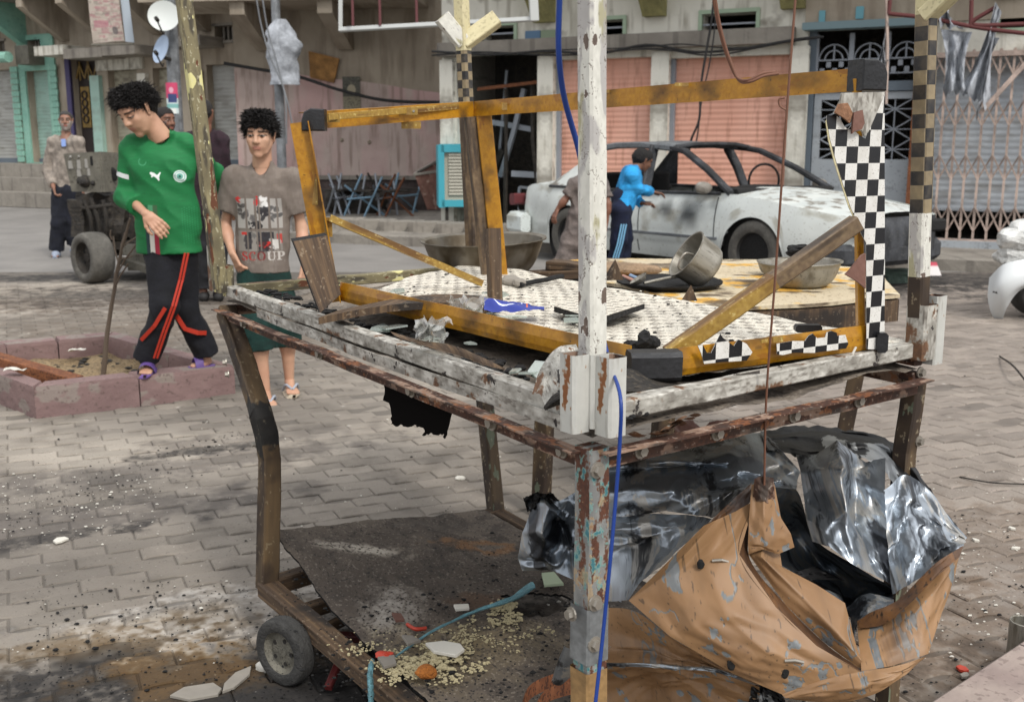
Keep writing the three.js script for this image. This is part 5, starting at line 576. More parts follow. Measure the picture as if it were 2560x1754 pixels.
{ // ------------------------------------------------------------------ welding-generator trailer
  const w = gnd(236, 706), t = thing('generator_trailer', 'rusty welding generator on a two-wheeled trailer with a drab instrument panel', 'generator', w.clone().setY(0), 0), d = -w.z, L = (x, y, k = 0) => atZ(x, y, d + k).sub(t.position), R = 0.255;
  const lw = wheel(t, R, 0.24, [M.dustyRubber, M.greasy, M.char], V(0, R, 0), -0.72); for (let i = 0; i < 1; i++) wheel(t, R, 0.22, [M.dustyRubber, M.greasy, M.char], L(492, 620, 0.9).setY(R), 0.9);
  // instrument panel, two plates
  const pA = [L(161, 384, 0.25), L(246, 379, 0.1), L(258, 480, 0.1), L(182, 478, 0.25)], pB = [L(246, 379, 0.1), L(296, 382, 0.5), L(302, 478, 0.5), L(258, 480, 0.1)]; const plateQ = (n, q, m) => { const nrm = q[1].clone().sub(q[0]).cross(q[3].clone().sub(q[0])).normalize().multiplyScalar(-0.02); const P2 = q.map((p) => p.clone().add(nrm)); const pos = []; const F4 = (a, b, c, e) => [a, b, c, a, c, e].forEach((v) => pos.push(v.x, v.y, v.z)); F4(...q); F4(...P2); for (let i = 0; i < 4; i++) F4(q[i], q[(i + 1) % 4], P2[(i + 1) % 4], P2[i]); const g = new THREE.BufferGeometry(); g.setAttribute('position', new THREE.Float32BufferAttribute(pos, 3)); return part(t, n, boxUV(g), m); };
  const A = plateQ('instrument_panel', pA, M.panelDrab), B = plateQ('side_plate', pB, M.panelDrab); const onA = (u, v, k = 0.012) => { const p = pA[0].clone().lerp(pA[1], u).lerp(pA[3].clone().lerp(pA[2], u), v); return p.add(V(-0.2, 0.1, 1).normalize().multiplyScalar(k)); };
  const gp = plain('pale dial plate', 0x8b8882, 0.6); for (const [u, v, a, b, m] of [[0.2, 0.3, 0.09, 0.08, gp], [0.45, 0.3, 0.08, 0.09, gp], [0.66, 0.28, 0.06, 0.09, gp], [0.82, 0.22, 0.05, 0.09, M.char], [0.42, 0.52, 0.09, 0.07, gp], [0.7, 0.5, 0.06, 0.07, gp]]) { const p = onA(u, v); part(A, 'dial', bx(a, b, 0.02, p.x, p.y, p.z, 0.004), m); } for (const [u, v, r] of [[0.5, 0.74, 0.06], [0.35, 0.72, 0.035], [0.75, 0.78, 0.025], [0.2, 0.1, 0.014], [0.45, 0.1, 0.012]]) { const p = onA(u, v, 0.03); part(A, 'knob', blob(r, 7, 0.3, 2).translate(p.x, p.y, p.z), r > 0.02 ? M.greasy : gp); } { const p = pB[0].clone().lerp(pB[2], 0.55).add(V(0.01, 0, 0.02)); part(B, 'socket', blob(0.06, 4, 0.3, 2, [1, 1.2, 0.4]).translate(p.x, p.y, p.z), M.char); }
  const blk = (n, x0, y0, x1, y1, k0, k1, m, amp = 0.1, sd = 1) => { const a = L(x0, y1, k0), b = L(x1, y0, k0), g = boxUV(new THREE.BoxGeometry(b.x - a.x, b.y - a.y, k1 - k0, 6, 6, 6).toNonIndexed()); const p = g.attributes.position; for (let i = 0; i < p.count; i++) { const x = p.getX(i), y = p.getY(i), z = p.getZ(i); p.setXYZ(i, x + (fbm3(x * 9 + sd, y * 9, z * 9, 2, sd) - 0.5) * amp, y + (fbm3(x * 9, y * 9 + sd, z * 9, 2, sd + 1) - 0.5) * amp, z + (fbm3(x * 9, y * 9, z * 9 + sd, 2, sd + 2) - 0.5) * amp); } g.translate((a.x + b.x) / 2, (a.y + b.y) / 2, -(k0 + k1) / 2); g.computeVertexNormals(); return part(t, n, g, m); };
  blk('engine_block', 196, 486, 300, 600, 0.2, 0.9, M.greasy, 0.14, 3); blk('radiator', 268, 482, 340, 640, 0.4, 1.0, M.greasy, 0.05, 9); blk('generator_drum', 330, 440, 440, 620, 0.5, 1.2, M.greasy, 0.06, 12); blk('chassis', 190, 604, 470, 624, 0.2, 0.9, M.greasy, 0.02, 15); blk('side_guard', 178, 500, 204, 590, 0.15, 0.3, M.greasy, 0.06, 18); blk('tool_box', 318, 612, 368, 676, 0.1, 0.4, M.panelDrab, 0.02, 21); blk('mudguard', 430, 560, 500, 600, 0.6, 1.1, M.greasy, 0.03, 25);
  for (const [x0, y0, x1, y1] of [[210, 500, 230, 590], [226, 495, 250, 600], [256, 500, 262, 598], [205, 520, 280, 512]]) part(t, 'pipe', tube([L(x0, y0, 0.12), L((x0 + x1) / 2 + 6, (y0 + y1) / 2, 0.1), L(x1, y1, 0.14)], 0.022, 12, 6), M.greasy); part(t, 'drawbar', sweep(SQ(0.07), [L(300, 650, 0.2), L(420, 690, -0.2)]), M.panelDrab); part(t, 'fender_strip', bx(0.28, 0.1, 0.02, L(340, 622, -0.05).x, L(340, 622).y, 0.05), M.panelDrab);
}
// ------------------------------------------------------------------ people: distance fields meshed with surface nets
function nets(f, lo, hi, cell) {
  const nx = Math.ceil((hi.x - lo.x) / cell) + 1, ny = Math.ceil((hi.y - lo.y) / cell) + 1, nz = Math.ceil((hi.z - lo.z) / cell) + 1, S = new Float32Array(nx * ny * nz), id = (i, j, k) => (k * ny + j) * nx + i;
  for (let k = 0; k < nz; k++) for (let j = 0; j < ny; j++) for (let i = 0; i < nx;) { const d = f(lo.x + i * cell, lo.y + j * cell, lo.z + k * cell); S[id(i, j, k)] = d; let skip = Math.floor((Math.abs(d) * 0.55 - cell * 2.2) / cell); i++; while (skip-- > 0 && i < nx) { S[id(i, j, k)] = d > 0 ? cell * 2 : -cell * 2; i++; } }
  const vi = new Int32Array(nx * ny * nz).fill(-1), pos = [], idx = [];
  for (let k = 0; k < nz - 1; k++) for (let j = 0; j < ny - 1; j++) for (let i = 0; i < nx - 1; i++) {
    let m = 0, sx = 0, sy = 0, sz = 0, n = 0; const c = [];
    for (let q = 0; q < 8; q++) { const v = S[id(i + (q & 1), j + ((q >> 1) & 1), k + (q >> 2))]; c.push(v); if (v < 0) m |= 1 << q; }
    if (m === 0 || m === 255) continue;
    for (let a = 0; a < 8; a++) for (const ax of [1, 2, 4]) { const b = a | ax; if (b === a) continue; if ((c[a] < 0) === (c[b] < 0)) continue; const t = c[a] / (c[a] - c[b]); sx += (a & 1) + (ax === 1 ? t : 0); sy += ((a >> 1) & 1) + (ax === 2 ? t : 0); sz += (a >> 2) + (ax === 4 ? t : 0); n++; }
    vi[id(i, j, k)] = pos.length / 3; pos.push(lo.x + (i + sx / n) * cell, lo.y + (j + sy / n) * cell, lo.z + (k + sz / n) * cell);
  }
  const quad = (a, b, c, d, flip) => { if (a < 0 || b < 0 || c < 0 || d < 0) return; if (flip) idx.push(a, c, b, a, d, c); else idx.push(a, b, c, a, c, d); };
  for (let k = 1; k < nz - 1; k++) for (let j = 1; j < ny - 1; j++) for (let i = 1; i < nx - 1; i++) {
    const s = S[id(i, j, k)] < 0;
    if (s !== (S[id(i + 1, j, k)] < 0)) quad(vi[id(i, j - 1, k - 1)], vi[id(i, j, k - 1)], vi[id(i, j, k)], vi[id(i, j - 1, k)], !s);
    if (s !== (S[id(i, j + 1, k)] < 0)) quad(vi[id(i - 1, j, k - 1)], vi[id(i - 1, j, k)], vi[id(i, j, k)], vi[id(i, j, k - 1)], !s);
    if (s !== (S[id(i, j, k + 1)] < 0)) quad(vi[id(i - 1, j - 1, k)], vi[id(i, j - 1, k)], vi[id(i, j, k)], vi[id(i - 1, j, k)], !s);
  }
  const nor = new Float32Array(pos.length), e = cell * 0.6; for (let i = 0; i < pos.length; i += 3) { const x = pos[i], y = pos[i + 1], z = pos[i + 2], gx = f(x + e, y, z) - f(x - e, y, z), gy = f(x, y + e, z) - f(x, y - e, z), gz = f(x, y, z + e) - f(x, y, z - e), l = Math.hypot(gx, gy, gz) || 1; nor[i] = gx / l; nor[i + 1] = gy / l; nor[i + 2] = gz / l; }
  const g = new THREE.BufferGeometry(); g.setAttribute('position', new THREE.Float32BufferAttribute(pos, 3)); g.setAttribute('normal', new THREE.BufferAttribute(nor, 3)); g.setIndex(idx); return g;
}
// a tapered bone; fl: flattened along unit vector n by factor q
const cone = (a, b, r1, r2, n = null, q = 1) => ({ a, b, r1, r2, n, q, d: b.clone().sub(a), l2: Math.max(1e-9, b.distanceToSquared(a)) });
function coneD(c, x, y, z) {
  let px = x - c.a.x, py = y - c.a.y, pz = z - c.a.z; const D = c.d; let t = (px * D.x + py * D.y + pz * D.z) / c.l2; t = t < 0 ? 0 : t > 1 ? 1 : t; px -= D.x * t; py -= D.y * t; pz -= D.z * t;
  let s = 1; if (c.n) { const w = px * c.n.x + py * c.n.y + pz * c.n.z, k = 1 / c.q - 1; px += c.n.x * w * k; py += c.n.y * w * k; pz += c.n.z * w * k; s = 0.5 + 0.5 * c.q; }
  let d = (Math.sqrt(px * px + py * py + pz * pz) - (c.r1 + (c.r2 - c.r1) * t)) * s; if (c.cut) d = Math.max(d, (x - c.cut[0].x) * c.cut[1].x + (y - c.cut[0].y) * c.cut[1].y + (z - c.cut[0].z) * c.cut[1].z); return d;
}
const smin = (a, b, k) => { const h = Math.max(k - Math.abs(a - b), 0) / k; return Math.min(a, b) - h * h * k * 0.25; };
const field = (cs, k) => (x, y, z) => { let d = 1e3; for (const c of cs) d = smin(d, coneD(c, x, y, z), k); return d; };
function bounds(cs, m) { const lo = V(1e9, 1e9, 1e9), hi = V(-1e9, -1e9, -1e9); for (const c of cs) for (const [p, r] of [[c.a, c.r1], [c.b, c.r2]]) { lo.min(p.clone().addScalar(-r - m)); hi.max(p.clone().addScalar(r + m)); } return [lo, hi]; }
const LIN = (hex) => { const c = new THREE.Color(hex); return [c.r, c.g, c.b]; };
function paint(g, f) { const p = g.attributes.position, c = new Float32Array(p.count * 3); for (let i = 0; i < p.count; i++) { const k = f(p.getX(i), p.getY(i), p.getZ(i)); c[i * 3] = k[0]; c[i * 3 + 1] = k[1]; c[i * 3 + 2] = k[2]; } g.setAttribute('color', new THREE.BufferAttribute(c, 3)); return g; }
const M_skin = new THREE.MeshPhysicalMaterial({ color: 0xffffff, vertexColors: true, roughness: 0.55, side: THREE.DoubleSide }); M_skin.name = 'skin';
const clothMat = (name, hex) => mottle(name, 0.35, hex, 0.9, { bump: 0.0015 });
function headField(hs, o) { // head coordinates: x right, y up, z forward, origin at the middle of the head, head height 0.225 * hs
  const c = (a, b, r1, r2, n, q) => cone(V(...a).multiplyScalar(hs), V(...b).multiplyScalar(hs), r1 * hs, r2 * hs, n, q), X = V(1, 0, 0);
  const skull = [c([0, 0.03, -0.028], [0, 0.036, 0.02], 0.078, 0.07, X, 0.93), c([0, 0.0, 0.01], [0, -0.03, 0.03], 0.066, 0.058, X, 0.95), c([0, -0.04, 0.042], [0, -0.088, 0.062], 0.046, 0.024, V(0, 0, 1), 0.9), c([0.04, -0.035, 0.01], [0.03, -0.075, 0.045], 0.026, 0.018), c([-0.04, -0.035, 0.01], [-0.03, -0.075, 0.045], 0.026, 0.018), c([0.036, -0.014, 0.058], [0.026, -0.04, 0.062], 0.024, 0.02), c([-0.036, -0.014, 0.058], [-0.026, -0.04, 0.062], 0.024, 0.02), c([-0.03, 0.034, 0.073], [0.03, 0.034, 0.073], 0.015, 0.015)];
  const nose = [c([0, 0.022, 0.086], [0, -0.018, 0.102], 0.009, 0.0125), c([-0.011, -0.021, 0.094], [0.011, -0.021, 0.094], 0.0085, 0.0085)], lips = [c([-0.016, -0.049, 0.083], [0.016, -0.049, 0.083], 0.0065, 0.0065), c([-0.013, -0.058, 0.082], [0.013, -0.058, 0.082], 0.0072, 0.0072)];
  const ears = [1, -1].map((s) => c([s * 0.077, 0.022, -0.008], [s * 0.073, -0.016, 0.0], 0.019, 0.013, V(s, 0, -0.35 * 1).normalize(), 0.42)), eyes = [1, -1].map((s) => c([s * 0.031, 0.012, 0.077], [s * 0.031, 0.012, 0.077], 0.0125, 0.0125)), sock = [1, -1].map((s) => c([s * 0.031, 0.011, 0.094], [s * 0.033, 0.011, 0.094], 0.015, 0.015));
  const neck = o.neckLocal ? [cone(V(0, -0.03, -0.02).multiplyScalar(hs), o.neckLocal, 0.05 * hs, 0.054 * hs)] : [];
  const f0 = field(skull, 0.022 * hs), f1 = field(nose, 0.01 * hs), f2 = field(lips, 0.004 * hs), f3 = field(neck, 0.02);
  return (x, y, z) => { let d = f0(x, y, z); if (neck.length) d = smin(d, f3(x, y, z), 0.03 * hs); for (const s of sock) d = -smin(-d, coneD(s, x, y, z), 0.012 * hs); d = smin(d, f1(x, y, z), 0.012 * hs); d = smin(d, f2(x, y, z), 0.006 * hs); for (const e of eyes) d = Math.min(d, coneD(e, x, y, z)); for (const e of ears) d = smin(d, coneD(e, x, y, z), 0.006 * hs); return d; };
}
function handCones(w, dir, palm, sgn, s, curl) { // wrist, pointing direction, palm normal, side of the thumb
  dir = dir.clone().normalize(); const side = V().crossVectors(palm, dir).normalize().multiplyScalar(sgn), pn = V().crossVectors(dir, side).normalize(); if (pn.dot(palm) < 0) pn.negate(); const P = (f, l, u) => w.clone().addScaledVector(dir, f * s).addScaledVector(side, l * s).addScaledVector(pn, u * s), out = [cone(w, P(0.03, 0, 0), 0.024 * s, 0.026 * s, pn, 0.62)];
  for (let i = 0; i < 4; i++) out.push(cone(P(0.02, (1.5 - i) * 0.012, 0), P(0.085, (1.5 - i) * 0.019, 0.004), 0.015 * s, 0.0115 * s, pn, 0.8));
  const len = [0.9, 1.02, 0.96, 0.76]; for (let i = 0; i < 4; i++) { const l = (1.5 - i) * 0.0205, k = curl * (1 + i * 0.12); let f = 0.085, u = 0.004, a = 0.15 * k; let p = P(f, l, u); for (const [seg, r] of [[0.036, 0.0092], [0.024, 0.0085], [0.019, 0.0075]]) { a += 0.45 * k; f += Math.cos(a) * seg * len[i]; u += Math.sin(a) * seg * len[i]; const q = P(f, l * 1.08, u); out.push(cone(p, q, (r + 0.0006) * s, r * s)); p = q; } }
  let t0 = P(0.018, 0.022, 0.006), t1 = P(0.05, 0.048, 0.016), t2 = P(0.078, 0.056, 0.022), t3 = P(0.1, 0.056, 0.026); out.push(cone(t0, t1, 0.0145 * s, 0.0115 * s), cone(t1, t2, 0.0108 * s, 0.0095 * s), cone(t2, t3, 0.0095 * s, 0.008 * s)); return out;
}
function figure(o) {
  const J = o.J, t = thing('person', o.label, 'person', o.at, 0, o.group), P = (n) => J[n].clone().sub(o.at), lat = J.lsh.clone().sub(J.rsh).setY(0).normalize(), dep = V(-lat.z, 0, lat.x), B = o.build ?? 1, cell = o.cell ?? 0.012, sk = LIN(o.skin ?? 0xb98a6c);
  const bones = []; for (const s of ['l', 'r']) { const sh = P(s + 'sh'), el = P(s + 'el'), wr = P(s + 'wr'), hp = P(s + 'hip'), kn = P(s + 'kn'), an = P(s + 'an'); bones.push(cone(sh, el, 0.040 * B, 0.033 * B), cone(el, el.clone().lerp(wr, 0.35), 0.033 * B, 0.034 * B), cone(el.clone().lerp(wr, 0.3), wr, 0.034 * B, 0.023 * B), cone(hp, kn, 0.072 * B, 0.047 * B), cone(kn, kn.clone().lerp(an, 0.35), 0.046 * B, 0.05 * B), cone(kn.clone().lerp(an, 0.3), an, 0.05 * B, 0.03 * B)); }
  const nk = P('neck'), pv = P('pelvis'), ch = pv.clone().lerp(nk, 0.72), shM = P('lsh').add(P('rsh')).multiplyScalar(0.5);
  bones.push(cone(pv, ch, 0.12 * B, 0.13 * B, dep, 0.66), cone(ch.clone().addScaledVector(lat, -0.07 * B), ch.clone().addScaledVector(lat, 0.07 * B), 0.085 * B, 0.085 * B, dep, 0.8), cone(P('rsh').lerp(shM, 0.25), P('lsh').lerp(shM, 0.25), 0.048 * B, 0.048 * B), cone(shM, nk.clone().lerp(P('head'), 0.25), 0.06 * B, 0.052 * B));
  const geos = [], tint = (g) => paint(g, () => sk); { const f = field(bones, 0.03), [lo, hi] = bounds(bones, 0.04); geos.push(tint(nets(f, lo, hi, cell))); }
  // hands
  for (const s of ['l', 'r']) if (o[s + 'hand']) { const h = o[s + 'hand'], w = P(s + 'wr'), cs = handCones(w, h.dir, h.palm, h.side, (h.s ?? 1) * B, h.curl ?? 0.6); cs.push(cone(w.clone().lerp(P(s + 'el'), 0.18), w, 0.025 * B, 0.023 * B)); const [lo, hi] = bounds(cs, 0.012); geos.push(tint(nets(field(cs, 0.006), lo, hi, o.handCell ?? 0.004))); }
  // feet
  for (const s of ['l', 'r']) { const an = P(s + 'an'), to = P(s + 'toe'), heel = an.clone().lerp(to, -0.12).setY(Math.min(an.y - 0.03, to.y + 0.012)), fw = to.clone().sub(heel).setY(0).normalize(), sd = V(-fw.z, 0, fw.x), cs = [cone(an, heel, 0.03 * B, 0.027 * B), cone(an, to.clone().addScaledVector(fw, -0.07), 0.03 * B, 0.026 * B), cone(heel, to.clone().addScaledVector(fw, -0.06), 0.026 * B, 0.03 * B, V(0, 1, 0), 0.7)]; for (let i = 0; i < 5; i++) { const l = (i - 2) * 0.0145 * B, b = to.clone().addScaledVector(fw, -0.05).addScaledVector(sd, l), e = to.clone().addScaledVector(fw, -Math.abs(i - 1) * 0.006 + 0.005).addScaledVector(sd, l * 1.1); e.y -= 0.004; cs.push(cone(b, e, 0.012 * B, 0.0095 * B)); } const [lo, hi] = bounds(cs, 0.02); geos.push(tint(nets(field(cs, 0.012), lo, hi, 0.006))); }
  // head
  const hs = o.hs ?? 1, hf = (o.face ?? V(0, 0, 1)).clone().normalize(), hu0 = o.headUp ?? V(0, 1, 0), hr = V().crossVectors(hu0, hf).normalize(), hu = V().crossVectors(hf, hr).normalize(), HM = new THREE.Matrix4().makeBasis(hr, hu, hf).setPosition(P('head')), inv = HM.clone().invert();
  const nl = P('neck').applyMatrix4(inv), F = headField(hs, { neckLocal: nl }); const hg = nets(F, V(-0.11, -0.17, -0.13).multiplyScalar(hs), V(0.11, 0.14, 0.135).multiplyScalar(hs), o.headCell ?? 0.0042), lip = LIN(o.lip ?? 0x9a5a50), brow = LIN(o.hair ?? 0x17120f), wht = LIN(0x7d736b), iris = LIN(0x1c130d), bd = o.beard ? LIN(o.beard) : null;
  paint(hg, (x, y, z) => { x /= hs; y /= hs; z /= hs; const ax = Math.abs(x); if (z > 0.05) { const ex = (ax - 0.031) / 0.0165, ey = (y - 0.011 + (o.lookDown ?? 0) * 0.004) / (o.lookDown ? 0.0045 : 0.0055); const er = ex * ex + ey * ey; if (er < 1 && z > 0.074) return Math.hypot(ax - 0.031, y - 0.011) < 0.0068 ? iris : wht; if (er < 2.3 && er >= 1 && y > 0.010) return mix3(sk, iris, 0.75); if (ax > 0.012 && ax < 0.056 && Math.abs(y - 0.0345 + (ax - 0.03) ** 2 * 6) < 0.0052) return mix3(sk, brow, 0.88); if (ax < 0.024 - 0.0 && y < -0.0425 && y > -0.0645 && z > 0.078 && ax < 0.024 * Math.sqrt(Math.max(0, 1 - ((y + 0.0535) / 0.0125) ** 2))) return mix3(sk, lip, 0.6); } if (bd && y < -0.028 + (ax > 0.045 ? 0.03 : 0) && z > -0.02 && z < 0.12 && !(ax < 0.02 && y > -0.038)) return mix3(sk, bd, 0.8); return sk; });
  hg.applyMatrix4(HM); geos.push(hg);
  for (const g of geos) { const q = g.attributes.position, c = g.attributes.color; for (let i = 0; i < q.count; i++) { const k = 0.9 + 0.2 * fbm3(q.getX(i) * 45, q.getY(i) * 45, q.getZ(i) * 45, 3, 8), b = 0.94 + 0.12 * vn3(q.getX(i) * 22, q.getY(i) * 22, q.getZ(i) * 22, 4); c.setXYZ(i, c.getX(i) * k, c.getY(i) * k * b, c.getZ(i) * k * b); } } const all = mergeGeometries(geos.map((g) => { const q = g.toNonIndexed(); return q; })); part(t, 'body', all, M_skin);
  // hair
  { const R = rng(o.seed ?? 5), amp = o.hairAmp ?? 0.014, th = o.hairTh ?? 0.014, cap = [cone(V(0, 0.034, -0.032).multiplyScalar(hs), V(0, 0.05, 0.014).multiplyScalar(hs), (0.080 + th) * hs, (0.068 + th) * hs, V(1, 0, 0), 0.95), cone(V(0, 0.0, -0.05).multiplyScalar(hs), V(0, -0.03, -0.05).multiplyScalar(hs), (0.062 + th * 0.6) * hs, 0.045 * hs)];
    if (o.fringe) cap.push(cone(V(-0.035, 0.085, 0.05).multiplyScalar(hs), V(0.03, 0.09, 0.055).multiplyScalar(hs), 0.03 * hs, 0.032 * hs)); if (o.topHair) cap.push(cone(V(-0.03, 0.10, 0.035).multiplyScalar(hs), V(0.03, 0.10, -0.01).multiplyScalar(hs), 0.034 * hs, 0.034 * hs));
    const cf = field(cap, 0.03 * hs), line = (x, z) => { const f = sstep(0.0, 0.075, z); return lerp(lerp(-0.075, 0.0, sstep(-0.06, 0.0, z)), (o.hairline ?? 0.066) - 0.25 * Math.max(0, Math.abs(x) - 0.03), f); };
    const HF = (x, y, z) => { const d = cf(x, y, z) - (fbm3(x * 120 + 11, y * 70 + 5, z * 120 + 3, 3, o.seed ?? 2) - 0.45) * amp * 2 * hs - (o.tufts ? (vn3(x * 42 + 7, y * 42, z * 42 + 3, 77) - 0.5) * 0.011 * hs * sstep(-0.01, 0.06, y) : 0), X = x / hs, Z = z / hs; const cut = (line(X, Z) * hs - y) * 0.75 + (vn3(x * 130, y * 30, z * 130, 9) - 0.5) * 0.012 * hs; return Math.max(d, cut); };
    const g = nets(HF, V(-0.14, -0.13, -0.17).multiplyScalar(hs), V(0.14, 0.19, 0.15).multiplyScalar(hs), (o.headCell ?? 0.0042) * 1.05); const pos = [], nn = o.tufts ?? 0, gp = g.attributes.position, gn = g.attributes.normal;
    const tg = []; for (let i = 0; i < nn; i++) { const k = Math.floor(R() * gp.count), p = V().fromBufferAttribute(gp, k), n = V().fromBufferAttribute(gn, k); if (p.y < -0.01 * hs) continue; const lg = R() > 0.8 ? 2.1 : 1, q = p.clone().addScaledVector(n, (0.003 + R() * 0.009) * lg).add(V((R() - 0.5) * 0.03 * lg - 0.004, -0.006 + 0.011 * R(), (R() - 0.5) * 0.022 * lg + (p.z > 0.03 ? 0.008 : 0))), m = p.clone().lerp(q, 0.5).add(V((R() - 0.5) * 0.006, 0.004, (R() - 0.5) * 0.006)); const side = V().crossVectors(q.clone().sub(p), V(R() - 0.5, R() - 0.5, R() - 0.5)).normalize().multiplyScalar(0.0012 + R() * 0.0022); const a = p.clone().add(side), b = p.clone().sub(side), c = m.clone().addScaledVector(side, 0.8), d = m.clone().addScaledVector(side, -0.8); for (const w of [a, b, c, b, d, c, c, d, q]) pos.push(w.x, w.y, w.z); }
    const gg = [g.toNonIndexed()]; if (pos.length) { const w = new THREE.BufferGeometry(); w.setAttribute('position', new THREE.Float32BufferAttribute(pos, 3)); w.computeVertexNormals(); gg.push(w); } const hm = mergeGeometries(gg); hm.applyMatrix4(HM); const mt = plain('hair', o.hair ?? 0x17120f, 0.85); part(t, 'hair', hm, mt); }
  return { t, P, lat, dep, B };
}
const mix3 = (a, b, k) => [a[0] + (b[0] - a[0]) * k, a[1] + (b[1] - a[1]) * k, a[2] + (b[2] - a[2]) * k];
// a garment: cones, blend, cut planes [[point, normal]] keep where (p - point).normal < 0; folds
function garment(fig, name, cs, cuts, mat, o = {}) {
  const f0 = field(cs, o.k ?? 0.03), am = o.fold ?? 0.012, fr = o.freq ?? 9, sd = o.seed ?? 3, F = (x, y, z) => { let d = f0(x, y, z) - (0.9 - 1.6 * Math.abs(fbm3(x * fr + (o.skew ?? 0) * y * fr + 40, y * fr * (o.fy ?? 0.5) + 40, z * fr + 40, 2, sd) * 2 - 1)) * am + am * 0.35; if (o.carve) d = Math.max(d, -coneD(o.carve, x, y, z)); for (const [p, n, spot] of cuts) { if (spot && spot(x, y, z)) continue; const c = (x - p.x) * n.x + (y - p.y) * n.y + (z - p.z) * n.z; d = Math.max(d, c); } return d; };
  const [lo, hi] = bounds(cs, 0.05), g = nets(F, lo, hi, o.cell ?? 0.011), uv = [], p = g.attributes.position, c = o.uvC ?? V(), l = fig.lat, sx = o.uvS ?? 1; for (let i = 0; i < p.count; i++) uv.push(((p.getX(i) - c.x) * l.x + (p.getZ(i) - c.z) * l.z) / sx + (o.uvS ? 0.5 : 0), (p.getY(i) - c.y) / (o.uvT ?? 1) + (o.uvS ? 0.5 : 0)); g.setAttribute('uv', new THREE.Float32BufferAttribute(uv, 2)); return part(fig.t, name, g, mat);
}
const dirOf = (a, b) => b.clone().sub(a).normalize();
function shirt(fig, mat, o = {}) {
  const { P, lat, dep, B } = fig, nk = P('neck'), pv = P('pelvis'), hem = pv.clone().add(V(0, o.hem ?? -0.03, 0)), ch = pv.clone().lerp(nk, 0.72), x = o.ease ?? 0.022, cs = [cone(hem, ch, (0.126 + (o.flare ?? 0.012)) * B + x, 0.132 * B + x, dep, 0.7), cone(ch.clone().addScaledVector(lat, -0.075 * B), ch.clone().addScaledVector(lat, 0.075 * B), 0.085 * B + x, 0.085 * B + x, dep, 0.8), cone(P('rsh'), P('lsh'), 0.046 * B + x * 0.8, 0.046 * B + x * 0.8), cone(P('lsh').add(P('rsh')).multiplyScalar(0.5), nk, 0.062 * B + x * 0.8, 0.05 * B + x * 0.6)], cuts = [[hem.clone().add(V(0, -0.02, 0)), V(0, -1, 0)]];
  for (const s of ['l', 'r']) { const k = o.sleeve ?? 0.6, sh = P(s + 'sh'), el = P(s + 'el'), wr = P(s + 'wr'); const w = o.sw ?? 0.018; if (k <= 1) { const e = sh.clone().lerp(el, k); cs.push(cone(sh, e, 0.044 * B + w, 0.042 * B + w * 1.25)); cs.at(-1).cut = [e, dirOf(sh, el)]; } else { const e = el.clone().lerp(wr, k - 1); cs.push(cone(sh, el, 0.044 * B + w, 0.036 * B + w), cone(el, e, 0.036 * B + w, 0.029 * B + w * 0.9)); cs.at(-1).cut = [e, dirOf(el, wr)]; } }
  // neckline: a V or a round opening, cut with a cone from the neck forward and up
  const nz = o.neckDrop ?? 0.05, fwd = o.front ?? dep.clone().multiplyScalar(dep.z > 0 ? 1 : -1), f1 = cone(nk.clone().add(V(0, 0.05, 0)), nk.clone().addScaledVector(fwd, 0.12).add(V(0, -nz + 0.02, 0)), 0.066 * B, o.vneck ? 0.022 : 0.05);
  return garment(fig, o.name ?? 'shirt', cs, cuts, mat, { ...o, carve: f1 });
}
function trousers(fig, mat, o = {}) {
  const { P, dep, B } = fig, pv = P('pelvis'), x = o.ease ?? 0.02, cs = [cone(pv.clone().add(V(0, 0.05, 0)), pv.clone().add(V(0, -0.04, 0)), 0.118 * B + x, 0.118 * B + x, dep, 0.76)], cuts = []; for (const s of ['l', 'r']) { const hp = P(s + 'hip'), kn = P(s + 'kn'), an = P(s + 'an'), k = o.leg ?? 1.9; if (k <= 1) { const e = hp.clone().lerp(kn, k); cs.push(cone(hp, e, 0.08 * B + x, 0.062 * B + x * 1.4)); cs.at(-1).cut = [e, dirOf(hp, kn)]; } else { const e = kn.clone().lerp(an, k - 1); cs.push(cone(hp, kn, 0.08 * B + x, 0.056 * B + x), cone(kn, e, 0.056 * B + x, (o.cuff ?? 0.045) * B + x)); cs.at(-1).cut = [e, dirOf(kn, an)]; } }
  return garment(fig, o.name ?? 'trousers', cs, cuts, mat, { fold: 0.016, freq: 8, fy: 0.8, ...o });
}
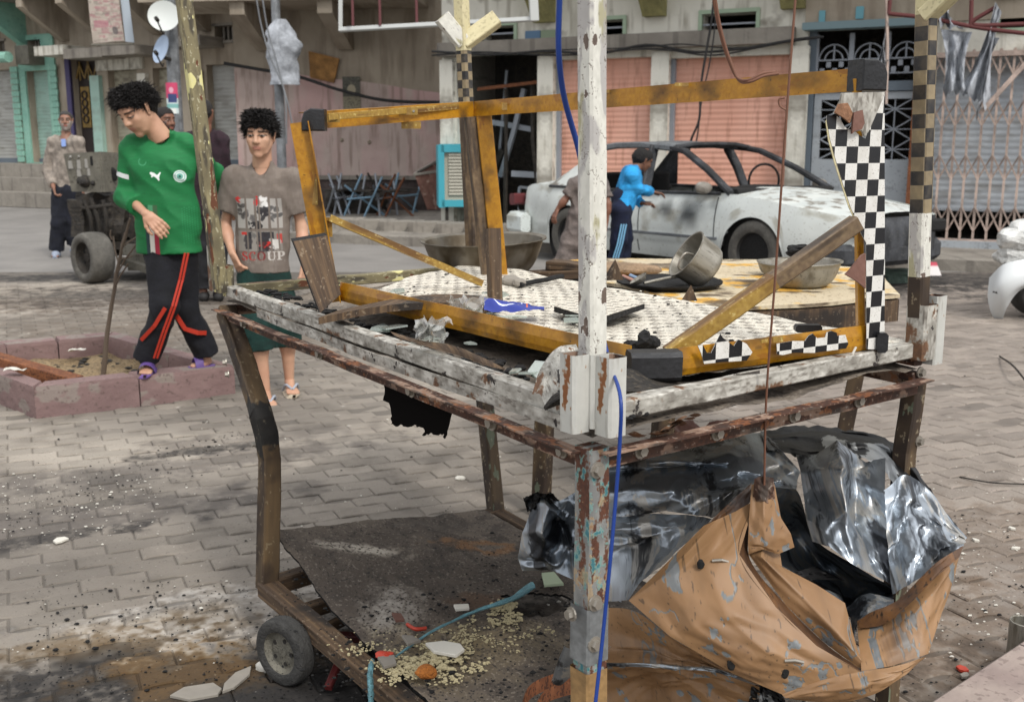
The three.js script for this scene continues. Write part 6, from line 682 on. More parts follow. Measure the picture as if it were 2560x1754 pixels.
function sandal(fig, s, mat, kind, strapMat) {
  const an = fig.P(s + 'an'), to = fig.P(s + 'toe'), fw = to.clone().sub(an).setY(0).normalize(), sd = V(-fw.z, 0, fw.x), y0 = to.y - 0.024 * fig.B, heel = an.clone().addScaledVector(fw, -0.05).setY(y0), tip = to.clone().addScaledVector(fw, 0.02).setY(y0), L = tip.distanceTo(heel), w = (t) => 0.04 * (0.78 + 0.3 * Math.sin(t * Math.PI * 0.9 + 0.25)) * (t < 0.06 ? 0.7 : t > 0.94 ? 0.72 : 1);
  const g = grid(16, 6, (u, v) => { const a = v * Math.PI * 2, ww = w(u) * (u === 0 || u === 1 ? 0.5 : 1); return heel.clone().lerp(tip, u).addScaledVector(sd, Math.cos(a) * ww).add(V(0, Math.sin(a) > 0 ? 0.011 : -0.009, 0)); }, L, 0.1); const sole = part(fig.t, kind === 'shoe' ? 'shoe' : 'sandal', g, mat);
  if (kind === 'slide') part(sole, 'strap', grid(10, 8, (u, v) => { const a = u * Math.PI, c = heel.clone().lerp(tip, 0.48 + v * 0.3); return c.addScaledVector(sd, Math.cos(a) * 0.046).add(V(0, 0.006 + Math.sin(a) * lerp(0.068, 0.05, v), 0)); }, 0.1, 0.1), strapMat);
  else if (kind === 'thong') { const a = heel.clone().lerp(tip, 0.78).add(V(0, 0.03, 0)); for (const k of [-1, 1]) part(sole, 'strap', tube([a, heel.clone().lerp(tip, 0.6).addScaledVector(sd, k * 0.03).add(V(0, 0.05, 0)), heel.clone().lerp(tip, 0.4).addScaledVector(sd, k * 0.042).add(V(0, 0.01, 0))], 0.007, 10, 6), strapMat); }
  else { const cs = [cone(heel.clone().add(V(0, 0.035, 0)), heel.clone().lerp(tip, 0.55).add(V(0, 0.045, 0)), 0.045, 0.046), cone(heel.clone().lerp(tip, 0.5).add(V(0, 0.035, 0)), tip.clone().addScaledVector(fw, -0.03).add(V(0, 0.022, 0)), 0.046, 0.03)], [lo, hi] = bounds(cs, 0.02); part(sole, 'upper', nets(field(cs, 0.02), lo, hi, 0.01), strapMat); }
}
{ // ---- boy in the green football shirt, stepping along the planter kerb
  const f1 = gnd(366, 925, 0.165), d = -f1.z, A = (x, y, k = 0) => atZ(x, y, d + k), J = { head: A(345, 278, -0.06), neck: A(404, 345, 0.0), pelvis: A(424, 600, 0.05), rsh: A(334, 366, 0.02), rel: A(316, 490, 0.05), rwr: A(364, 534, -0.15), lsh: A(460, 366, 0.05), lel: A(532, 436, 0.30), lwr: A(566, 500, 0.55), rhip: A(400, 612, 0.03), lhip: A(450, 612, 0.06), rkn: A(412, 762, -0.06), ran: A(370, 886, 0.02), lkn: A(462, 768, 0.10), lan: A(512, 876, 0.16), rtoe: A(362, 931, -0.10), ltoe: A(478, 912, 0.12) };
  const f = figure({ label: 'boy in a green football shirt and black tracksuit bottoms stepping along the planter kerb', at: V(J.pelvis.x, 0.16, J.pelvis.z), J, build: 0.83, hs: 1.0, face: V(-0.46, -0.55, 0.8), headUp: V(-0.25, 1, 0.2), skin: 0xb68c72, lookDown: 1, hair: 0x15110f, hairAmp: 0.007, hairTh: 0.008, topHair: 1, tufts: 14000, hairline: 0.07, seed: 7, headCell: 0.0036, cell: 0.011, rhand: { dir: V(0.72, -0.68, 0.15), palm: V(-0.1, -0.35, -0.9), side: 1, curl: 0.42, s: 1.1 }, lhand: { dir: V(0.3, -1, 0), palm: V(0, 0, -1), side: -1 } });
  const green = canvasMat('green football shirt', 1024, 1024, (g, w, h) => {
    g.fillStyle = '#0a6a36'; g.fillRect(0, 0, w, h); const r = rng(3); for (let i = 0; i < 2600; i++) { g.fillStyle = r() > 0.5 ? 'rgba(20,140,76,.10)' : 'rgba(4,70,32,.10)'; g.fillRect(r() * w, r() * h, 10 + r() * 50, 2 + r() * 6); }
    // texture covers 1 m x 1 m round the chest; x right = wearer's left
    const X = (m) => w / 2 + m * w, Y = (m) => h / 2 - m * h; g.fillStyle = '#e6e9e6';
    const cat = [[-0.055, 0.094], [-0.046, 0.098], [-0.030, 0.092], [-0.018, 0.082], [-0.008, 0.090], [-0.002, 0.098], [0.002, 0.094], [-0.004, 0.082], [-0.008, 0.070], [-0.006, 0.056], [-0.012, 0.052], [-0.018, 0.062], [-0.026, 0.070], [-0.036, 0.076], [-0.042, 0.070], [-0.050, 0.072], [-0.044, 0.080], [-0.052, 0.086]]; g.beginPath(); cat.forEach(([a, b], i) => (i ? g.lineTo : g.moveTo).call(g, X(a), Y(b - 0.03))); g.closePath(); g.fill();
    const cx = X(0.092), cy = Y(0.045); for (const [rr, c] of [[0.031, '#cfdad6'], [0.025, '#7fb0a4'], [0.021, '#d5ded9'], [0.015, '#6aa79a'], [0.006, '#1d4a3c']]) { g.fillStyle = c; g.beginPath(); g.arc(cx, cy, rr * w, 0, 7); g.fill(); }
    for (const [a, b, c] of [[-0.098, 0.02, '#22383a'], [-0.078, 0.025, '#d3cfc4'], [-0.053, 0.024, '#a02a3c']]) { g.fillStyle = c; g.fillRect(X(a), Y(-0.19), b * w, h * 0.2); g.globalAlpha = 0.3; g.fillRect(X(a), Y(-0.1), b * w, h * 0.1); g.globalAlpha = 1; }
    g.fillStyle = 'rgba(120,200,150,.22)'; for (let i = 0; i < 7; i++) for (let j = 0; j < 16; j++) { g.beginPath(); g.arc(X(0.09 + i * 0.011), Y(-0.12 - j * 0.012 + (i % 2) * 0.006), 3, 0, 7); g.fill(); }
    g.strokeStyle = 'rgba(150,200,170,.4)'; g.lineWidth = 4; g.beginPath(); g.arc(X(-0.09), Y(0.12), 20, 0, 4); g.stroke();
  }, { rough: 0.75 });
  const c = f.P('pelvis').lerp(f.P('neck'), 0.55); shirt(f, green, { sleeve: 1.5, hem: -0.045, ease: 0.034, sw: 0.024, fold: 0.018, freq: 6.5, skew: 0.9, fy: 0.9, neckDrop: 0.075, vneck: 1, uvC: c, uvS: 1, uvT: 1, name: 'football_shirt', seed: 11, flare: 0.035 });
  { const a = f.P('rsh'), b = f.P('rel'), n = dirOf(a, b), m = a.clone().lerp(b, 0.52), sd = V().crossVectors(n, V(0, 0, 1)).normalize(), up = V().crossVectors(sd, n); part(f.t, 'sleeve_band', grid(24, 2, (u, v) => { const an = u * 2 * Math.PI; return m.clone().addScaledVector(n, v * 0.024).addScaledVector(sd, Math.cos(an) * 0.064).addScaledVector(up, Math.sin(an) * 0.064); }, 0.4, 0.02), plain('white sleeve band', 0xd2d4d4, 0.8)); }
  const track = clothMat('black tracksuit', 0x0b0c14); trousers(f, track, { leg: 2.08, ease: 0.02, cuff: 0.056, seed: 21 }); const red = plain('orange-red stripe', 0xa8280e, 0.75);
  const side = (pts, w, nm) => part(f.t, nm, sweep(SQ(w, 0.004, 0.001), pts, { up: V(0.1, 0.1, 1), seg: 4 }), red); const S = (x, y, k) => A(x, y, k).sub(f.t.position);
  for (const dx of [-4, 4]) side([S(466 + dx, 632, -0.095), S(452 + dx, 700, -0.10), S(434 + dx, 765, -0.15), S(410 + dx, 830, -0.125), S(388 + dx, 895, -0.085)], 0.011, 'side_stripe'); side([S(412, 770, -0.145), S(385, 815, -0.125), S(352, 850, -0.075)], 0.02, 'knee_stripe'); side([S(438, 785, 0.0), S(462, 822, 0.01), S(495, 832, 0.04), S(515, 832, 0.085)], 0.024, 'knee_stripe');
  const pur = plain('purple rubber', 0x6a4f8e, 0.6), pur2 = plain('purple strap', 0x5a4280, 0.6); sandal(f, 'r', pur, 'slide', pur2); sandal(f, 'l', pur, 'slide', pur2);
}
{ // ---- boy in the grey printed T-shirt
  const f1 = gnd(733, 985), d = -f1.z, A = (x, y, k = 0) => atZ(x, y, d + k), J = { head: A(651, 341, -0.02), neck: A(655, 414, 0.02), pelvis: A(657, 668, 0.02), rsh: A(586, 444, 0.02), rel: A(562, 566, 0.05), rwr: A(580, 632, -0.06), lsh: A(726, 448, 0.03), lel: A(754, 572, 0.06), lwr: A(760, 660, -0.02), rhip: A(632, 690, 0.02), lhip: A(684, 690, 0.03), rkn: A(642, 815, -0.08), lkn: A(716, 812, 0.0), ran: A(664, 984, -0.06), lan: A(723, 952, 0.05), rtoe: A(678, 1014, -0.26), ltoe: A(733, 981, -0.10) };
  const f = figure({ label: 'boy in a grey printed T-shirt and dark green shorts walking in flip-flops', at: V(J.pelvis.x, 0, J.pelvis.z), J, build: 0.84, hs: 0.96, face: V(-0.05, -0.10, 1), headUp: V(0.02, 1, 0), skin: 0xbd9278, hair: 0x15110f, hairAmp: 0.006, hairTh: 0.008, fringe: 1, topHair: 1, tufts: 12000, hairline: 0.058, seed: 17, lip: 0xa06258, headCell: 0.0036, cell: 0.011, rhand: { dir: V(0.35, -0.92, 0.1), palm: V(0.8, -0.1, -0.6), side: 1, curl: 0.75, s: 1.05 }, lhand: { dir: V(-0.1, -1, 0.1), palm: V(-0.9, 0, -0.3), side: -1, curl: 0.7 } });
  const grey = canvasMat('grey printed T-shirt', 1024, 1024, (g, w, h) => {
    g.fillStyle = '#6f655d'; g.fillRect(0, 0, w, h); const r = rng(13); for (let i = 0; i < 2600; i++) { g.fillStyle = r() > 0.5 ? 'rgba(150,140,132,.10)' : 'rgba(80,72,66,.10)'; g.fillRect(r() * w, r() * h, 4 + r() * 40, 4 + r() * 40); } const X = (m) => w / 2 + m * w, Y = (m) => h / 2 - m * h, box = (a, b, c, d, col) => { g.fillStyle = col; g.fillRect(X(a), Y(d), (c - a) * w, (d - b) * h); };
    for (const [a, b] of [[-0.12, -0.075], [-0.065, -0.025], [-0.012, 0.045], [0.058, 0.115]]) box(a, -0.08, b, 0.075, 'rgba(168,164,158,.85)'); const splat = (cx, cy, s, col, n, sd) => { const q = rng(sd); g.fillStyle = col; for (let i = 0; i < n; i++) { g.beginPath(); g.ellipse(X(cx + (q() - 0.5) * s), Y(cy + (q() - 0.5) * s * 1.2), 4 + q() * 16, 3 + q() * 12, q() * 3, 0, 7); g.fill(); } };
    splat(-0.095, 0.01, 0.05, 'rgba(70,66,64,.8)', 12, 1); splat(-0.045, -0.02, 0.05, 'rgba(90,86,84,.7)', 12, 2); splat(0.02, 0.045, 0.06, 'rgba(214,212,208,.9)', 14, 3); splat(0.02, 0.005, 0.06, 'rgba(44,42,44,.9)', 16, 4); splat(0.08, 0.0, 0.06, 'rgba(80,78,76,.8)', 12, 5); splat(-0.03, -0.085, 0.06, 'rgba(30,28,30,.9)', 18, 6); splat(0.0, 0.07, 0.03, 'rgba(190,40,40,.9)', 5, 7); splat(-0.11, 0.07, 0.02, 'rgba(190,50,48,.9)', 4, 8);
    box(-0.12, -0.2, 0.11, -0.095, 'rgba(150,146,140,.6)'); for (const [a, b, c, d, col] of [[-0.08, -0.19, -0.045, -0.1, '#2a292c'], [-0.01, -0.15, 0.07, -0.1, '#2d2c30'], [-0.005, -0.19, 0.055, -0.15, '#b3251f'], [-0.1, -0.115, -0.07, -0.1, '#b3332c'], [0.085, -0.16, 0.11, -0.11, '#b6423a'], [0.06, -0.19, 0.1, -0.14, '#c3c0ba']]) box(a, b, c, d, col); splat(0.03, -0.15, 0.08, 'rgba(40,36,38,.7)', 18, 11); splat(-0.06, -0.15, 0.04, 'rgba(60,56,58,.7)', 10, 12); splat(0.07, -0.16, 0.05, 'rgba(200,196,190,.7)', 9, 14);
    g.strokeStyle = 'rgba(111,101,93,.95)'; g.lineWidth = 9; for (const a of [-0.07, -0.018, 0.052, 0.0, 0.09]) { g.beginPath(); g.moveTo(X(a), Y(0.08)); g.lineTo(X(a + 0.006), Y(-0.2)); g.stroke(); } g.beginPath(); g.moveTo(X(-0.13), Y(-0.088)); g.lineTo(X(0.13), Y(-0.09)); g.stroke();
    g.font = 'bold 66px serif'; g.textBaseline = 'middle'; g.fillStyle = '#9e2a26'; g.fillText('SC', X(-0.105), Y(-0.228)); g.fillStyle = '#6d2a28'; g.fillText('O', X(-0.022), Y(-0.228)); g.fillStyle = '#b9b4ad'; g.fillText('UP', X(0.03), Y(-0.228)); g.fillStyle = 'rgba(160,154,146,.6)'; for (let i = 0; i < 40; i++) g.fillRect(X(-0.11) + r() * 230, Y(-0.2) + r() * 60, 3, 10);
  }, { rough: 0.9 });
  const c = f.P('pelvis').lerp(f.P('neck'), 0.55); shirt(f, grey, { sleeve: 0.66, hem: -0.005, ease: 0.026, sw: 0.024, fold: 0.011, freq: 8, skew: 0.5, fy: 0.5, neckDrop: 0.085, vneck: 1, uvC: c, uvS: 1, uvT: 1, name: 'printed_shirt', seed: 31 });
  trousers(f, clothMat('dark green shorts', 0x07302a), { leg: 1.32, cuff: 0.06, ease: 0.022, name: 'shorts', seed: 41 }); const pale = plain('pale rubber', 0xb9ad98, 0.7), st = plain('strap', 0x9aa0aa, 0.6); sandal(f, 'r', pale, 'thong', st); sandal(f, 'l', pale, 'thong', st);
}
{ // ---- man with a grey beard beside the generator
  const f1 = gnd(142, 640), d = -f1.z, A = (x, y, k = 0) => atZ(x, y, d + k), J = { head: A(164, 303), neck: A(164, 338, 0.03), pelvis: A(166, 470, 0.03), rsh: A(134, 354), rel: A(119, 424, 0.05), rwr: A(133, 468, -0.12), lsh: A(196, 356), lel: A(213, 424, 0.1), lwr: A(206, 468, 0.05), rhip: A(152, 478), lhip: A(180, 478), rkn: A(146, 556, -0.05), lkn: A(182, 552), ran: A(140, 626), lan: A(184, 616, 0.05), rtoe: A(136, 640, -0.14), ltoe: A(184, 631, -0.08) };
  const f = figure({ label: 'grey-bearded man in a beige long-sleeved shirt standing beside the generator trailer', at: V(J.pelvis.x, 0, J.pelvis.z), J, build: 1.05, hs: 1.02, face: V(0.28, 0.02, 1), skin: 0x8a6350, beard: 0x8d8882, hair: 0x3b3836, hairAmp: 0.006, hairTh: 0.006, hairline: 0.075, seed: 27, headCell: 0.0055, cell: 0.016, handCell: 0.006, rhand: { dir: V(0.15, -1, 0.1), palm: V(0.8, 0, -0.4), side: 1, curl: 1.2 }, lhand: { dir: V(0, -1, 0), palm: V(-1, 0, 0), side: -1, curl: 1 } });
  shirt(f, clothMat('beige shirt', 0x8d8379), { sleeve: 1.88, hem: -0.04, ease: 0.03, sw: 0.022, fold: 0.03, cell: 0.015, name: 'long_sleeved_shirt' }); trousers(f, clothMat('navy trousers', 0x10131f), { leg: 1.96, ease: 0.028, cuff: 0.055, cell: 0.015 }); part(f.t, 'undershirt', bx(0.05, 0.09, 0.02, f.P('neck').x + 0.02, f.P('neck').y - 0.09, f.P('neck').z + 0.135, 0.008), plain('light blue cotton', 0x8aa2d8, 0.9)); const sw = plain('pale shoe', 0x8f98a8, 0.7); sandal(f, 'r', sw, 'shoe', sw); sandal(f, 'l', sw, 'shoe', sw);
}
{ // ---- bearded man in blue behind the green-shirted boy
  const d = 9.8, A = (x, y, k = 0) => atZ(x, y, d + k), G = (x, k = 0) => A(x, 400, k).setY(0.03), J = { head: A(410, 304), neck: A(398, 352, 0.02), pelvis: A(400, 540), rsh: A(344, 378), rel: A(322, 470, 0.06), rwr: A(340, 540, -0.05), lsh: A(452, 380, 0.1), lel: A(474, 460, 0.12), lwr: A(480, 520), rhip: A(382, 552), lhip: A(420, 552), rkn: G(384).setY(0.48), lkn: G(440).setY(0.48), ran: G(384).setY(0.09), lan: G(462).setY(0.09), rtoe: G(396, -0.15), ltoe: G(474, -0.12) };
  const f = figure({ label: 'dark-bearded man in a blue shirt standing behind the green-shirted boy', at: V(J.pelvis.x, 0, J.pelvis.z), J, build: 1.1, hs: 1.05, face: V(0.85, 0.0, 0.5), skin: 0x7a5340, beard: 0x241d1a, hair: 0x1f1b19, hairAmp: 0.006, hairTh: 0.007, seed: 37, headCell: 0.0055, cell: 0.016, handCell: 0.006, rhand: { dir: V(0, -1, 0.1), palm: V(0.8, 0, -0.4), side: 1 }, lhand: { dir: V(0, -1, 0), palm: V(-1, 0, 0), side: -1 } });
  shirt(f, clothMat('royal blue shirt', 0x1c4fae), { sleeve: 1.6, hem: -0.04, ease: 0.03, cell: 0.015, fold: 0.03 }); trousers(f, clothMat('blue trousers', 0x1d3f8c), { leg: 1.95, ease: 0.03, cell: 0.015 }); const sw = plain('dark shoe', 0x1c1a19, 0.7); sandal(f, 'r', sw, 'shoe', sw); sandal(f, 'l', sw, 'shoe', sw);
}
{ // ---- man in the maroon jumper behind the leaning post
  const d = 9.3, A = (x, y, k = 0) => atZ(x, y, d + k), G = (x, k = 0) => A(x, 400, k).setY(0.03), J = { head: A(510, 284), neck: A(512, 326, 0.02), pelvis: A(512, 520), rsh: A(470, 352), rel: A(462, 440, 0.06), rwr: A(480, 510, -0.1), lsh: A(548, 352, 0.02), lel: A(562, 436, 0.06), lwr: A(552, 505), rhip: A(494, 535), lhip: A(530, 535), rkn: G(492).setY(0.48), lkn: G(528).setY(0.48), ran: G(490).setY(0.09), lan: G(528).setY(0.09), rtoe: G(490, 0.18), ltoe: G(528, 0.18) };
  const f = figure({ label: 'man in a dark maroon jumper seen from behind, beyond the leaning cart post', at: V(J.pelvis.x, 0, J.pelvis.z), J, build: 1.1, hs: 0.95, face: V(0.1, 0, -1), skin: 0x7a5340, hair: 0x1f1b19, hairAmp: 0.006, hairTh: 0.007, seed: 47, headCell: 0.0055, cell: 0.016, handCell: 0.006, rhand: { dir: V(0, -1, 0.1), palm: V(0.8, 0, -0.4), side: 1 }, lhand: { dir: V(0, -1, 0), palm: V(-1, 0, 0), side: -1 } });
  shirt(f, clothMat('maroon jumper', 0x25121c), { sleeve: 1.92, hem: -0.04, ease: 0.03, cell: 0.015, fold: 0.03 }); trousers(f, clothMat('black trousers', 0x17171b), { leg: 1.95, ease: 0.03, cell: 0.015 }); const sw = plain('dark shoe', 0x1c1a19, 0.7); sandal(f, 'r', sw, 'shoe', sw); sandal(f, 'l', sw, 'shoe', sw);
}
{ // ---- boy in bright blue leaning to the car window
  const d = 10.75, A = (x, y, k = 0) => atZ(x, y, d + k), G = (x, k = 0) => A(x, 400, k).setY(0.03), J = { head: A(1606, 402, 0.12), neck: A(1588, 424, 0.08), pelvis: A(1554, 512, 0), rsh: A(1580, 436, -0.1), rel: A(1594, 472, -0.06), rwr: A(1632, 480, 0.18), lsh: A(1574, 436, 0.2), lel: A(1586, 492, 0.3), lwr: A(1604, 508, 0.2), rhip: A(1552, 526, -0.09), lhip: A(1556, 526, 0.09), rkn: G(1552, -0.1).setY(0.44), lkn: G(1566, 0.12).setY(0.44), ran: G(1530, -0.06).setY(0.09), lan: G(1562, 0.14).setY(0.09), rtoe: G(1544, -0.06), ltoe: G(1580, 0.14) };
  const f = figure({ label: 'boy in a bright blue top reaching into the window of the burnt car', at: V(J.pelvis.x, 0, J.pelvis.z), J, build: 0.95, hs: 0.98, face: V(0.86, -0.4, -0.3), headUp: V(0.45, 1, 0), skin: 0x6d4936, hair: 0x120f0e, hairAmp: 0.006, hairTh: 0.010, seed: 57, headCell: 0.0055, cell: 0.016, handCell: 0.006, rhand: { dir: V(1, -0.1, -0.2), palm: V(0, -1, 0), side: -1, curl: 0.6 }, lhand: { dir: V(1, 0.1, 0), palm: V(0, -1, 0), side: 1, curl: 0.8 } });
  shirt(f, clothMat('bright blue top', 0x2a93cf), { sleeve: 1.9, hem: -0.04, ease: 0.03, cell: 0.014, fold: 0.026, front: V(1, 0, 0), name: 'long_sleeved_top' }); trousers(f, clothMat('navy tracksuit', 0x0d1630), { leg: 1.96, ease: 0.026, cell: 0.014 }); const sp = plain('light blue stripe', 0x7fb6d8, 0.8); for (let k = 0; k < 3; k++) part(f.t, 'side_stripe', sweep(SQ(0.014, 0.006, 0.002), [A(1566 - k * 6, 560, -0.215), A(1556 - k * 6, 610, -0.195), A(1538 - k * 6, 668, -0.15)].map((p) => p.sub(f.t.position)), { up: V(0, 0, 1), seg: 3 }), sp); const sw = plain('dark shoe', 0x1c1a19, 0.7); sandal(f, 'r', sw, 'shoe', sw); sandal(f, 'l', sw, 'shoe', sw);
}
{ // ---- person in a grey-brown robe by the rear wheel
  const d = 10.4, A = (x, y, k = 0) => atZ(x, y, d + k), G = (x, k = 0) => A(x, 400, k).setY(0.03), J = { head: A(1484, 404), neck: A(1476, 440, 0.02), pelvis: A(1464, 548), rsh: A(1440, 462, -0.02), rel: A(1412, 500, -0.04), rwr: A(1394, 522, -0.02), lsh: A(1506, 460, 0.02), lel: A(1520, 510), lwr: A(1516, 556), rhip: A(1452, 556), lhip: A(1478, 556), rkn: G(1430).setY(0.40), lkn: G(1474).setY(0.42), ran: G(1400).setY(0.09), lan: G(1474).setY(0.09), rtoe: G(1394, -0.15), ltoe: G(1474, -0.15) };
  const f = figure({ label: 'person in a loose grey-brown tunic and wide trousers behind the peeling white post', at: V(J.pelvis.x, 0, J.pelvis.z), J, build: 0.95, hs: 0.95, face: V(0.7, 0, -0.5), skin: 0x7a5240, hair: 0x14110f, hairAmp: 0.006, hairTh: 0.01, seed: 67, headCell: 0.0055, cell: 0.016, handCell: 0.006, rhand: { dir: V(-0.5, -1, 0.1), palm: V(0.8, 0, -0.4), side: 1 }, lhand: { dir: V(0, -1, 0), palm: V(-1, 0, 0), side: -1 } });
  const rb = clothMat('grey-brown robe', 0x6a605b); shirt(f, rb, { sleeve: 0.7, hem: -0.05, ease: 0.035, cell: 0.015, fold: 0.03, name: 'tunic' }); trousers(f, rb, { leg: 1.93, ease: 0.05, cuff: 0.07, cell: 0.015, fold: 0.03 }); const sw = plain('dark shoe', 0x1c1a19, 0.7); sandal(f, 'r', sw, 'shoe', sw); sandal(f, 'l', sw, 'shoe', sw);
}
// ------------------------------------------------------------------ the burnt vending cart
const T = 0.93, LOWY = 0.14;
const TL = gnd(560, 713, T), TF = gnd(1482, 1024, T), TR = gnd(2300, 860, T), TB = TL.clone().add(TR).sub(TF);
const BL = gnd(668, 1468, LOWY), BB = gnd(1240, 1288, LOWY), BR = gnd(2214, 1806, LOWY), BF = TF.clone().setY(LOWY).add(V(0.004, 0, 0.0));
const cart = thing('vending_cart', 'burnt street-vending cart frame with peeling white posts, rusty rails and a charred lower shelf', 'cart', TF.clone().add(TB).multiplyScalar(0.5).setY(0));
const nLF = V().crossVectors(TF.clone().sub(TL), V(0, 1, 0)).normalize(); if (nLF.z < 0) nLF.negate(); // outwards from the long side
const nFR = V().crossVectors(TR.clone().sub(TF), V(0, 1, 0)).normalize(); if (nFR.z < 0) nFR.negate(); // outwards from the short side
const dy = (p, y) => p.clone().setY(p.y + y), onC = (n, g, m, o) => wpart(cart, n, g, m, o);
const bolt = (p, n, r = 0.009) => { const q = onC('bolt', [sweep(CIR(r * 1.5, 12), [p, p.clone().addScaledVector(n, 0.003)], { up: V(0.1, 1, 0.2) }), sweep(CIR(r, 6), [p.clone().addScaledVector(n, 0.003), p.clone().addScaledVector(n, 0.011)], { up: V(0.1, 1, 0.2) })].slice(0, 2), M.steel); return q; };
// upper rails
const rail = (a, b, n, m, dyy, w, h, extra = {}) => onC(n, sweep(SQ(w, h, 0.003), [dy(a, dyy - h / 2), dy(b, dyy - h / 2)], { seg: 14, jitter: 0.0022, ...extra }), m);
rail(TL.clone().addScaledVector(nLF, -0.016), TF.clone().addScaledVector(nLF, -0.016), 'upper_rail', M.whiteRail, 0, 0.032, 0.032, { seed: 3 });
rail(TF.clone().addScaledVector(nFR, -0.016), TR.clone().addScaledVector(nFR, -0.016), 'upper_rail', M.whiteRail, 0.004, 0.032, 0.032, { seed: 4, ov: 0.37 });
rail(TL, TB, 'upper_rail', M.oldOchre, 0.0, 0.03, 0.032, { seed: 5 }); rail(TR, TB, 'upper_rail', M.rustRail, -0.02, 0.028, 0.026, { seed: 6 });
// bent white strip between the rails on the long side
onC('torn_strip', sweep([[0, 0], [0.016, 0.003], [0.017, 0.006], [0.002, 0.0045], [0.002, 0.024], [-0.001, 0.024]], Array.from({ length: 9 }, (_, i) => { const t = lerp(0.16, 0.97, i / 8); return dy(TL.clone().lerp(TF, t).addScaledVector(nLF, 0.004 + 0.006 * Math.sin(i * 1.7)), -0.05 - 0.012 * Math.sin(t * 3.1) + (i % 3) * 0.002); }), { seg: 3, jitter: 0.002 }), M.whiteRail);
// lower angle rails, rusty
const LRL = dy(TL.clone().addScaledVector(nLF, 0.012), -0.068), LRF = dy(TF.clone().addScaledVector(nLF, 0.012), -0.062), LRF2 = dy(TF.clone().addScaledVector(nFR, 0.01), -0.062), LRR = dy(TR.clone().addScaledVector(nFR, 0.01), -0.07);
onC('angle_rail', sweep([[0, 0], [0.03, 0], [0.03, -0.003], [0.003, -0.003], [0.003, -0.03], [0, -0.03]].map(([a, b]) => [-a, b]), [LRL, LRF], { seg: 14, jitter: 0.0025 }), M.rustRail);
onC('angle_rail', sweep([[0, 0], [0.03, 0], [0.03, -0.003], [0.003, -0.003], [0.003, -0.032], [0, -0.032]].map(([a, b]) => [-a, b]), [LRF2, LRR], { seg: 14, jitter: 0.0025, ov: 0.3 }), M.rustRail);
onC('angle_rail', sweep(SQ(0.03), [dy(TL, -0.075), dy(TB, -0.075)], { seg: 6, jitter: 0.002 }), M.rustRail); onC('angle_rail', sweep(SQ(0.03), [dy(TR, -0.075), dy(TB, -0.075)], { seg: 6, jitter: 0.002 }), M.rustRail);
for (const t of [0.12, 0.42, 0.68, 0.85, 0.97]) bolt(dy(LRL.clone().lerp(LRF, t).addScaledVector(nLF, 0.004), -0.015), nLF, t > 0.9 ? 0.008 : 0.01); for (const t of [0.1, 0.3, 0.53, 0.75]) bolt(dy(LRF2.clone().lerp(LRR, t).addScaledVector(nFR, 0.004), -0.016), nFR, 0.009);
// paint flakes curling off the short-side rail
{ const r = rng(71); for (let i = 0; i < 7; i++) { const p = dy(TF.clone().lerp(TR, 0.02 + 0.22 * r()).addScaledVector(nFR, 0.012), -0.042 - 0.012 * r()), d = TR.clone().sub(TF).normalize(), w = 0.02 + r() * 0.04; onC('paint_flake', grid(5, 3, (u, v) => p.clone().addScaledVector(d, u * w).addScaledVector(nFR, v * 0.02).add(V(0, 0.008 * v * v + 0.006 * Math.sin(u * 3 + i), 0)), 0.04, 0.02), M.whiteRail); } }
// posts
const postP = (base, px, py, k = 0) => [dy(base, -0.01), atZ(px, py, -base.z + k)];
const fp = postP(TF, 1480, -60), up45 = V(1, 0, 0.18).normalize();
onC('post', sweep(SQ(0.034, 0.034, 0.004), fp, { up: TR.clone().sub(TF).normalize(), seg: 30, jitter: 0.0014 }), M.chipWhite, { label: 'front post of flaking white paint' });
const lp = postP(TL.clone().add(V(-0.01, 0, 0)), 452, -60); onC('post', sweep(SQ(0.04, 0.04, 0.004), lp, { up: TF.clone().sub(TL).normalize(), seg: 20, jitter: 0.0016 }), M.oldOchre, { label: 'leaning post of worn ochre paint' });
const rp0 = dy(TR.clone().add(V(-0.005, 0, 0)), -0.02), rpTop = atZ(2320, -60, -TR.z), rpAt = (py) => { let lo = 0, hi = 1; for (let i = 0; i < 30; i++) { const m = (lo + hi) / 2, p = rp0.clone().lerp(rpTop, m), q = atZ(2300, py, -p.z); if (p.y < q.y) lo = m; else hi = m; } return rp0.clone().lerp(rpTop, lo); };
const rUp = TR.clone().sub(TF).normalize(); onC('post', sweep(SQ(0.034, 0.034, 0.004), [rp0, rpAt(690)], { up: rUp, seg: 6, jitter: 0.0014 }), M.legBrown, { label: 'scorched foot of the chequered post' }); onC('post', sweep(SQ(0.034, 0.034, 0.004), [rpAt(690), rpAt(532)], { up: rUp, seg: 6, jitter: 0.0014 }), M.chipWhite); onC('post', sweep(SQ(0.034, 0.034, 0.004), [rpAt(532), rpAt(36)], { up: rUp, seg: 1 }), M.checkDirty, { label: 'post wrapped in smoke-browned chequered tape' }); onC('post', sweep(SQ(0.034, 0.034, 0.004), [rpAt(36), rpTop], { up: rUp }), M.cream);
onC('post_bracket', sweep(SQ(0.04, 0.03), [rpAt(40), atZ(2400, -40, -TR.z - 0.05)]), M.cream);
const bp0 = dy(TB, -0.02), bpTop = atZ(1150, -60, -TB.z), bpAt = (py) => { const a = atZ(1170, py, -TB.z).y; return bp0.clone().lerp(bpTop, (a - bp0.y) / (bpTop.y - bp0.y)); };
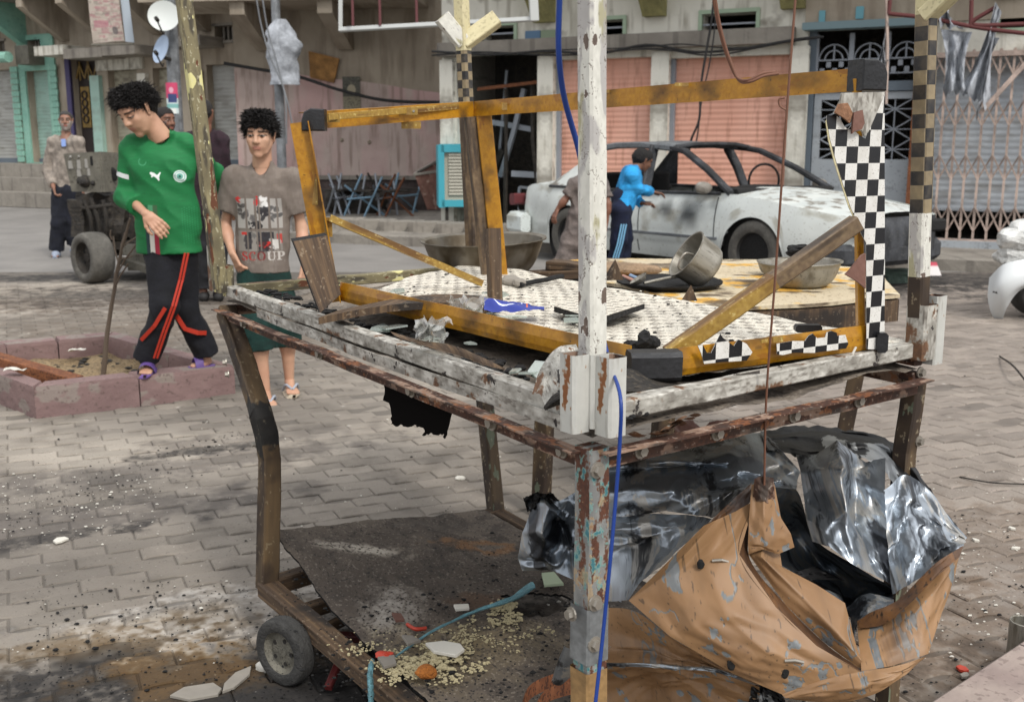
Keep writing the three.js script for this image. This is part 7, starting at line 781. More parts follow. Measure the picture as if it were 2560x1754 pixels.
onC('post', sweep(SQ(0.04, 0.04, 0.004), [bpAt(285), bpAt(127)], { up: V(0.8, 0, 0.5).normalize() }), M.checkDirty); onC('post', sweep(SQ(0.04, 0.04, 0.004), [bp0, bpAt(285)], { up: V(0.8, 0, 0.5).normalize(), seg: 4, jitter: 0.001 }), M.brownBar); onC('post', sweep(SQ(0.041, 0.041, 0.004), [bpAt(127), bpTop], { up: V(0.8, 0, 0.5).normalize(), seg: 8, jitter: 0.001 }), M.cream, { label: 'far post of plain cream paint' });
for (const [x, y, k, m] of [[1104, 42, -0.02, M.chipWhite], [1242, 46, 0.02, M.cream]]) onC('post_bracket', sweep(SQ(0.05, 0.045), [bpAt(108), atZ(x, y, -TB.z + k)], { up: V(0, 0.3, 1) }), m);
// corner sleeves
const sleeve = (c, y0, y1, w, m, up) => { const g = []; for (const s of [1, -1]) for (const ax of [0, 1]) { } onC('corner_sleeve', sweep(SQ(w, w, 0.004), [c.clone().setY(y0), c.clone().setY(y1)], { up, open: true, seg: 6, jitter: 0.001 }), m); onC('corner_sleeve', sweep(SQ(w - 0.005, w - 0.005, 0.003), [c.clone().setY(y0 + 0.001), c.clone().setY(y1 - 0.0005)], { up, open: true }), M.rustRail); };
const dLF = TF.clone().sub(TL).normalize(), dFR = TR.clone().sub(TF).normalize();
sleeve(TF.clone().addScaledVector(nLF, 0.032).addScaledVector(dLF, -0.004), T - 0.03, T + 0.092, 0.036, M.sleeve, dFR); sleeve(TF.clone().addScaledVector(nFR, 0.034).addScaledVector(dFR, 0.006), T - 0.033, T + 0.09, 0.037, M.sleeve, dFR); sleeve(TF.clone(), T - 0.025, T + 0.091, 0.038, M.sleeve, dFR);
sleeve(TL.clone().addScaledVector(dLF, -0.045).addScaledVector(nLF, 0.006), T - 0.02, T + 0.115, 0.042, M.whiteRail, dFR); sleeve(TL.clone(), T - 0.02, T + 0.06, 0.047, M.oldOchre, dFR);
sleeve(TR.clone().addScaledVector(dFR, 0.04).add(V(0.004, 0, 0)), T - 0.045, T + 0.1, 0.036, M.sleeve, dFR); sleeve(TR.clone(), T - 0.03, T + 0.085, 0.047, M.whiteRail, dFR);
// legs
onC('leg', sweep(SQ(0.042, 0.042, 0.004), [dy(LRF, 0.004).addScaledVector(nLF, -0.012), BF.clone().setY(0.02)], { up: dFR, seg: 24, jitter: 0.0018 }), M.patchLeg, { label: 'front leg wrapped in galvanised straps over turquoise paint and rust' });
{ const lt = dy(LRL, -0.01).addScaledVector(nLF, -0.014), kn = atZ(664, 1085, -BL.z + 0.05), up = dFR; onC('leg', sweep(SQ(0.05, 0.05, 0.004), [lt, lt.clone().lerp(kn, 0.5).add(V(0.006, 0, 0)), kn.clone().add(V(-0.012, 0.06, 0)), kn, kn.clone().add(V(0.008, -0.07, 0)), BL.clone()], { up, seg: 6, jitter: 0.003 }), M.bentLeg, { label: 'bent brown leg buckled and charred at the knee' }); for (const [x, y] of [[566, 905], [640, 1110], [572, 935]]) { const p = atZ(x, y, -BL.z + 0.1); bolt(p, V(-1, 0, 0.3).normalize(), 0.007); } }
onC('leg', sweep(SQ(0.038, 0.038, 0.004), [dy(LRR, -0.01).addScaledVector(nFR, -0.015), atZ(2262, 1130, -TR.z + 0.005), BR.clone().setY(0.02)], { up: dFR, seg: 8, jitter: 0.002 }), M.legBrown); onC('leg', sweep(SQ(0.046, 0.046, 0.004), [dy(TB, -0.08), BB.clone()], { up: dFR, seg: 6, jitter: 0.002 }), M.legBrown);
for (const y of [0.84, 0.62, 0.55, 0.34, 0.28]) bolt(TF.clone().addScaledVector(nFR, 0.022).addScaledVector(dFR, -0.01).setY(y), nFR, 0.009); for (const y of [0.60, 0.30, 0.2]) bolt(TF.clone().addScaledVector(nLF, 0.022).addScaledVector(dFR, -0.014).setY(y), nLF, 0.008); for (const [x, y] of [[2300, 930], [2296, 1102]]) bolt(atZ(x, y, -TR.z - 0.0), nFR, 0.008);
// galvanised straps and torn metal on the front leg
const strap = (y0, y1, m, out = 0.0245) => onC('leg_strap', sweep(SQ(out * 2, out * 2, 0.004), [TF.clone().setY(y0), TF.clone().setY(y1)], { up: dFR, open: true, seg: 4, jitter: 0.0016 }), m); const galv = mottle('galvanised strap', 0.5, [136, 139, 140], 0.5, { metal: 0.4, bump: 0.001 }); strap(0.515, 0.61, galv, 0.0238); strap(0.335, 0.43, galv, 0.0242); strap(0.13, 0.215, galv, 0.026); strap(0.43, 0.5, mottle('ochre paint', 0.5, [154, 121, 77], 0.7, { bump: 0.001 }), 0.0232);
// lower frame
const lowRail = (a, b, m, w = 0.05) => onC('lower_rail', sweep(SQ(w, 0.045, 0.004), [a, b], { seg: 10, jitter: 0.003 }), m); lowRail(BL, BF, M.burntWood, 0.055); lowRail(BL, BB, M.burntWood); lowRail(BB, BR, M.burntWood); lowRail(BF, BR, M.burntWood); onC('cross_bar', sweep(SQ(0.04, 0.035), [BL.clone().lerp(BF, 0.12).setY(0.12), BB.clone().lerp(BR, 0.12).setY(0.12)]), M.burntWood);
// lower shelf: a warped, holed, burnt sheet
{ const c0 = gnd(676, 1325, 0.265), c1 = gnd(1207, 1275, 0.175), c2 = BR.clone().lerp(BB, 0.1).setY(0.165), c3 = BF.clone().addScaledVector(nLF, 0.02).setY(0.168), n = 90, holeC = gnd(1330, 1512, 0.17), pos = [], uv = [], idx = [], keep = [];
  const f = (u, v) => { const p = c0.clone().lerp(c1, u).lerp(c3.clone().lerp(c2, u), v); const edge = u < 0.5 ? (1 - sstep(0, 0.06, u)) : 0; const bow = 0.05 * Math.sin(v * Math.PI) * (1 - u) ** 2; p.x += bow * 0.35; p.y += -0.05 * Math.sin(Math.min(1, v * 1.25) * Math.PI) * (1 - u) ** 1.5 + (fbm(u * 5, v * 7, 3, 81) - 0.5) * 0.02 + (fbm(u * 26, v * 36, 3, 82) - 0.5) * 0.005; p.addScaledVector(V(1, 0, 0), (fbm(v * 14, 2, 3, 83) - 0.5) * 0.03 * (edge + (v < 0.03 ? 0.3 : 0))); return p; };
  for (let j = 0; j <= n; j++) for (let i = 0; i <= n; i++) { const p = f(i / n, j / n); pos.push(p.x, p.y, p.z); uv.push(i / n * 0.95, j / n * 1.6); keep.push(Math.hypot((p.x - holeC.x) / 0.10, (p.z - holeC.z) / 0.055) + (fbm(i * 0.16, j * 0.16, 3, 84) - 0.5) * 0.9 > 1); }
  for (let j = 0; j < n; j++) for (let i = 0; i < n; i++) { const a = j * (n + 1) + i; if (keep[a] && keep[a + 1] && keep[a + n + 1] && keep[a + n + 2]) idx.push(a, a + 1, a + n + 2, a, a + n + 2, a + n + 1); }
  const g = new THREE.BufferGeometry(); g.setAttribute('position', new THREE.Float32BufferAttribute(pos, 3)); g.setAttribute('uv', new THREE.Float32BufferAttribute(uv, 2)); g.setIndex(idx); g.computeVertexNormals(); const under = g.clone().translate(0, -0.006, 0);
  const sm = M.shelf.clone(); sm.name = 'burnt shelf sheet'; { // print of burns and ash that lie where they lie in the photograph
    const N = 1024, a = new Uint8Array(N * N * 4); const spots = [[1195, 1372, 0.14, 0.05, [128, 92, 60], 0.8, 'ring'], [975, 1520, 0.085, 0.12, [198, 193, 183], 1.0, 'ash'], [910, 1405, 0.14, 0.035, [190, 182, 168], 0.95, 'ash'], [1190, 1500, 0.09, 0.05, [104, 70, 44], 0.8, 'burn'], [1060, 1480, 0.5, 0.2, [62, 54, 47], 0.5, 'burn'], [720, 1350, 0.04, 0.02, [30, 27, 25], 0.9, 'burn'], [1090, 1640, 0.22, 0.16, [150, 132, 92], 0.45, 'ash'], [1250, 1600, 0.2, 0.12, [142, 126, 92], 0.4, 'ash'], [1330, 1690, 0.2, 0.2, [70, 62, 54], 0.5, 'burn']].map(([x, y, w, d, c, s, k]) => ({ p: gnd(x, y, 0.18), w, d, c, s, k }));
    for (let j = 0; j < N; j++) for (let i = 0; i < N; i++) { const u = i / N, v = j / N, p = c0.clone().lerp(c1, u).lerp(c3.clone().lerp(c2, u), v), q = (j * N + i) * 4, A = fbm(u * 8, v * 13, 5, 101), F = fbm(u * 130, v * 220, 3, 102), Bn = fbm(u * 22, v * 36, 4, 103); let c = mixc([70, 62, 55], [116, 105, 93], A); c = mixc(c, [52, 46, 41], clamp((Bn - 0.5) * 4) * 0.6); for (const s of spots) { let r = Math.hypot((p.x - s.p.x) / s.w, (p.z - s.p.z) / s.d) + (Bn - 0.5) * 1.3; if (s.k === 'ring') { const e = clamp((1.1 - r) * 3) * clamp((r - 0.25) * 3 + 0.35); c = mixc(c, s.c, e * s.s); } else { const e = clamp((1.15 - r) * 1.6); c = mixc(c, s.c, e * s.s * (s.k === 'ash' ? clamp((F - 0.25) * 4) : 1)); } } if (F > 0.72) c = mixc(c, [164, 156, 144], 0.4); if (F < 0.27) c = mixc(c, [22, 20, 19], 0.7); a[q] = c[0]; a[q + 1] = c[1]; a[q + 2] = c[2]; a[q + 3] = 255; }
    sm.map = dataTex(N, N, a, true); sm.map.wrapS = sm.map.wrapT = THREE.ClampToEdgeWrapping; sm.map.repeat.set(1 / 0.95, 1 / 1.6); }
  onC('lower_shelf', g, sm); onC('shelf_underside', under, M.char); }
// castor wheel
{ const c = gnd(716, 1706).sub(cart.position); const w = wheel(cart, 0.088, 0.05, [M.rubber, M.panelDrab, M.greasy], V(c.x, 0.088, c.z), -0.62); const a = V(Math.sin(-0.62), 0, Math.cos(-0.62)).multiplyScalar(-1); part(cart, 'axle', sweep(SQ(0.026), [V(c.x, 0.09, c.z), V(c.x, 0.092, c.z).addScaledVector(a, 0.34)]), M.burntWood); }
// black cloth hanging from the long rail
{ const q = [[955, 945], [962, 985], [958, 1000], [975, 1012], [980, 1040], [978, 1060], [990, 1066], [1002, 1060], [1012, 1066], [1035, 1062], [1048, 1066], [1062, 1074], [1056, 1088], [1066, 1084], [1080, 1082], [1096, 1088], [1108, 1084], [1112, 1096], [1120, 1070], [1130, 1030], [1122, 1020], [1110, 1014], [1104, 1002], [1092, 1004], [1088, 986], [1040, 960], [990, 942]]; const W = new Wall(TL.x + nLF.x * -0.03, TL.z + nLF.z * -0.03, TF.x + nLF.x * -0.03, TF.z + nLF.z * -0.03), r = rng(91), pts = []; q.forEach(([x, y], i) => { const n = q[(i + 1) % q.length]; for (let k = 0; k < 3; k++) { const t = k / 3; pts.push(W.uv(lerp(x, n[0], t) + (k ? (r() - 0.5) * 6 : 0), lerp(y, n[1], t) + (k ? (r() - 0.5) * 6 : 0))); } }); const g = plate(pts, 0.002); g.rotateY(W.turn); g.translate(W.a.x, 0, W.a.z); const s = solo('charred_cloth', 'ragged black charred cloth hanging under the white rail', 'cloth', boxUV(g), plain('burnt black cloth', 0x070504, 1, 0, { specularIntensity: 0.2 })); }
// ------------------------------------------------------------------ the table top: dark tray under, chequered sheet over
{ const tray = [TL, TF, TR, TB]; const g = grid(40, 40, (u, v) => { const p = TL.clone().lerp(TF, u).lerp(TB.clone().lerp(TR, u), v); p.y = T - 0.045 + (fbm(u * 9, v * 9, 3, 85) - 0.5) * 0.03; return p; }, 1.7, 0.9); onC('tray', g, M.shelf); }
const Nn = gnd(1632, 948, T + 0.005), Rb = gnd(2182, 872, T + 0.005), Lb = gnd(852, 752, T + 0.005), Bb = gnd(1238, 694, T + 0.005);
{ const e0 = Lb.clone().lerp(TL, 0.12), pos = (u, v) => { const p = Lb.clone().lerp(Nn, u).lerp(TB.clone().lerp(TR, u), v); p.y = T + 0.006 + 0.012 * Math.sin(v * 3) * Math.sin(u * 5 + 1) + (fbm(u * 12, v * 9, 3, 86) - 0.5) * 0.012 + 0.02 * (1 - sstep(0, 0.12, v)) * fbm(u * 14, 3, 3, 87); return p; }; const g = grid(70, 44, pos, 1.22, 0.62); solo('chequered_sheet', 'dusty black and white chequered sheet lying over the cart table', 'sheet', g, M.checkTable); }
// ------------------------------------------------------------------ the yellow showcase frame, tipped on the table
{ const Lt = atZ(772, 302, -Lb.z - 0.02), Rt = atZ(2178, 196, -Rb.z + 0.0), Bt = atZ(1184, 272, -Bb.z - 0.02), sc = thing('showcase_frame', 'yellow metal showcase frame with black plastic corners standing skewed on the cart', 'display frame', Lb.clone().add(Rb).multiplyScalar(0.5).setY(T)), W = (n, g, m, o) => wpart(sc, n, g, m, o);
  const h = 0.044, w = 0.036, t = 0.003, prof = [[0, -h / 2], [t, -h / 2], [t, h / 2 - t], [w, h / 2 - t], [w, h / 2], [0, h / 2]], prof2 = [[0, -h / 2], [w * 0.8, -h / 2], [w * 0.8, -h / 2 + t], [t, -h / 2 + t], [t, h / 2 - t], [w, h / 2 - t], [w, h / 2], [0, h / 2]];
  W('top_rail', sweep(prof2, [Lt, Bt], { seg: 10, jitter: 0.0008 }), M.yellow); W('top_rail', sweep(prof, [Bt, Rt], { seg: 16, jitter: 0.0008, ov: 0.3 }), M.yellow); W('inner_lip', sweep(SQ(0.003, 0.017, 0.001), [dy(Lt, 0.010).add(V(0.05, 0, 0.003)), dy(Bt, 0.010).add(V(-0.01, 0, 0.003))]), M.yellowDull);
  const vert = (a, b, ww, dd, m, up, o = {}) => W('upright', sweep([[0, 0], [ww, 0], [ww, t], [t, t], [t, dd], [0, dd]], [a, b], { up, seg: 10, jitter: 0.0008, ...o }), m);
  vert(dy(Lb, 0.0), Lt, 0.048, 0.03, M.yellow, V(0.15, 0, 1)); W('upright', sweep(SQ(0.046, 0.03, 0.002), [Bb.clone().add(V(0.016, 0, 0)), Bt.clone().add(V(0.03, -0.02, 0))], { up: V(0.1, 0, 1), seg: 8, jitter: 0.0008, ov: 0.4 }), M.yellow); W('upright', sweep(SQ(0.034, 0.02, 0.002), [Bb.clone().add(V(-0.024, 0, 0.006)), Bt.clone().add(V(-0.012, -0.025, 0.006))], { up: V(0.5, 0, 1), seg: 8, jitter: 0.0008 }), M.brownBar); W('upright', sweep(SQ(0.02, 0.014, 0.002), [dy(Rb, 0.0).add(V(-0.022, 0, -0.004)), Rt.clone().add(V(-0.026, 0, -0.004))]), M.yellow);
  const bev = (a, b, s) => W('bottom_rail', sweep([[0, 0], [0.03, 0], [0.03, 0.003], [0.004, 0.003], [0.003, 0.05], [0, 0.05], [-0.004, 0.03], [-0.004, 0.012]].map(([x, y]) => [x, y]), [a, b], { seg: 14, jitter: 0.001, ov: s }), M.yellow); bev(Nn.clone().lerp(Rb, 0.1), Rb, 0.1); bev(Lb, Nn.clone().lerp(Lb, 0.05), 0.5);
  const cap = (p, rot, s, o = {}) => { const q = plate([[-s, -s], [s, -s], [s, s * 0.1], [s * 0.75, s * 0.7], [s * 0.1, s], [-s, s]], s * 1.7, { bevel: 0.003 }); q.rotateY(rot); q.translate(p.x, p.y, p.z); W('corner_cap', boxUV(q), M.blackPlastic); }; cap(Rt.clone().add(V(-0.004, 0.006, -0.01)), 0.35, 0.026); { const q = plate([[-0.026, -0.024], [0.026, -0.024], [0.026, 0.024], [-0.004, 0.026], [-0.02, 0.018], [-0.026, 0.0]], 0.04, { bevel: 0.003 }); q.translate(Lt.x + 0.012, Lt.y + 0.002, Lt.z - 0.01); W('corner_cap', boxUV(q), M.blackPlastic); } { const q = Nn.clone(); W('corner_cap', sweep(SQ(0.05, 0.052, 0.008), [q.clone().add(V(-0.045, 0.026, 0.012)), q.clone().add(V(0.045, 0.026, 0.002))], { seg: 3, jitter: 0.003 }), M.blackPlastic); } W('corner_cap', bx(0.022, 0.04, 0.02, Rb.x + 0.012, Rb.y + 0.016, Rb.z + 0.012, 0.005), M.blackPlastic);
  // hinges and brackets
  const br = (p, a, b) => { const q = W('bracket', bx(a, b, 0.004, p.x, p.y, p.z, 0.001), M.yellowDull); return q; }; for (const [k, yy] of [[0.07, 0.004], [0.52, 0.008]]) { const p = Lt.clone().lerp(Bt, k).add(V(0.02, yy, 0.008)); const q = br(p, 0.052, 0.02); for (const s of [-0.015, 0.015]) { const c = sweep(CIR(0.0035, 8), [p.clone().add(V(s, 0, 0.002)), p.clone().add(V(s, 0, 0.005))]); c.translate(-sc.position.x, -sc.position.y, -sc.position.z); part(q, 'screw', c, M.steel); } } br(Lt.clone().lerp(Bt, 0.58).add(V(0, -0.032, 0.004)), 0.055, 0.02); br(Bt.clone().lerp(Rt, 0.12).add(V(0, 0.0, 0.006)), 0.02, 0.02); for (const k of [0.44, 0.64]) br(Bt.clone().lerp(Rt, k).add(V(0, 0.018, 0.008)), 0.05, 0.008); br(Lb.clone().lerp(Lt, 0.62).add(V(-0.02, 0, 0.004)), 0.022, 0.07); br(Lb.clone().lerp(Lt, 0.42).add(V(0.002, 0, 0.004)), 0.02, 0.05); br(Lb.clone().lerp(Lt, 0.16).add(V(-0.014, 0, 0.004)), 0.012, 0.07);
  // chequered skin on the right upright
  const K = new Wall(Nn.x, Nn.z, Rb.x, Rb.z), P = (x, y, o = 0) => K.uv(x, y, o), skin = (pts, m, off, th = 0.0015, sx = 1.0) => { const g = plate(pts.map(([x, y]) => P(x, y, off)), th); const b = boxUV(g); const uv = b.attributes.uv; for (let i = 0; i < uv.count; i++) uv.setX(i, uv.getX(i) / sx); b.rotateY(K.turn); b.translate(K.a.x + K.n.x * off, 0, K.a.z + K.n.z * off); return b; };
  const C = (x, y) => [1960 + x / 2.275, y / 2.275]; W('chequered_panel', skin([[245, 655], [300, 658], [318, 672], [345, 720], [365, 735], [395, 700], [400, 742], [430, 770], [462, 788], [478, 745], [525, 640], [572, 525], [574, 1500], [572, 1985], [470, 1985], [468, 1380], [440, 1330], [418, 1270], [380, 1180], [340, 1060], [300, 930], [262, 790], [244, 690]].map((q) => C(...q)), M.check, 0.012), M.check); W('panel_edge', skin([[244, 680], [262, 790], [300, 930], [380, 1180], [432, 1290], [424, 1296], [368, 1176], [290, 935], [252, 795], [238, 690]].map((q) => C(...q)), M.whiteRail, 0.011), M.cream);
  W('torn_backing', skin([[330, 528], [572, 522], [560, 560], [480, 745], [458, 775], [440, 740], [402, 750], [388, 690], [330, 650], [284, 645], [318, 575]].map((q) => C(...q)), M.whiteRail, 0.020, 0.004), M.whiteRail); W('torn_backing', skin([[312, 590], [360, 585], [388, 640], [372, 700], [336, 668], [290, 640]].map((q) => C(...q)), M.rustRail, 0.024, 0.004), mottle('torn fibreboard', 0.3, [141, 102, 75], 0.9, { bump: 0.003 })); W('torn_backing', skin([[395, 640], [445, 625], [456, 700], [440, 735], [400, 745], [385, 760]].map((q) => C(...q)), M.rustRail, 0.026, 0.004), M.rustSheet); W('torn_backing', skin([[440, 1450], [462, 1440], [462, 1640], [440, 1620], [400, 1590], [348, 1560], [372, 1535]].map((q) => C(...q)), M.rustRail, 0.02, 0.004), M.rustSheet);
  // chequered decals along the bottom rail
  const D = (x, y) => [1400 + x / 2.582, 780 + y / 2.582]; for (const q of [[[890, 215], [922, 212], [948, 262], [975, 262], [1035, 140], [1052, 165], [1122, 218], [1150, 175], [1205, 205], [1242, 258], [1205, 312], [1040, 322], [930, 334], [912, 268]], [[1398, 204], [1440, 196], [1502, 186], [1580, 186], [1606, 150], [1632, 138], [1660, 168], [1712, 162], [1722, 130], [1752, 120], [1786, 132], [1790, 152], [1842, 146], [1862, 205], [1846, 234], [1640, 262], [1500, 262], [1440, 276], [1402, 272]]]) W('chequered_decal', skin(q.map((p) => D(...p)), M.check, 0.02, 0.0015, 1), M.check); W('decal_remnant', skin([[1300, 180], [1340, 172], [1345, 195], [1300, 200]].map((p) => D(...p)), M.yellow, 0.018), M.yellowDull); W('decal_remnant', skin([[1370, 160], [1440, 155], [1440, 190], [1375, 196]].map((p) => D(...p)), M.yellow, 0.018), M.yellowDull); W('screw_mark', skin([[1885, 268], [1908, 222], [1918, 226], [1896, 272]].map((p) => D(...p)), M.white, 0.024), M.white);
  // two loose braces
  const dA0 = atZ(822, 552, -Lb.z - 0.03), dA1 = gnd(1205, 716, T + 0.02); W('diagonal_brace', sweep([[0, 0], [0.026, 0.0], [0.026, 0.003], [0.003, 0.003], [0.003, 0.018], [0, 0.018]], [dA0, dA1], { seg: 8, jitter: 0.001 }), M.yellowDull, { label: 'thin yellow angle brace slanting from the left upright' });
  const dB0 = gnd(1672, 886, T + 0.03), dB1 = atZ(2142, 556, -Rb.z - 0.1), mid = dB0.clone().lerp(dB1, 0.55); W('diagonal_brace', sweep(SQ(0.03, 0.03, 0.003), [dB0, mid], { seg: 6, jitter: 0.001 }), M.yellowDull, { label: 'square brace, yellow at its foot and smoke-brown above' }); W('diagonal_brace', sweep(SQ(0.03, 0.03, 0.003), [mid, dB1], { seg: 6, jitter: 0.001 }), M.brownBar); W('brace_knob', blob(0.02, 5, 0.6, 2, [1.2, 0.6, 0.8]).translate(...atZ(1995, 625, -Rb.z - 0.06).toArray()), M.char); W('brace_plate', bx(0.05, 0.022, 0.02, dB0.x, dB0.y - 0.004, dB0.z + 0.012, 0.004), M.yellowDull); }
// ------------------------------------------------------------------ things on the table
{ const r = rng(101); const on = (px, py, y = T + 0.012) => gnd(px, py, y);
  { const q = [atZ(733, 603, 2.5), atZ(818, 588, 2.56), atZ(852, 735, 2.52), atZ(800, 782, 2.44)], t = thing('scorched_board', 'scorched plank standing on end behind the white rail', 'plank', q[3].clone().setY(T)); const g = grid(8, 10, (u, v) => q[0].clone().lerp(q[1], u).lerp(q[3].clone().lerp(q[2], u), v), 0.1, 0.2), b = grid(8, 10, (u, v) => q[0].clone().lerp(q[1], u).lerp(q[3].clone().lerp(q[2], u), v).add(V(-0.012, 0.004, -0.03)), 0.1, 0.2); wpart(t, 'face', g, M.burntWood); const e = [q[0], q[1], q[2], q[3]]; for (let i = 0; i < 4; i++) { const a = e[i], c = e[(i + 1) % 4], o = V(-0.012, 0.004, -0.03); wpart(t, 'edge', grid(1, 4, (u, v) => a.clone().lerp(c, v).addScaledVector(o, u), 0.03, 0.2), i === 3 || i === 0 ? M.char : M.burntWood); } wpart(t, 'back', b, M.burntWood); }
  { const a = on(795, 785, T + 0.03), b = on(1225, 752, T + 0.05), t = thing('curved_plank', 'burnt plank bowed upwards lying across the table', 'plank', a.clone().setY(T)); const f = (y) => (u, v) => { const p = a.clone().lerp(b, u); p.y = T + 0.022 + 0.028 * Math.sin(u * 2.6) + y; p.addScaledVector(V(0.25, 0, -1), v * 0.15 * (0.5 + 0.5 * Math.sin(u * 2.2 + 0.4))); return p; }; wpart(t, 'upper_face', grid(20, 4, f(0), 0.5, 0.15), M.burntWood); wpart(t, 'lower_face', grid(20, 4, f(-0.016), 0.5, 0.15), M.char); wpart(t, 'edge', grid(20, 1, (u, v) => f(-0.016 * v)(u, 0), 0.5, 0.02), M.burntWood); }
  solo('upright_stake', 'short dark square stake standing on the table before the steel bowl', 'stake', sweep(SQ(0.032, 0.042, 0.004), [gnd(1238, 758, T + 0.005), atZ(1232, 572, -gnd(1238, 758, T).z - 0.0)], { up: V(0.3, 0, 1), seg: 4, jitter: 0.002 }), M.burntWood);
  { const t = thing('charred_slab', 'flat charred slab with a pale dusty top lying on the chequered sheet', 'slab', on(1490, 770)); const q = [on(1385, 775, T + 0.02), on(1490, 808, T + 0.02), on(1612, 758, T + 0.03), on(1470, 722, T + 0.03)]; const g = plate(q.map((p) => [p.x, -p.z]), 0.012); g.rotateX(-Math.PI / 2); g.translate(0, T + 0.022, 0); wpart(t, 'core', boxUV(g), M.char); const c = plate(q.map((p) => [p.x, -p.z]), 0.001); c.rotateX(-Math.PI / 2); c.translate(0, T + 0.03, 0); wpart(t, 'pale_top', boxUV(c), M.checkTable); }
  { const p = on(1285, 772, T + 0.03); solo('snack_packet', 'crushed blue and white snack packet among the glass', 'packet', grid(16, 10, (u, v) => V(p.x + (u - 0.5) * 0.14, p.y + 0.018 * Math.sin(v * Math.PI) * (1.3 - u) + (fbm(u * 6, v * 6, 3, 5) - 0.5) * 0.02, p.z + (v - 0.5) * 0.07 + (u - 0.5) * 0.02), 1, 1), canvasMat('packet print', 256, 128, (g, w, h) => { g.fillStyle = '#1c2f86'; g.fillRect(0, 0, w, h); g.strokeStyle = '#cdd3e4'; g.lineWidth = 7; g.beginPath(); g.ellipse(w * 0.4, h * 0.5, 60, 30, 0.2, 0, 7); g.stroke(); g.fillStyle = '#c05a44'; g.fillRect(w * 0.7, h * 0.2, 8, 70); g.fillStyle = '#d7d9df'; g.fillRect(w * 0.12, h * 0.7, 80, 16); }, { rough: 0.3 })); }
  for (const [x, y, s, lb] of [[1165, 775, 0.07, 'crumpled clear plastic film by the blue packet'], [1080, 830, 0.055, 'twist of clear plastic film hanging over the yellow rail']]) { const p = on(x, y, T + 0.04); solo('plastic_film', lb, 'plastic film', grid(14, 14, (u, v) => V(p.x + (u - 0.5) * s * 1.2 + (fbm(u * 5, v * 5, 2, x) - 0.5) * 0.03, p.y + (v - 0.5) * s + (fbm(u * 7, v * 7, 2, y) - 0.5) * 0.03, p.z + (fbm(u * 6, v * 6, 2, 8) - 0.5) * 0.09), 1, 1), M.clear); }
  { const t = thing('bread_roll', 'browned bread roll by the foot of the brace', 'bread', on(1712, 872, T + 0.02)); part(t, 'crust', blob(0.022, 5, 0.25, 3, [1.4, 0.8, 1]), plain('bread crust', 0x9a5a22, 0.8)); }
  { const t = thing('charred_sponge', 'small charred black lump by the black corner of the yellow frame', 'lump', on(1612, 880, T + 0.03)); for (let i = 0; i < 9; i++) part(t, 'fragment', blob(0.008 + r() * 0.01, i, 0.7, 1).translate((r() - 0.5) * 0.05, r() * 0.035, (r() - 0.5) * 0.03), M.char); }
  { const p = on(2020, 820, T + 0.03); solo('black_connector', 'black plastic connector lying on the chequered sheet', 'connector', bx(0.055, 0.016, 0.02, p.x, p.y, p.z, 0.004), M.blackPlastic); }
  // shards of glass: in the tray along the yellow rail and over the sheet
  const shardAt = (p, s, i) => { const n = 4 + Math.floor(r() * 2), pts = Array.from({ length: n }, (_, k) => { const a = k / n * 6.283 + r() * 0.6; return [Math.cos(a) * s * (0.5 + r()), Math.sin(a) * s * (0.4 + r() * 0.7)]; }); const g = plate(pts, 0.004); g.rotateX(-Math.PI / 2 + (r() - 0.5) * 0.7); g.rotateY(r() * 6); g.translate(p.x, p.y, p.z); return g; };
  const lab = 'sliver of broken greenish glass on the cart table'; for (let i = 0; i < 26; i++) { const p = i < 12 ? Lb.clone().lerp(Nn, 0.1 + r() * 0.85).addScaledVector(nLF, 0.02 + r() * 0.1).setY(T - 0.02 + r() * 0.015) : Lb.clone().lerp(Nn, r()).lerp(TB.clone().lerp(TR, r()), 0.06 + r() * 0.4).setY(T + 0.024); solo('glass_shard', lab, 'glass', shardAt(p, 0.012 + r() * 0.026, i), M.glassBit, 'glass slivers on the cart'); }
  const bits = [], bits2 = []; for (let i = 0; i < 360; i++) { const u = r(), v = r() ** 1.4, p = Lb.clone().lerp(Nn, u).lerp(TB.clone().lerp(TR, u), v * 0.95).setY(T + 0.018); (i % 3 ? bits : bits2).push(blob(0.0016 + r() * r() * 0.005, i % 12, 0.5, 0, [1.3, 0.5, 1]).translate(p.x, p.y, p.z)); } for (let i = 0; i < 300; i++) { const p = TL.clone().lerp(TF, r()).addScaledVector(nLF, -0.03 - r() * 0.12).setY(T - 0.025); bits.push(blob(0.004 + r() * 0.008, i % 12, 0.5, 0, [1.3, 0.6, 1]).translate(p.x, p.y, p.z)); }
  for (const [n, g, m, l] of [['charred_crumbs', bits, M.char, 'black charred crumbs scattered over the cart table'], ['glass_crumbs', bits2, M.white, 'pale crumbs of glass scattered over the cart table']]) { const o = solo(n, l, 'debris', g, m); o.userData.kind = 'stuff'; }
  // bent sheets by the front sleeve and the curled strips on the long side
  const curl = (n, lb, rows, m) => { const S = rows.map((q) => new THREE.CatmullRomCurve3(q.map(([x, y, d]) => atZ(x, y, d)))); solo(n, lb, 'sheet metal', grid(18, 12, (u, v) => { const cs = new THREE.CatmullRomCurve3(S.map((s) => s.getPoint(u))); return cs.getPoint(v); }, 0.2, 0.12), m); };
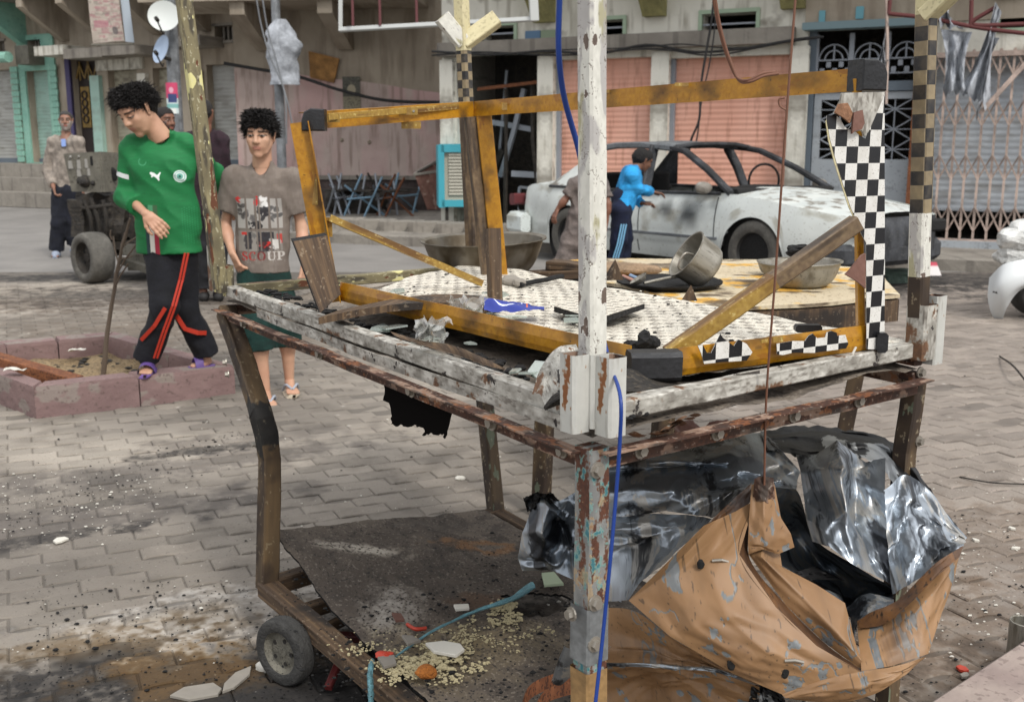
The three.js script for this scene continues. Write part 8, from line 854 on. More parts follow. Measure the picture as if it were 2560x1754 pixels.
  curl('curled_metal', 'curled scorched metal sheet behind the front corner sleeve', [[[1330, 985, 1.68], [1352, 920, 1.7], [1395, 868, 1.72], [1440, 860, 1.72]], [[1350, 985, 1.66], [1372, 930, 1.68], [1410, 890, 1.7], [1450, 885, 1.7]], [[1362, 1012, 1.64], [1395, 975, 1.66], [1420, 965, 1.66], [1450, 960, 1.66]]], M.whiteRail); curl('curled_metal', 'dark rust-edged metal flap under the front corner sleeve', [[[1358, 1018, 1.62], [1385, 985, 1.64], [1440, 960, 1.66]], [[1362, 1024, 1.62], [1395, 998, 1.63], [1440, 985, 1.64]], [[1362, 1026, 1.63], [1400, 1012, 1.64], [1440, 1010, 1.65]]], M.greasy); curl('curled_metal', 'thin dark metal skin bulging between the corner sleeve and the yellow frame', [[[1540, 915, 1.72], [1590, 925, 1.76], [1640, 948, 1.78], [1720, 955, 1.8], [1900, 925, 1.86]], [[1540, 950, 1.70], [1600, 955, 1.73], [1660, 970, 1.75], [1740, 968, 1.78], [1900, 932, 1.85]], [[1540, 978, 1.69], [1600, 978, 1.71], [1660, 976, 1.75], [1740, 972, 1.78], [1900, 934, 1.85]]], M.greasy); curl('curled_metal', 'curled brown metal strip lying along the long white rail', [[[975, 828, 2.16], [1050, 850, 2.08], [1130, 862, 2.0], [1200, 890, 1.92], [1262, 920, 1.86]], [[985, 838, 2.14], [1055, 858, 2.06], [1140, 876, 1.98], [1205, 902, 1.9], [1262, 922, 1.86]], [[1000, 846, 2.12], [1065, 866, 2.04], [1145, 888, 1.97], [1210, 912, 1.89], [1260, 924, 1.86]]], M.burntWood);
  // things in the back corner
  for (const [x, y, s, sd] of [[1278, 702, 0.022, 3], [1298, 706, 0.016, 4]]) { const p = on(x, y, T + 0.025); solo('pale_stone', 'small pale stone beside the dark stake', 'stone', blob(s, sd, 0.3, 2, [1.3, 0.8, 1]).translate(p.x, p.y, p.z), M.concrete, 'stones beside the stake'); } solo('charred_stick', 'charred stick lying behind the dark stake', 'stick', sweep(CIR(0.008, 6), [on(1300, 712, T + 0.02), on(1405, 690, T + 0.025)], { seg: 5, jitter: 0.004 }), M.char);
  for (const [x, y, h] of [[1535, 700, 52], [1725, 752, 40]]) { const p = on(x, y, T + 0.0), k = h / 2644 * -p.z; const g = plate([[-k * 0.6, 0], [k * 0.5, 0], [k * 0.05, k]], 0.004); g.rotateY(0.3); g.translate(p.x, p.y, p.z); solo('bent_corner', x < 1600 ? 'triangular brown metal corner bent up near the white post' : 'small triangular brown metal corner bent up at the sheet edge', 'metal corner', boxUV(g), M.burntWood); }
}
// ------------------------------------------------------------------ food and litter on the lower shelf
{ const r = rng(111), sy = 0.185, at = (x, y, h = sy) => gnd(x, y, h), grains = [], add = (cx, cy, rx, ry, n, s) => { for (let i = 0; i < n; i++) { const a = r() * 6.283, q = Math.sqrt(r()), p = at(cx + Math.cos(a) * q * rx * 1.25, cy + Math.sin(a) * q * ry * 1.25); if (fbm(p.x * 26 + 40, p.z * 26 + 40, 3, 6) < 0.47) continue; grains.push(blob(s * (0.5 + r()), i % 9, 0.4, 0, [1.3, 0.8, 1]).translate(p.x, p.y + s * r(), p.z)); } };
  add(1085, 1660, 115, 42, 760, 0.0027); add(1075, 1655, 60, 22, 60, 0.0055); add(1010, 1690, 60, 22, 200, 0.0026); add(1240, 1590, 120, 36, 520, 0.0021); add(1250, 1545, 60, 14, 200, 0.003); add(1260, 1515, 30, 10, 40, 0.005); add(920, 1640, 40, 30, 90, 0.0026); add(1000, 1610, 150, 30, 160, 0.002);
  { const o = solo('spilt_rice', 'yellowish spilt rice and crumbs over the burnt shelf', 'rice', grains, mottle('yellow crumbs', 0.05, [184, 172, 136], 0.9)); o.userData.kind = 'stuff'; }
  const ch = []; for (let i = 0; i < 800; i++) { const p = at(700 + r() * 760, 1330 + r() * 420); const hl = Math.hypot((p.x + 0.25) / 0.75, (p.z + 2.3) / 0.9); if (hl > 1.2) continue; ch.push(blob(0.0012 + r() * r() * r() * 0.007, i % 12, 0.6, 0, [1.3, 0.6, 1]).translate(p.x, p.y + 0.002, p.z)); } { const o = solo('shelf_cinders', 'black cinders strewn over the burnt lower shelf', 'cinders', ch, M.char); o.userData.kind = 'stuff'; }
  solo('fried_patty', 'round orange fried patty among the spilt rice', 'food', blob(0.021, 6, 0.3, 3, [1.15, 0.7, 1]).translate(...at(1066, 1680, sy + 0.015).toArray()), mottle('fried crust', 0.1, [174, 103, 34], 0.8, { bump: 0.003 }));
  const sh = (pts, y, lb, m, n = 'plate_shard') => { const q = pts.map(([x, yy]) => at(x, yy, y)); const g = plate(q.map((p) => [p.x, -p.z]), 0.006, { bevel: 0.001 }); g.rotateX(-Math.PI / 2); g.translate(0, y, 0); solo(n, lb, 'shard', boxUV(g), m); }; sh([[1065, 1610], [1110, 1605], [1150, 1612], [1160, 1625], [1140, 1640], [1085, 1630]], sy + 0.012, 'largest white ceramic plate shard in the spilt rice', M.white); sh([[1005, 1590], [1030, 1592], [1050, 1602], [1020, 1612]], sy + 0.01, 'narrow white ceramic shard beside the blue plastic strip', M.concrete); sh([[945, 1645], [985, 1640], [990, 1660], [960, 1668]], sy + 0.01, 'grey-white ceramic shard at the edge of the rice', M.concrete); sh([[1135, 1514], [1170, 1512], [1172, 1522], [1140, 1524]], sy + 0.01, 'small white ceramic chip beyond the blue plastic strip', M.white); sh([[1355, 1435], [1385, 1432], [1408, 1460], [1362, 1464]], sy + 0.01, 'pale green tile fragment under the crumpled sheet', plain('pale green tile', 0xa9b79a, 0.7), 'tile_fragment'); sh([[980, 1534], [1002, 1536], [1010, 1550], [990, 1552]], sy + 0.01, 'brick-red fragment on the burnt shelf', M.rustSheet, 'brick_fragment');
  solo('red_chilli', 'curved dark red strip lying on the shelf', 'strip', tube([at(1018, 1560, sy + 0.008), at(1040, 1572, sy + 0.012), at(1065, 1570, sy + 0.008)], 0.005, 10, 5), M.redBit); solo('red_paper', 'small crumpled bright red scrap by the rice', 'paper', blob(0.014, 8, 0.6, 2, [1.4, 0.5, 1]).translate(...at(965, 1636, sy + 0.01).toArray()), M.redBit);
  const bl = mottle('blue plastic', 0.2, [99, 145, 154], 0.4, { bump: 0.003 }); const strip = (pts, w, n, lb) => { const c = new THREE.CatmullRomCurve3(pts); solo(n, lb, 'plastic strip', grid(40, 10, (u, v) => { const p = c.getPoint(u), a = v * 6.283, ww = w(u) * (1 + (fbm(u * 14, v * 4, 2, 9) - 0.5) * 0.8); return V(p.x + Math.cos(a) * ww * 0.5, p.y + Math.abs(Math.sin(a)) * ww * 0.6, p.z + Math.sin(a) * ww); }, 0.5, 0.1), bl); }; strip([at(985, 1645, sy), at(1080, 1580, sy + 0.01), at(1190, 1530, sy + 0.012), at(1270, 1505, sy + 0.02), at(1330, 1470, sy + 0.02)], (u) => 0.005 + 0.016 * u * u * u, 'plastic_strip', 'twisted blue-green plastic strip trailing over the rice'); strip([at(930, 1655, 0.17), atZ(924, 1690, 2.15), atZ(928, 1760, 2.12)], () => 0.012, 'plastic_strip', 'blue-green plastic strip hanging off the shelf edge');
}
// ------------------------------------------------------------------ cables and wire
{ const c1 = tube([atZ(1400, -40, 1.62), atZ(1397, 130, 1.64), atZ(1410, 240, 1.66), atZ(1448, 380, 1.68), atZ(1470, 500, 1.68), atZ(1490, 760, 1.68), atZ(1520, 900, 1.62)], 0.0045, 60, 8), c2 = tube([atZ(1520, 900, 1.62), atZ(1552, 1000, 1.5), atZ(1550, 1100, 1.5), atZ(1540, 1240, 1.5), atZ(1526, 1400, 1.49), atZ(1506, 1600, 1.48), atZ(1484, 1800, 1.46)], 0.003, 60, 8); solo('blue_cable', 'blue cable dropping past the peeling front post and the front leg', 'cable', [c1, c2], M.bluePlastic);
  solo('hanging_wire', 'thin rusty wire hanging straight down to the crumpled sheet', 'wire', tube([atZ(1992, -40, 1.78), atZ(1966, 300, 1.78), atZ(1938, 700, 1.80), atZ(1916, 1000, 1.83), atZ(1911, 1215, 1.85)], 0.0021, 40, 6), M.wireRust);
  solo('twisted_wire', 'brown twisted wire looped over the yellow top rail', 'wire', [tube([atZ(1780, -30, 2.02), atZ(1798, 70, 2.03), atZ(1822, 150, 2.03), atZ(1846, 196, 2.02), atZ(1872, 200, 2.0), atZ(1905, 184, 2.0), atZ(1940, 180, 2.02)], 0.003, 40, 6), tube([atZ(1784, -30, 2.02), atZ(1802, 72, 2.028), atZ(1826, 152, 2.028), atZ(1850, 202, 2.018), atZ(1876, 204, 1.998), atZ(1908, 190, 1.998), atZ(1945, 184, 2.02)], 0.003, 40, 6)], M.wireRust); solo('wire_end', 'frayed rusty wire end dangling below the yellow rail', 'wire', tube([atZ(1962, 244, 1.99), atZ(1948, 248, 1.99), atZ(1950, 264, 1.99), atZ(1966, 276, 1.985)], 0.0018, 20, 5), M.wireRust);
}
// ------------------------------------------------------------------ the crumpled sheet-metal panel hanging on the wire
{ const c = thing('crumpled_panel', 'large crumpled sheet-metal panel, tan enamel outside and scorched zinc inside, hung on the cart', 'sheet metal', atZ(1860, 1700, 1.9).setY(0.12)), X = ([x, y, d]) => atZ(1280 + x / 1.9695, 1060 + y / 1.9695, d - 0.13 * sstep(1350, 2150, x));
  const loft = (name, rows, m, o = {}) => { const S = rows.map((q) => new THREE.CatmullRomCurve3(q.map(X), false, 'centripetal')), nu = Math.ceil((o.nu ?? 44) / (o.fac ?? 1)), nv = Math.ceil((o.nv ?? 26) / (o.fac ?? 1)), am = o.amp ?? 0.006, sd = o.seed ?? 1, fr = o.freq ?? 4; const lin = o.sharp ?? false;
    const P = []; for (let i = 0; i <= nu; i++) { const u = i / nu, pts = S.map((s, k) => lin ? (() => { const q = rows[k].map(X), n = q.length - 1, t = u * n, a = Math.min(n - 1, Math.floor(t)); return q[a].clone().lerp(q[a + 1], t - a); })() : s.getPoint(u)); const cs = pts.length > 2 && !lin ? new THREE.CatmullRomCurve3(pts, false, 'centripetal') : null; for (let j = 0; j <= nv; j++) { const v = j / nv; let p; if (cs) p = cs.getPoint(v); else { const n = pts.length - 1, t = v * n, a = Math.min(n - 1, Math.floor(t)); p = pts[a].clone().lerp(pts[a + 1], t - a); } const wv = (fbm(u * 3 + sd, v * 3 + sd, 2, sd) - 0.5) * 1.5, tri = (x) => Math.abs(((x % 1) + 1) % 1 - 0.5) * 2, rd = tri(u * fr * 0.55 + v * fr * 0.35 + wv + sd * 0.3) + 0.7 * tri(v * fr * 0.8 - u * fr * 0.45 + wv * 0.8 + sd) + 0.35 * tri(u * fr * 1.7 + v * fr * 1.1 - wv) - 1.0; const e = Math.min(1, 6 * Math.min(v, 1 - v, u, 1 - u) + 0.25); p.z += rd * am * 3.2 * e; p.y += (fbm(u * fr * 1.3 + 9, v * fr * 1.3 + sd, 3, sd + 2) - 0.5) * am * 2 * e; if (o.fac) { const jj = (k) => (h2(i, j, sd * 7 + k) - 0.5) * (o.jit ?? 0.012) * Math.min(1, 8 * Math.min(v, 1 - v, u, 1 - u) + 0.15); p.x += jj(1); p.y += jj(2); p.z += jj(3) * 1.4; } if (o.rag && (v > 0.98 || v < 0.02)) p.y += (fbm(u * 30, v * 3, 3, sd + 7) - 0.5) * 0.012; P.push(p); } }
    const pos = [], uv = [], idx = []; P.forEach((p, k) => { pos.push(p.x, p.y, p.z); uv.push(p.x * 1.0 + (o.ou ?? 0), p.y + p.z * 0.6 + (o.ov ?? 0)); }); for (let i = 0; i < nu; i++) for (let j = 0; j < nv; j++) { const a = i * (nv + 1) + j; idx.push(a, a + 1, a + nv + 2, a, a + nv + 2, a + nv + 1); } let g = new THREE.BufferGeometry(); g.setAttribute('position', new THREE.Float32BufferAttribute(pos, 3)); g.setAttribute('uv', new THREE.Float32BufferAttribute(uv, 2)); g.setIndex(idx); if (o.fac) g = g.toNonIndexed(); g.computeVertexNormals(); return wpart(c, name, g, m); };
  const zd = M.zincSoot;
  // tan outer skin
  loft('enamel_skin', [[[1195, 375, 1.88], [1120, 640, 1.80], [1300, 900, 1.74], [1500, 1090, 1.72], [1720, 1218, 1.745]], [[1100, 430, 1.872], [950, 690, 1.795], [1060, 950, 1.725], [1260, 1130, 1.695], [1520, 1262, 1.71]], [[1010, 470, 1.866], [740, 760, 1.80], [900, 1000, 1.735], [1170, 1180, 1.70], [1420, 1300, 1.70]], [[945, 500, 1.868], [575, 868, 1.815], [780, 1045, 1.755], [1090, 1228, 1.72], [1330, 1330, 1.70]]], M.tan, { nu: 72, nv: 48, amp: 0.0016, seed: 3, freq: 3, sharp: true });
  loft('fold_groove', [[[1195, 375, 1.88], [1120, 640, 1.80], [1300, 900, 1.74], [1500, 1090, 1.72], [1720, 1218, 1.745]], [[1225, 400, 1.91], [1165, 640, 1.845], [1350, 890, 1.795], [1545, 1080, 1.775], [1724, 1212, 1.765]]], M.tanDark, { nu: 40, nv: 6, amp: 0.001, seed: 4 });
  loft('enamel_ridge', [[[1225, 400, 1.91], [1165, 640, 1.845], [1350, 890, 1.795], [1545, 1080, 1.775], [1724, 1212, 1.765]], [[1260, 420, 1.90], [1230, 650, 1.825], [1440, 860, 1.785], [1610, 1030, 1.765], [1722, 1160, 1.768]], [[1300, 470, 1.92], [1330, 700, 1.85], [1500, 790, 1.835], [1640, 880, 1.83], [1700, 1100, 1.80]]], M.tan, { nu: 44, nv: 18, amp: 0.001, seed: 6, ou: 0.3, sharp: true });
  loft('torn_flap', [[[1180, 300, 1.87], [1245, 264, 1.866], [1295, 300, 1.88]], [[1168, 460, 1.845], [1240, 450, 1.835], [1325, 460, 1.86]], [[1163, 590, 1.832], [1250, 590, 1.822], [1375, 540, 1.85]], [[1165, 640, 1.832], [1235, 616, 1.826], [1310, 640, 1.836], [1392, 606, 1.85]]], M.tan, { nu: 22, nv: 26, amp: 0.001, seed: 8, ou: 0.6, sharp: true });
  loft('hook_tab', [[[1195, 270, 1.85], [1230, 255, 1.85], [1290, 265, 1.86]], [[1185, 380, 1.862], [1235, 380, 1.845], [1300, 420, 1.87]]], M.rustRail, { nu: 8, nv: 8, amp: 0.002 });
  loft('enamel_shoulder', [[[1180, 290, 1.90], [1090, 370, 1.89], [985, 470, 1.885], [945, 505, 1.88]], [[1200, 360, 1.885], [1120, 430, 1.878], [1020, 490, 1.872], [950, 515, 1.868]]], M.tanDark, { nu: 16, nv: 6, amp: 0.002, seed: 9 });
  loft('bottom_lip', [[[1330, 1330, 1.70], [1520, 1262, 1.71], [1720, 1218, 1.745], [1870, 1195, 1.775], [2045, 1140, 1.83]], [[1345, 1352, 1.70], [1560, 1318, 1.705], [1740, 1280, 1.73], [1880, 1240, 1.765], [2035, 1150, 1.83]], [[1330, 1345, 1.72], [1600, 1372, 1.72], [1780, 1330, 1.74], [1900, 1260, 1.77], [2015, 1165, 1.835]]], M.tan, { nu: 40, nv: 12, amp: 0.002, seed: 11, ou: 0.1 });
  loft('right_skin', [[[1700, 975, 1.865], [1770, 930, 1.88], [1890, 880, 1.905], [2090, 690, 1.975], [2218, 612, 2.03]], [[1710, 1090, 1.80], [1830, 1050, 1.82], [1990, 940, 1.86], [2130, 760, 1.95], [2200, 660, 2.01]], [[1722, 1215, 1.75], [1870, 1192, 1.78], [2050, 1128, 1.835], [2110, 960, 1.90], [2180, 760, 1.98]]], M.tan, { nu: 44, nv: 26, amp: 0.002, seed: 13, ou: 0.45, ov: 0.2, sharp: true });
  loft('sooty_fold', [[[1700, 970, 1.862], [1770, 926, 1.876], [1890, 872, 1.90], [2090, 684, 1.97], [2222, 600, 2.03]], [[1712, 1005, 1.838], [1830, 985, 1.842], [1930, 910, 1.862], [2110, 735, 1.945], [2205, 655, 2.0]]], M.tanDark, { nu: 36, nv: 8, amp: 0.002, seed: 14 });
  // zinc inside
  loft('inner_lip', [[[1645, 905, 1.96], [1740, 838, 1.98], [1880, 858, 1.98]], [[1668, 960, 1.90], [1750, 905, 1.91], [1885, 885, 1.92]], [[1690, 1140, 1.80], [1705, 990, 1.86], [1885, 885, 1.91]]], M.zinc, { nu: 20, nv: 16, amp: 0.005, seed: 15 });
  loft('zinc_panel', [[[1835, 330, 2.12], [1940, 250, 2.18], [2060, 330, 2.19], [2150, 450, 2.15], [2238, 555, 2.10]], [[1850, 580, 2.06], [1950, 500, 2.09], [2060, 500, 2.11], [2150, 530, 2.10], [2235, 575, 2.08]], [[1872, 836, 1.985], [1950, 795, 1.985], [2050, 725, 2.0], [2120, 680, 2.01], [2220, 608, 2.035]]], M.zinc, { nu: 40, nv: 30, amp: 0.0062, seed: 17, freq: 5, sharp: false });
  loft('zinc_crown', [[[1220, 28, 2.34], [1420, 8, 2.38], [1640, 28, 2.36], [1860, 78, 2.32], [1990, 220, 2.27], [2115, 400, 2.2], [2238, 552, 2.11]], [[1240, 80, 2.28], [1440, 70, 2.30], [1640, 80, 2.28], [1830, 130, 2.27], [1930, 240, 2.24], [2050, 400, 2.19], [2180, 560, 2.11]], [[1262, 130, 2.22], [1480, 165, 2.2], [1640, 150, 2.2], [1800, 190, 2.22], [1880, 290, 2.20], [2000, 420, 2.17], [2130, 590, 2.10]]], zd, { nu: 60, nv: 14, amp: 0.0062, seed: 19, rag: true });
  loft('zinc_folds', [[[1400, 150, 2.2], [1500, 150, 2.18], [1600, 78, 2.2], [1740, 185, 2.22], [1842, 165, 2.22]], [[1420, 230, 2.14], [1515, 240, 2.08], [1625, 215, 2.04], [1690, 275, 2.15], [1835, 335, 2.12]], [[1440, 380, 2.08], [1530, 420, 2.04], [1650, 425, 1.99], [1690, 490, 2.11], [1850, 560, 2.09]], [[1450, 470, 2.04], [1520, 500, 1.99], [1660, 540, 1.975], [1740, 610, 2.06], [1860, 690, 2.05]], [[1478, 575, 2.0], [1560, 600, 1.95], [1680, 690, 1.95], [1780, 740, 2.0], [1868, 790, 2.02]]], M.zinc, { nu: 50, nv: 44, amp: 0.0062, seed: 21, freq: 4, sharp: true });
  loft('zinc_back', [[[430, 150, 2.3], [800, 112, 2.32], [1100, 52, 2.34], [1225, 40, 2.34], [1300, 100, 2.24]], [[430, 215, 2.2], [850, 180, 2.18], [1100, 160, 2.18], [1300, 190, 2.16], [1420, 230, 2.14]], [[430, 245, 2.21], [850, 205, 2.19], [1080, 250, 2.12], [1250, 290, 2.09], [1400, 320, 2.06]], [[430, 330, 2.13], [760, 330, 2.07], [960, 350, 2.05], [1110, 330, 2.0], [1200, 300, 1.95]], [[430, 470, 2.12], [760, 430, 2.09], [900, 445, 2.03], [985, 462, 1.97], [1100, 400, 1.93]]], M.zinc, { nu: 56, nv: 46, amp: 0.0062, seed: 23, freq: 5, sharp: true, rag: false });
  loft('zinc_side', [[[430, 465, 2.12], [700, 440, 2.08], [900, 450, 2.0], [985, 465, 1.95]], [[430, 520, 2.07], [720, 500, 2.02], [860, 520, 1.97], [930, 520, 1.92]], [[430, 640, 2.10], [660, 590, 2.04], [780, 610, 1.97], [830, 610, 1.90]], [[430, 880, 2.06], [575, 860, 1.93], [640, 770, 1.88], [730, 700, 1.86]]], M.zinc, { nu: 30, nv: 30, amp: 0.0062, seed: 25, sharp: true });
  loft('zinc_tail', [[[70, 360, 2.45], [130, 345, 2.44], [230, 380, 2.38], [330, 330, 2.36], [540, 330, 2.24]], [[90, 430, 2.40], [180, 400, 2.33], [250, 460, 2.36], [340, 440, 2.32], [540, 430, 2.24]], [[50, 540, 2.38], [150, 520, 2.30], [240, 500, 2.37], [340, 490, 2.31], [540, 500, 2.18]], [[28, 660, 2.37], [150, 655, 2.31], [280, 600, 2.34], [350, 620, 2.28], [540, 640, 2.18]], [[50, 722, 2.36], [190, 720, 2.33], [270, 750, 2.30], [350, 785, 2.26], [540, 880, 2.12]]], M.zinc, { nu: 50, nv: 40, amp: 0.0062, seed: 27, sharp: true, freq: 4 });
  loft('charred_edge', [[[55, 360, 2.44], [110, 340, 2.43], [180, 340, 2.42], [240, 385, 2.39]], [[75, 430, 2.41], [120, 400, 2.40], [180, 380, 2.39], [245, 395, 2.38]]], M.char, { nu: 24, nv: 10, amp: 0.01, seed: 28, rag: true });
  loft('inner_folds', [[[1200, 300, 2.0], [1400, 320, 2.09], [1490, 560, 2.03], [1680, 690, 1.99], [1870, 795, 2.03]], [[1260, 480, 2.15], [1400, 560, 2.24], [1540, 700, 2.24], [1700, 800, 2.2], [1872, 836, 2.1]], [[1300, 640, 2.1], [1440, 720, 2.14], [1600, 800, 2.14], [1660, 900, 2.06], [1875, 860, 2.02]], [[1320, 700, 1.88], [1480, 790, 1.86], [1620, 870, 1.87], [1650, 940, 1.92], [1700, 970, 1.9]]], M.zinc, { nu: 40, nv: 30, amp: 0.0062, seed: 29, freq: 5 }); loft('torn_tongue', [[[1370, 745, 1.88], [1430, 715, 1.93], [1500, 700, 1.98]], [[1400, 770, 1.87], [1470, 765, 1.9], [1640, 770, 1.98]]], zd, { nu: 14, nv: 8, amp: 0.004 });
  // the lower tan sheet under the hanging part
  loft('lower_skin', [[[430, 900, 2.0], [600, 920, 1.93], [800, 1060, 1.84], [960, 1150, 1.80], [1110, 1235, 1.77]], [[430, 1100, 1.97], [680, 1110, 1.9], [830, 1150, 1.85], [980, 1185, 1.815], [1180, 1262, 1.78]], [[430, 1172, 1.92], [700, 1178, 1.87], [850, 1190, 1.835], [1000, 1200, 1.81], [1220, 1290, 1.77]]], M.tan, { nu: 36, nv: 20, amp: 0.003, seed: 31, ou: 0.2 });
  loft('lower_skin', [[[430, 1180, 1.93], [700, 1188, 1.88], [850, 1200, 1.84], [1000, 1215, 1.82], [1220, 1295, 1.78]], [[430, 1260, 1.97], [680, 1240, 1.92], [780, 1230, 1.88], [960, 1260, 1.85], [1220, 1340, 1.80]], [[430, 1420, 1.96], [680, 1320, 1.93], [790, 1290, 1.89], [960, 1330, 1.85], [1240, 1420, 1.80]], [[430, 1500, 1.95], [680, 1450, 1.92], [800, 1440, 1.88], [1000, 1480, 1.85], [1300, 1480, 1.80]]], M.tan, { nu: 40, nv: 30, amp: 0.004, seed: 33, ou: 0.7, sharp: true }); loft('crease_band', [[[430, 1176, 1.915], [700, 1182, 1.865], [850, 1194, 1.83], [1000, 1206, 1.805], [1110, 1240, 1.79]], [[430, 1190, 1.92], [700, 1196, 1.87], [850, 1208, 1.835], [1000, 1222, 1.81], [1110, 1252, 1.79]]], M.zinc, { nu: 24, nv: 4, amp: 0.004 }); loft('lower_zinc', [[[1180, 1290, 1.79], [1240, 1280, 1.80], [1340, 1330, 1.76]], [[1160, 1400, 1.8], [1280, 1390, 1.79], [1360, 1420, 1.76]]], zd, { nu: 16, nv: 10, amp: 0.006, seed: 35 });
  // punched holes and dents on the tan skin
  for (const [x, y, s, d] of [[1020, 875, 0.008, 1.755], [1345, 1222, 0.010, 1.70], [965, 810, 0.006, 1.775], [930, 690, 0.008, 1.79], [1080, 1185, 0.008, 1.715]]) { const p = X([x, y, d]); wpart(c, 'punched_hole', blob(s, x, 0.4, 2, [0.9, 1.2, 0.5]).translate(p.x, p.y, p.z), M.char); } for (const [x, y, d] of [[1390, 1172, 1.698], [1030, 680, 1.80]]) { const p = X([x, y, d - 0.004]); wpart(c, 'bent_burr', sweep(CIR(0.003, 6), [p.clone().add(V(-0.016, 0.003, 0)), p.clone().add(V(0, 0.006, 0.004)), p.clone().add(V(0.016, 0, 0))], { seg: 3 }), M.steel); } }
{ // curled steel strips at the foot of the front leg
  const t = thing('steel_hoops', 'curled strips of torn steel hoop at the foot of the front leg', 'steel strips', gnd(1400, 1740, 0.15)); for (const [pts, w] of [[[[1300, 1790, 1.85], [1325, 1730, 1.9], [1390, 1700, 1.9], [1470, 1690, 1.86]], 0.03], [[[1330, 1800, 1.82], [1360, 1745, 1.86], [1430, 1718, 1.85], [1480, 1712, 1.82]], 0.028]]) { const c = new THREE.CatmullRomCurve3(pts.map(([x, y, d]) => atZ(x, y, d))); wpart(t, 'hoop', grid(30, 3, (u, v) => c.getPoint(u).add(V(0, (v - 0.5) * w, 0)), 0.4, 0.03), M.rustIron); }
  const c = new THREE.CatmullRomCurve3([atZ(1395, 1700, 1.82), atZ(1430, 1650, 1.78), atZ(1470, 1600, 1.74)]); const q = thing('torn_bracket', 'torn grey metal bracket sprung from the front leg', 'metal scrap', atZ(1440, 1690, 1.78).setY(0.16)); wpart(q, 'sheet', grid(16, 10, (u, v) => { const p = c.getPoint(u), a = (v - 0.5) * 3; return p.add(V(Math.sin(a) * 0.03 * (0.4 + u), -0.01 * u, Math.cos(a) * 0.02)); }, 0.12, 0.08), M.zinc); }
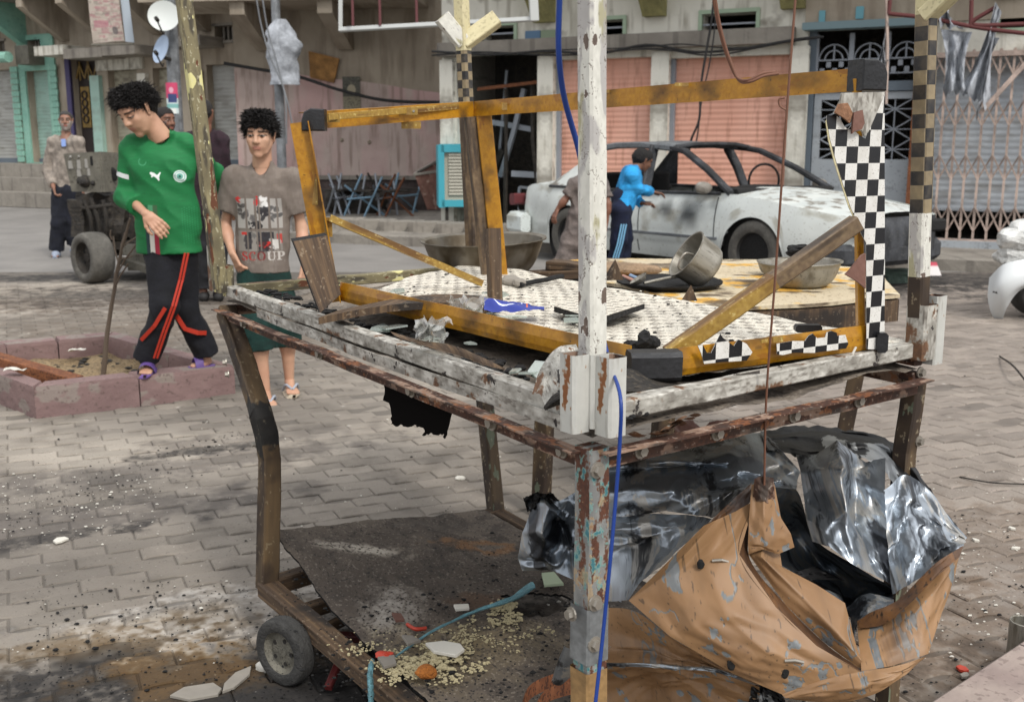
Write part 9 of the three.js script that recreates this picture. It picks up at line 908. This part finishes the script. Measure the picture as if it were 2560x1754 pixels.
// ------------------------------------------------------------------ the table behind, with pots
{ const y0 = 0.82, q = [[1375, 690], [1560, 716], [1730, 764], [1850, 772], [2050, 762], [2248, 740], [2190, 676], [1900, 652], [1500, 648], [1380, 656]].map(([x, y]) => gnd(x, y, y0)), t = thing('food_table', 'scorched food-stall table spattered with yellow sauce behind the cart', 'table', gnd(1900, 700, y0).setY(0)), r = rng(121);
  const pts = []; q.forEach((p, i) => { const n = q[(i + 1) % q.length]; for (let k = 0; k < 6; k++) { const c = p.clone().lerp(n, k / 6); pts.push([c.x + (r() - 0.5) * 0.012, -c.z + (r() - 0.5) * 0.012]); } }); const g = plate(pts, 0.012); g.rotateX(-Math.PI / 2); g.translate(0, y0, 0); wpart(t, 'top', boxUV(g), M.board2); const e = plate(pts.map(([x, z]) => [x * 0.996 + 0.003, z * 0.999]), 0.075); e.rotateX(-Math.PI / 2); e.translate(0, y0 - 0.05, 0); wpart(t, 'apron', boxUV(e), M.burntWood);
  const leg = (x0, yA, x1, yB, d0, d1) => wpart(t, 'leg', sweep(SQ(0.06, 0.05), [atZ(x0, yA, d0), atZ(x1, yB, d1)], { seg: 3, jitter: 0.002 }), M.legBrown); const fr = q[5]; leg(2175, 770, 2105, 1115, 3.4, 3.42); leg(1680, 780, 1650, 1160, 3.25, 3.3); wpart(t, 'leg', sweep(SQ(0.055), [atZ(1375, 720, 3.7), atZ(1352, 1240, 3.72).setY(0)], { seg: 2 }), M.legBrown); wpart(t, 'stretcher', sweep(SQ(0.06, 0.05), [atZ(1780, 800, 3.5), atZ(1700, 830, 4.2)]), M.burntWood);
  // spilt sauce, soot rim
  const pot = (name, lb, prof, at, tilt, m, cat = 'pot') => { const o = thing(name, lb, cat, at, 0); const g2 = lathe(prof, 48); g2.rotateZ(tilt[0]); g2.rotateX(tilt[1]); part(o, 'vessel', g2, m); return o; };
  const bowl = (R, H, rim, th = 0.004) => { const a = []; for (let i = 0; i <= 10; i++) { const k = i / 10; a.push([R * (0.5 + 0.5 * Math.pow(k, 0.6)) * (i ? 1 : 0.98), H * k * k * 0.75 + H * 0.25 * k]); } const o = [[0.001, 0], [R * 0.5, 0.002], ...a.slice(1), [R + rim, H + 0.004], [R + rim, H + 0.009], [R - th, H + 0.003]]; return [...o, ...a.slice(1).reverse().map(([x, y]) => [x - th, y + th]), [0.001, th]]; };
  { const p = gnd(1752, 706, y0 + 0.03); const o = pot('cooking_pot', 'dented aluminium cooking pot tipped on its side on the black tray', [[0.001, 0], [0.075, 0], [0.088, 0.012], [0.094, 0.03], [0.098, 0.115], [0.104, 0.12], [0.104, 0.125], [0.094, 0.122], [0.09, 0.03], [0.075, 0.006], [0.001, 0.006]].map(([a, b]) => [a * 0.92, b * 0.92]), p.clone().add(V(0.04, 0.04, -0.04)), [0.95, 0.25], M.aluPot); const h = part(o, 'handle', tube([V(-0.06, 0.0, 0.06), V(-0.13, 0.02, 0.09), V(-0.11, 0.07, 0.09), V(-0.075, 0.065, 0.07)], 0.004, 20, 6), M.steel); }
  { const p = gnd(2015, 722, y0 + 0.006); const o = pot('steel_bowl', 'wide steel bowl holding sauce-stained scraps on the food table', bowl(0.145, 0.085, 0.008), p.clone().add(V(0, 0, -0.08)), [0.03, 0.0], M.aluPot, 'bowl'); part(o, 'food_remains', blob(0.10, 7, 0.5, 3, [1.0, 0.22, 0.8]).translate(0.01, 0.05, 0), mottle('meat scraps', 0.1, [145, 107, 83], 0.7, { bump: 0.004 })); }
  { const p = gnd(1945, 690, y0 + 0.006); const o = pot('small_bowl', 'small bowl with orange-yellow sauce beside the wide steel bowl', bowl(0.07, 0.045, 0.004), p.clone().add(V(0, 0.004, -0.05)), [0, 0], M.aluPot, 'bowl'); part(o, 'sauce', new THREE.CircleGeometry(0.06, 24).rotateX(-Math.PI / 2).translate(0, 0.036, 0), plain('orange sauce', 0xb98420, 0.4)); }
  { const p = gnd(1690, 722, y0 + 0.01), t3 = thing('black_tray', 'round blackened tray with a crusted rim on the food table', 'tray', p.clone().add(V(-0.01, 0, -0.1))); const g3 = lathe([[0.001, 0.006], [0.15, 0.004], [0.19, 0.018], [0.197, 0.02], [0.195, 0.012], [0.155, -0.004], [0.001, -0.004]], 48); const pp = g3.attributes.position; for (let i = 0; i < pp.count; i++) pp.setY(i, pp.getY(i) + (fbm3(pp.getX(i) * 40, pp.getY(i) * 40, pp.getZ(i) * 40, 3, 3) - 0.5) * 0.012); part(t3, 'plate', g3, M.char); }
  { const t3 = thing('ladle', 'steel ladle lying beside the tipped pot', 'ladle', gnd(1690, 705, y0 + 0.03)); part(t3, 'handle', tube([V(-0.12, 0.0, 0.03), V(-0.03, 0.015, 0.0), V(0.09, 0.03, -0.02)], 0.006, 16, 8), M.aluPot); part(t3, 'bowl', lathe([[0.001, 0], [0.025, 0.006], [0.036, 0.022], [0.034, 0.023], [0.024, 0.01], [0.001, 0.004]], 24).rotateZ(0.6).translate(-0.13, 0.0, 0.03), M.aluPot); }
  { const p = gnd(1480, 680, y0 + 0.02); solo('flat_bread', 'crusted half loaf with a charred underside at the back of the food table', 'bread', blob(0.1, 9, 0.2, 3, [2.1, 0.32, 0.7]).translate(p.x + 0.09, p.y + 0.005, p.z - 0.05), mottle('bread', 0.3, [141, 117, 92], 0.85, { bump: 0.004 })); }
  for (const [x, y, m, lb] of [[1590, 692, plain('blue pen', 0x7f97b2, 0.5), 'short pale blue stick on the food table'], [1572, 694, plain('pink stick', 0xb08474, 0.6), 'short pinkish stick on the food table']]) solo('short_stick', lb, 'stick', sweep(CIR(0.007, 8), [gnd(x - 14, y - 4, y0 + 0.03), gnd(x + 14, y + 8, y0 + 0.02)]), m);
  // scorched battens and the big bowl farther left
  const cr = thing('scorched_crate', 'low scorched crate of planks beneath the big steel bowl', 'crate', gnd(1250, 700, 0.8).setY(0)), cz = 3.75; for (const [x0, y0p, x1, y1p, m] of [[1375, 660, 1470, 668, M.burntWood], [1270, 690, 1470, 682, M.burntWood], [1120, 700, 1330, 694, M.burntWood], [1280, 708, 1470, 702, M.char]]) wpart(cr, 'plank', sweep(SQ(0.09, 0.03), [atZ(x0, y0p, cz), atZ(x1, y1p, cz - 0.05)], { seg: 4, jitter: 0.004 }), m); for (const x of [1140, 1320]) wpart(cr, 'leg', sweep(SQ(0.05), [atZ(x, 700, cz + 0.1), atZ(x, 700, cz + 0.1).setY(0)]), M.legBrown);
  { const R = 0.21, p = atZ(1212, 690, 3.72), o = thing('big_steel_bowl', 'large smoke-stained steel basin standing behind the dark stake', 'basin', p); const g4 = lathe(bowl(R, 0.125, 0.012, 0.003), 56); g4.rotateZ(0.03); g4.rotateX(0.03); part(o, 'vessel', g4, M.sootPot); }
  solo('pot_scrap', 'crumpled brown metal scrap lying under the food table', 'metal scrap', grid(14, 10, (u, v) => { const p = gnd(1760, 1110, 0.05); return V(p.x + (u - 0.5) * 0.28, 0.02 + 0.16 * fbm(u * 3, v * 3, 3, 4), p.z + (v - 0.5) * 0.2); }, 0.3, 0.2), M.rustSheet);
}
{ // ------------------------------------------------------------------ loose litter on the paving
  const r = rng(131), bit = (px, py, name, lb, cat, g, m) => { const p = gnd(px, py, 0.006); g.translate(p.x, p.y, p.z); return solo(name, lb, cat, g, m); };
  const shard = (s, asp) => { const n = 6, g = plate(Array.from({ length: n }, (_, k) => { const a = k / n * 6.283; return [Math.cos(a) * s * (0.7 + r() * 0.5), Math.sin(a) * s * asp * (0.7 + r() * 0.5)]; }), 0.006, { bevel: 0.001 }); g.rotateX(-Math.PI / 2); g.rotateY(r() * 6); return boxUV(g); };
  bit(150, 1350, 'paper_scrap', 'torn white paper scrap with red print on the sooty paving', 'paper', shard(0.035, 0.6), M.white); bit(590, 1700, 'tin_lid', 'pale flattened tin strip in the soot left of the castor wheel', 'metal strip', shard(0.07, 0.35), M.concrete); bit(500, 1730, 'tin_lid', 'pale flattened tin plate at the edge of the soot', 'metal plate', shard(0.07, 0.5), M.concrete); bit(662, 1666, 'pebble', 'white pebble beside the castor wheel', 'pebble', blob(0.02, 4, 0.25, 2, [1.3, 0.8, 1]), M.white); bit(860, 1600, 'tin_lid', 'pale tin sheet lying under the axle', 'metal sheet', shard(0.09, 0.5), M.concrete);
  { const p = gnd(800, 1690, 0.02), t = thing('red_stick', 'broken dark red wooden bars under the cart by the castor wheel', 'stick', p); part(t, 'bar', sweep(SQ(0.03, 0.02), [V(-0.0, 0.05, -0.12), V(0.1, 0.05, -0.11)]), plain('dark red paint', 0x4a1614, 0.6)); part(t, 'bar', sweep(SQ(0.02, 0.016), [V(0.06, 0.06, -0.06), V(0.03, 0.0, 0.06)]), plain('dark red paint', 0x5a1a18, 0.6)); }
  bit(2406, 1672, 'red_chip', 'small bright red plastic chip on the muddy paving', 'plastic chip', shard(0.016, 0.8), M.redBit); bit(2412, 1688, 'pale_chip', 'pale plastic chip beside the red chip', 'plastic chip', shard(0.015, 0.6), M.concrete); for (const [x, y, lb] of [[2530, 1320, 'white flake beside a black scrap at the far right'], [2440, 1350, 'larger white flake on the muddy paving'], [2540, 1370, 'greenish white flake on the muddy paving']]) bit(x, y, 'white_flake', lb, 'flake', shard(0.014, 0.6), M.white); bit(1150, 1195, 'pebble', 'white pebble on the clean paving behind the cart', 'pebble', blob(0.016, 5, 0.25, 2, [1.4, 0.7, 1]), M.white); bit(2335, 690, 'paper_packet', 'white and red paper packet at the kerb below the gate', 'packet', bx(0.16, 0.2, 0.02, 0, 0.1, 0).rotateX(-0.9), canvasMat('packet', 64, 64, (g, w, h) => { g.fillStyle = '#cfc9c6'; g.fillRect(0, 0, w, h); g.fillStyle = '#b04050'; g.fillRect(0, 0, w, h * 0.3); g.fillRect(0, h * 0.8, w, 10); })); solo('bent_twig', 'bent grey twig sticking up at the right edge of the paving', 'twig', tube([gnd(2500, 890, 0.01), gnd(2535, 915, 0.06), gnd(2560, 945, 0.05), gnd(2580, 970, 0.01)], 0.006, 16, 5), M.greasy); solo('thin_twig', 'thin dry twig lying on the paving', 'twig', tube([gnd(2400, 1192, 0.005), gnd(2480, 1206, 0.012), gnd(2570, 1210, 0.005)], 0.003, 16, 5), M.greasy);
  const green = mottle('green net', 0.3, [95, 112, 101], 0.9); const p = gnd(2230, 690, 0.05); solo('rubbish_heap', 'low heap of greenish netting rubbish by the kerb', 'rubbish', blob(0.3, 4, 0.7, 3, [1.2, 0.3, 0.6]).translate(p.x, 0.05, p.z), green);
  // crumbs, cinders and glass over the paving
  const dk = [], lt = []; const put = (list, px, py, s) => { const q = gnd(px, py, 0.003); list.push(blob(s, Math.floor(r() * 12), 0.6, 0, [1.3, 0.6, 1]).translate(q.x, 0.004 + s * 0.2, q.z)); };
  for (let i = 0; i < 1500; i++) { const z = r(); let x, y; if (z < 0.5) { x = 60 + r() * 900; y = 1450 + r() * 300; } else if (z < 0.72) { x = r() * 620; const c = lerp(1310, 1090, x / 620); y = c + (r() + r() - 1) * 75; } else if (z < 0.9) { x = 2250 + r() * 310; y = 1280 + r() * 470; } else { x = r() * 2560; y = 900 + r() * 850; } put(dk, x, y, 0.0012 + r() * r() * r() * 0.007); }
  for (let i = 0; i < 420; i++) { const z = r(); let x, y; if (z < 0.3) { x = r() * 400; y = 1180 + r() * 160; } else if (z < 0.6) { x = 2200 + r() * 360; y = 1150 + r() * 500; } else { x = r() * 2560; y = 860 + r() * 800; } put(lt, x, y, 0.0014 + r() * r() * 0.0045); }
  const a = solo('paving_cinders', 'black cinders and char strewn over the paving', 'cinders', dk, M.char); a.userData.kind = 'stuff'; const b = solo('paving_glass', 'pale crumbs of glass and plaster strewn over the paving', 'crumbs', lt, M.white); b.userData.kind = 'stuff';
}
renderer.render(scene, camera);
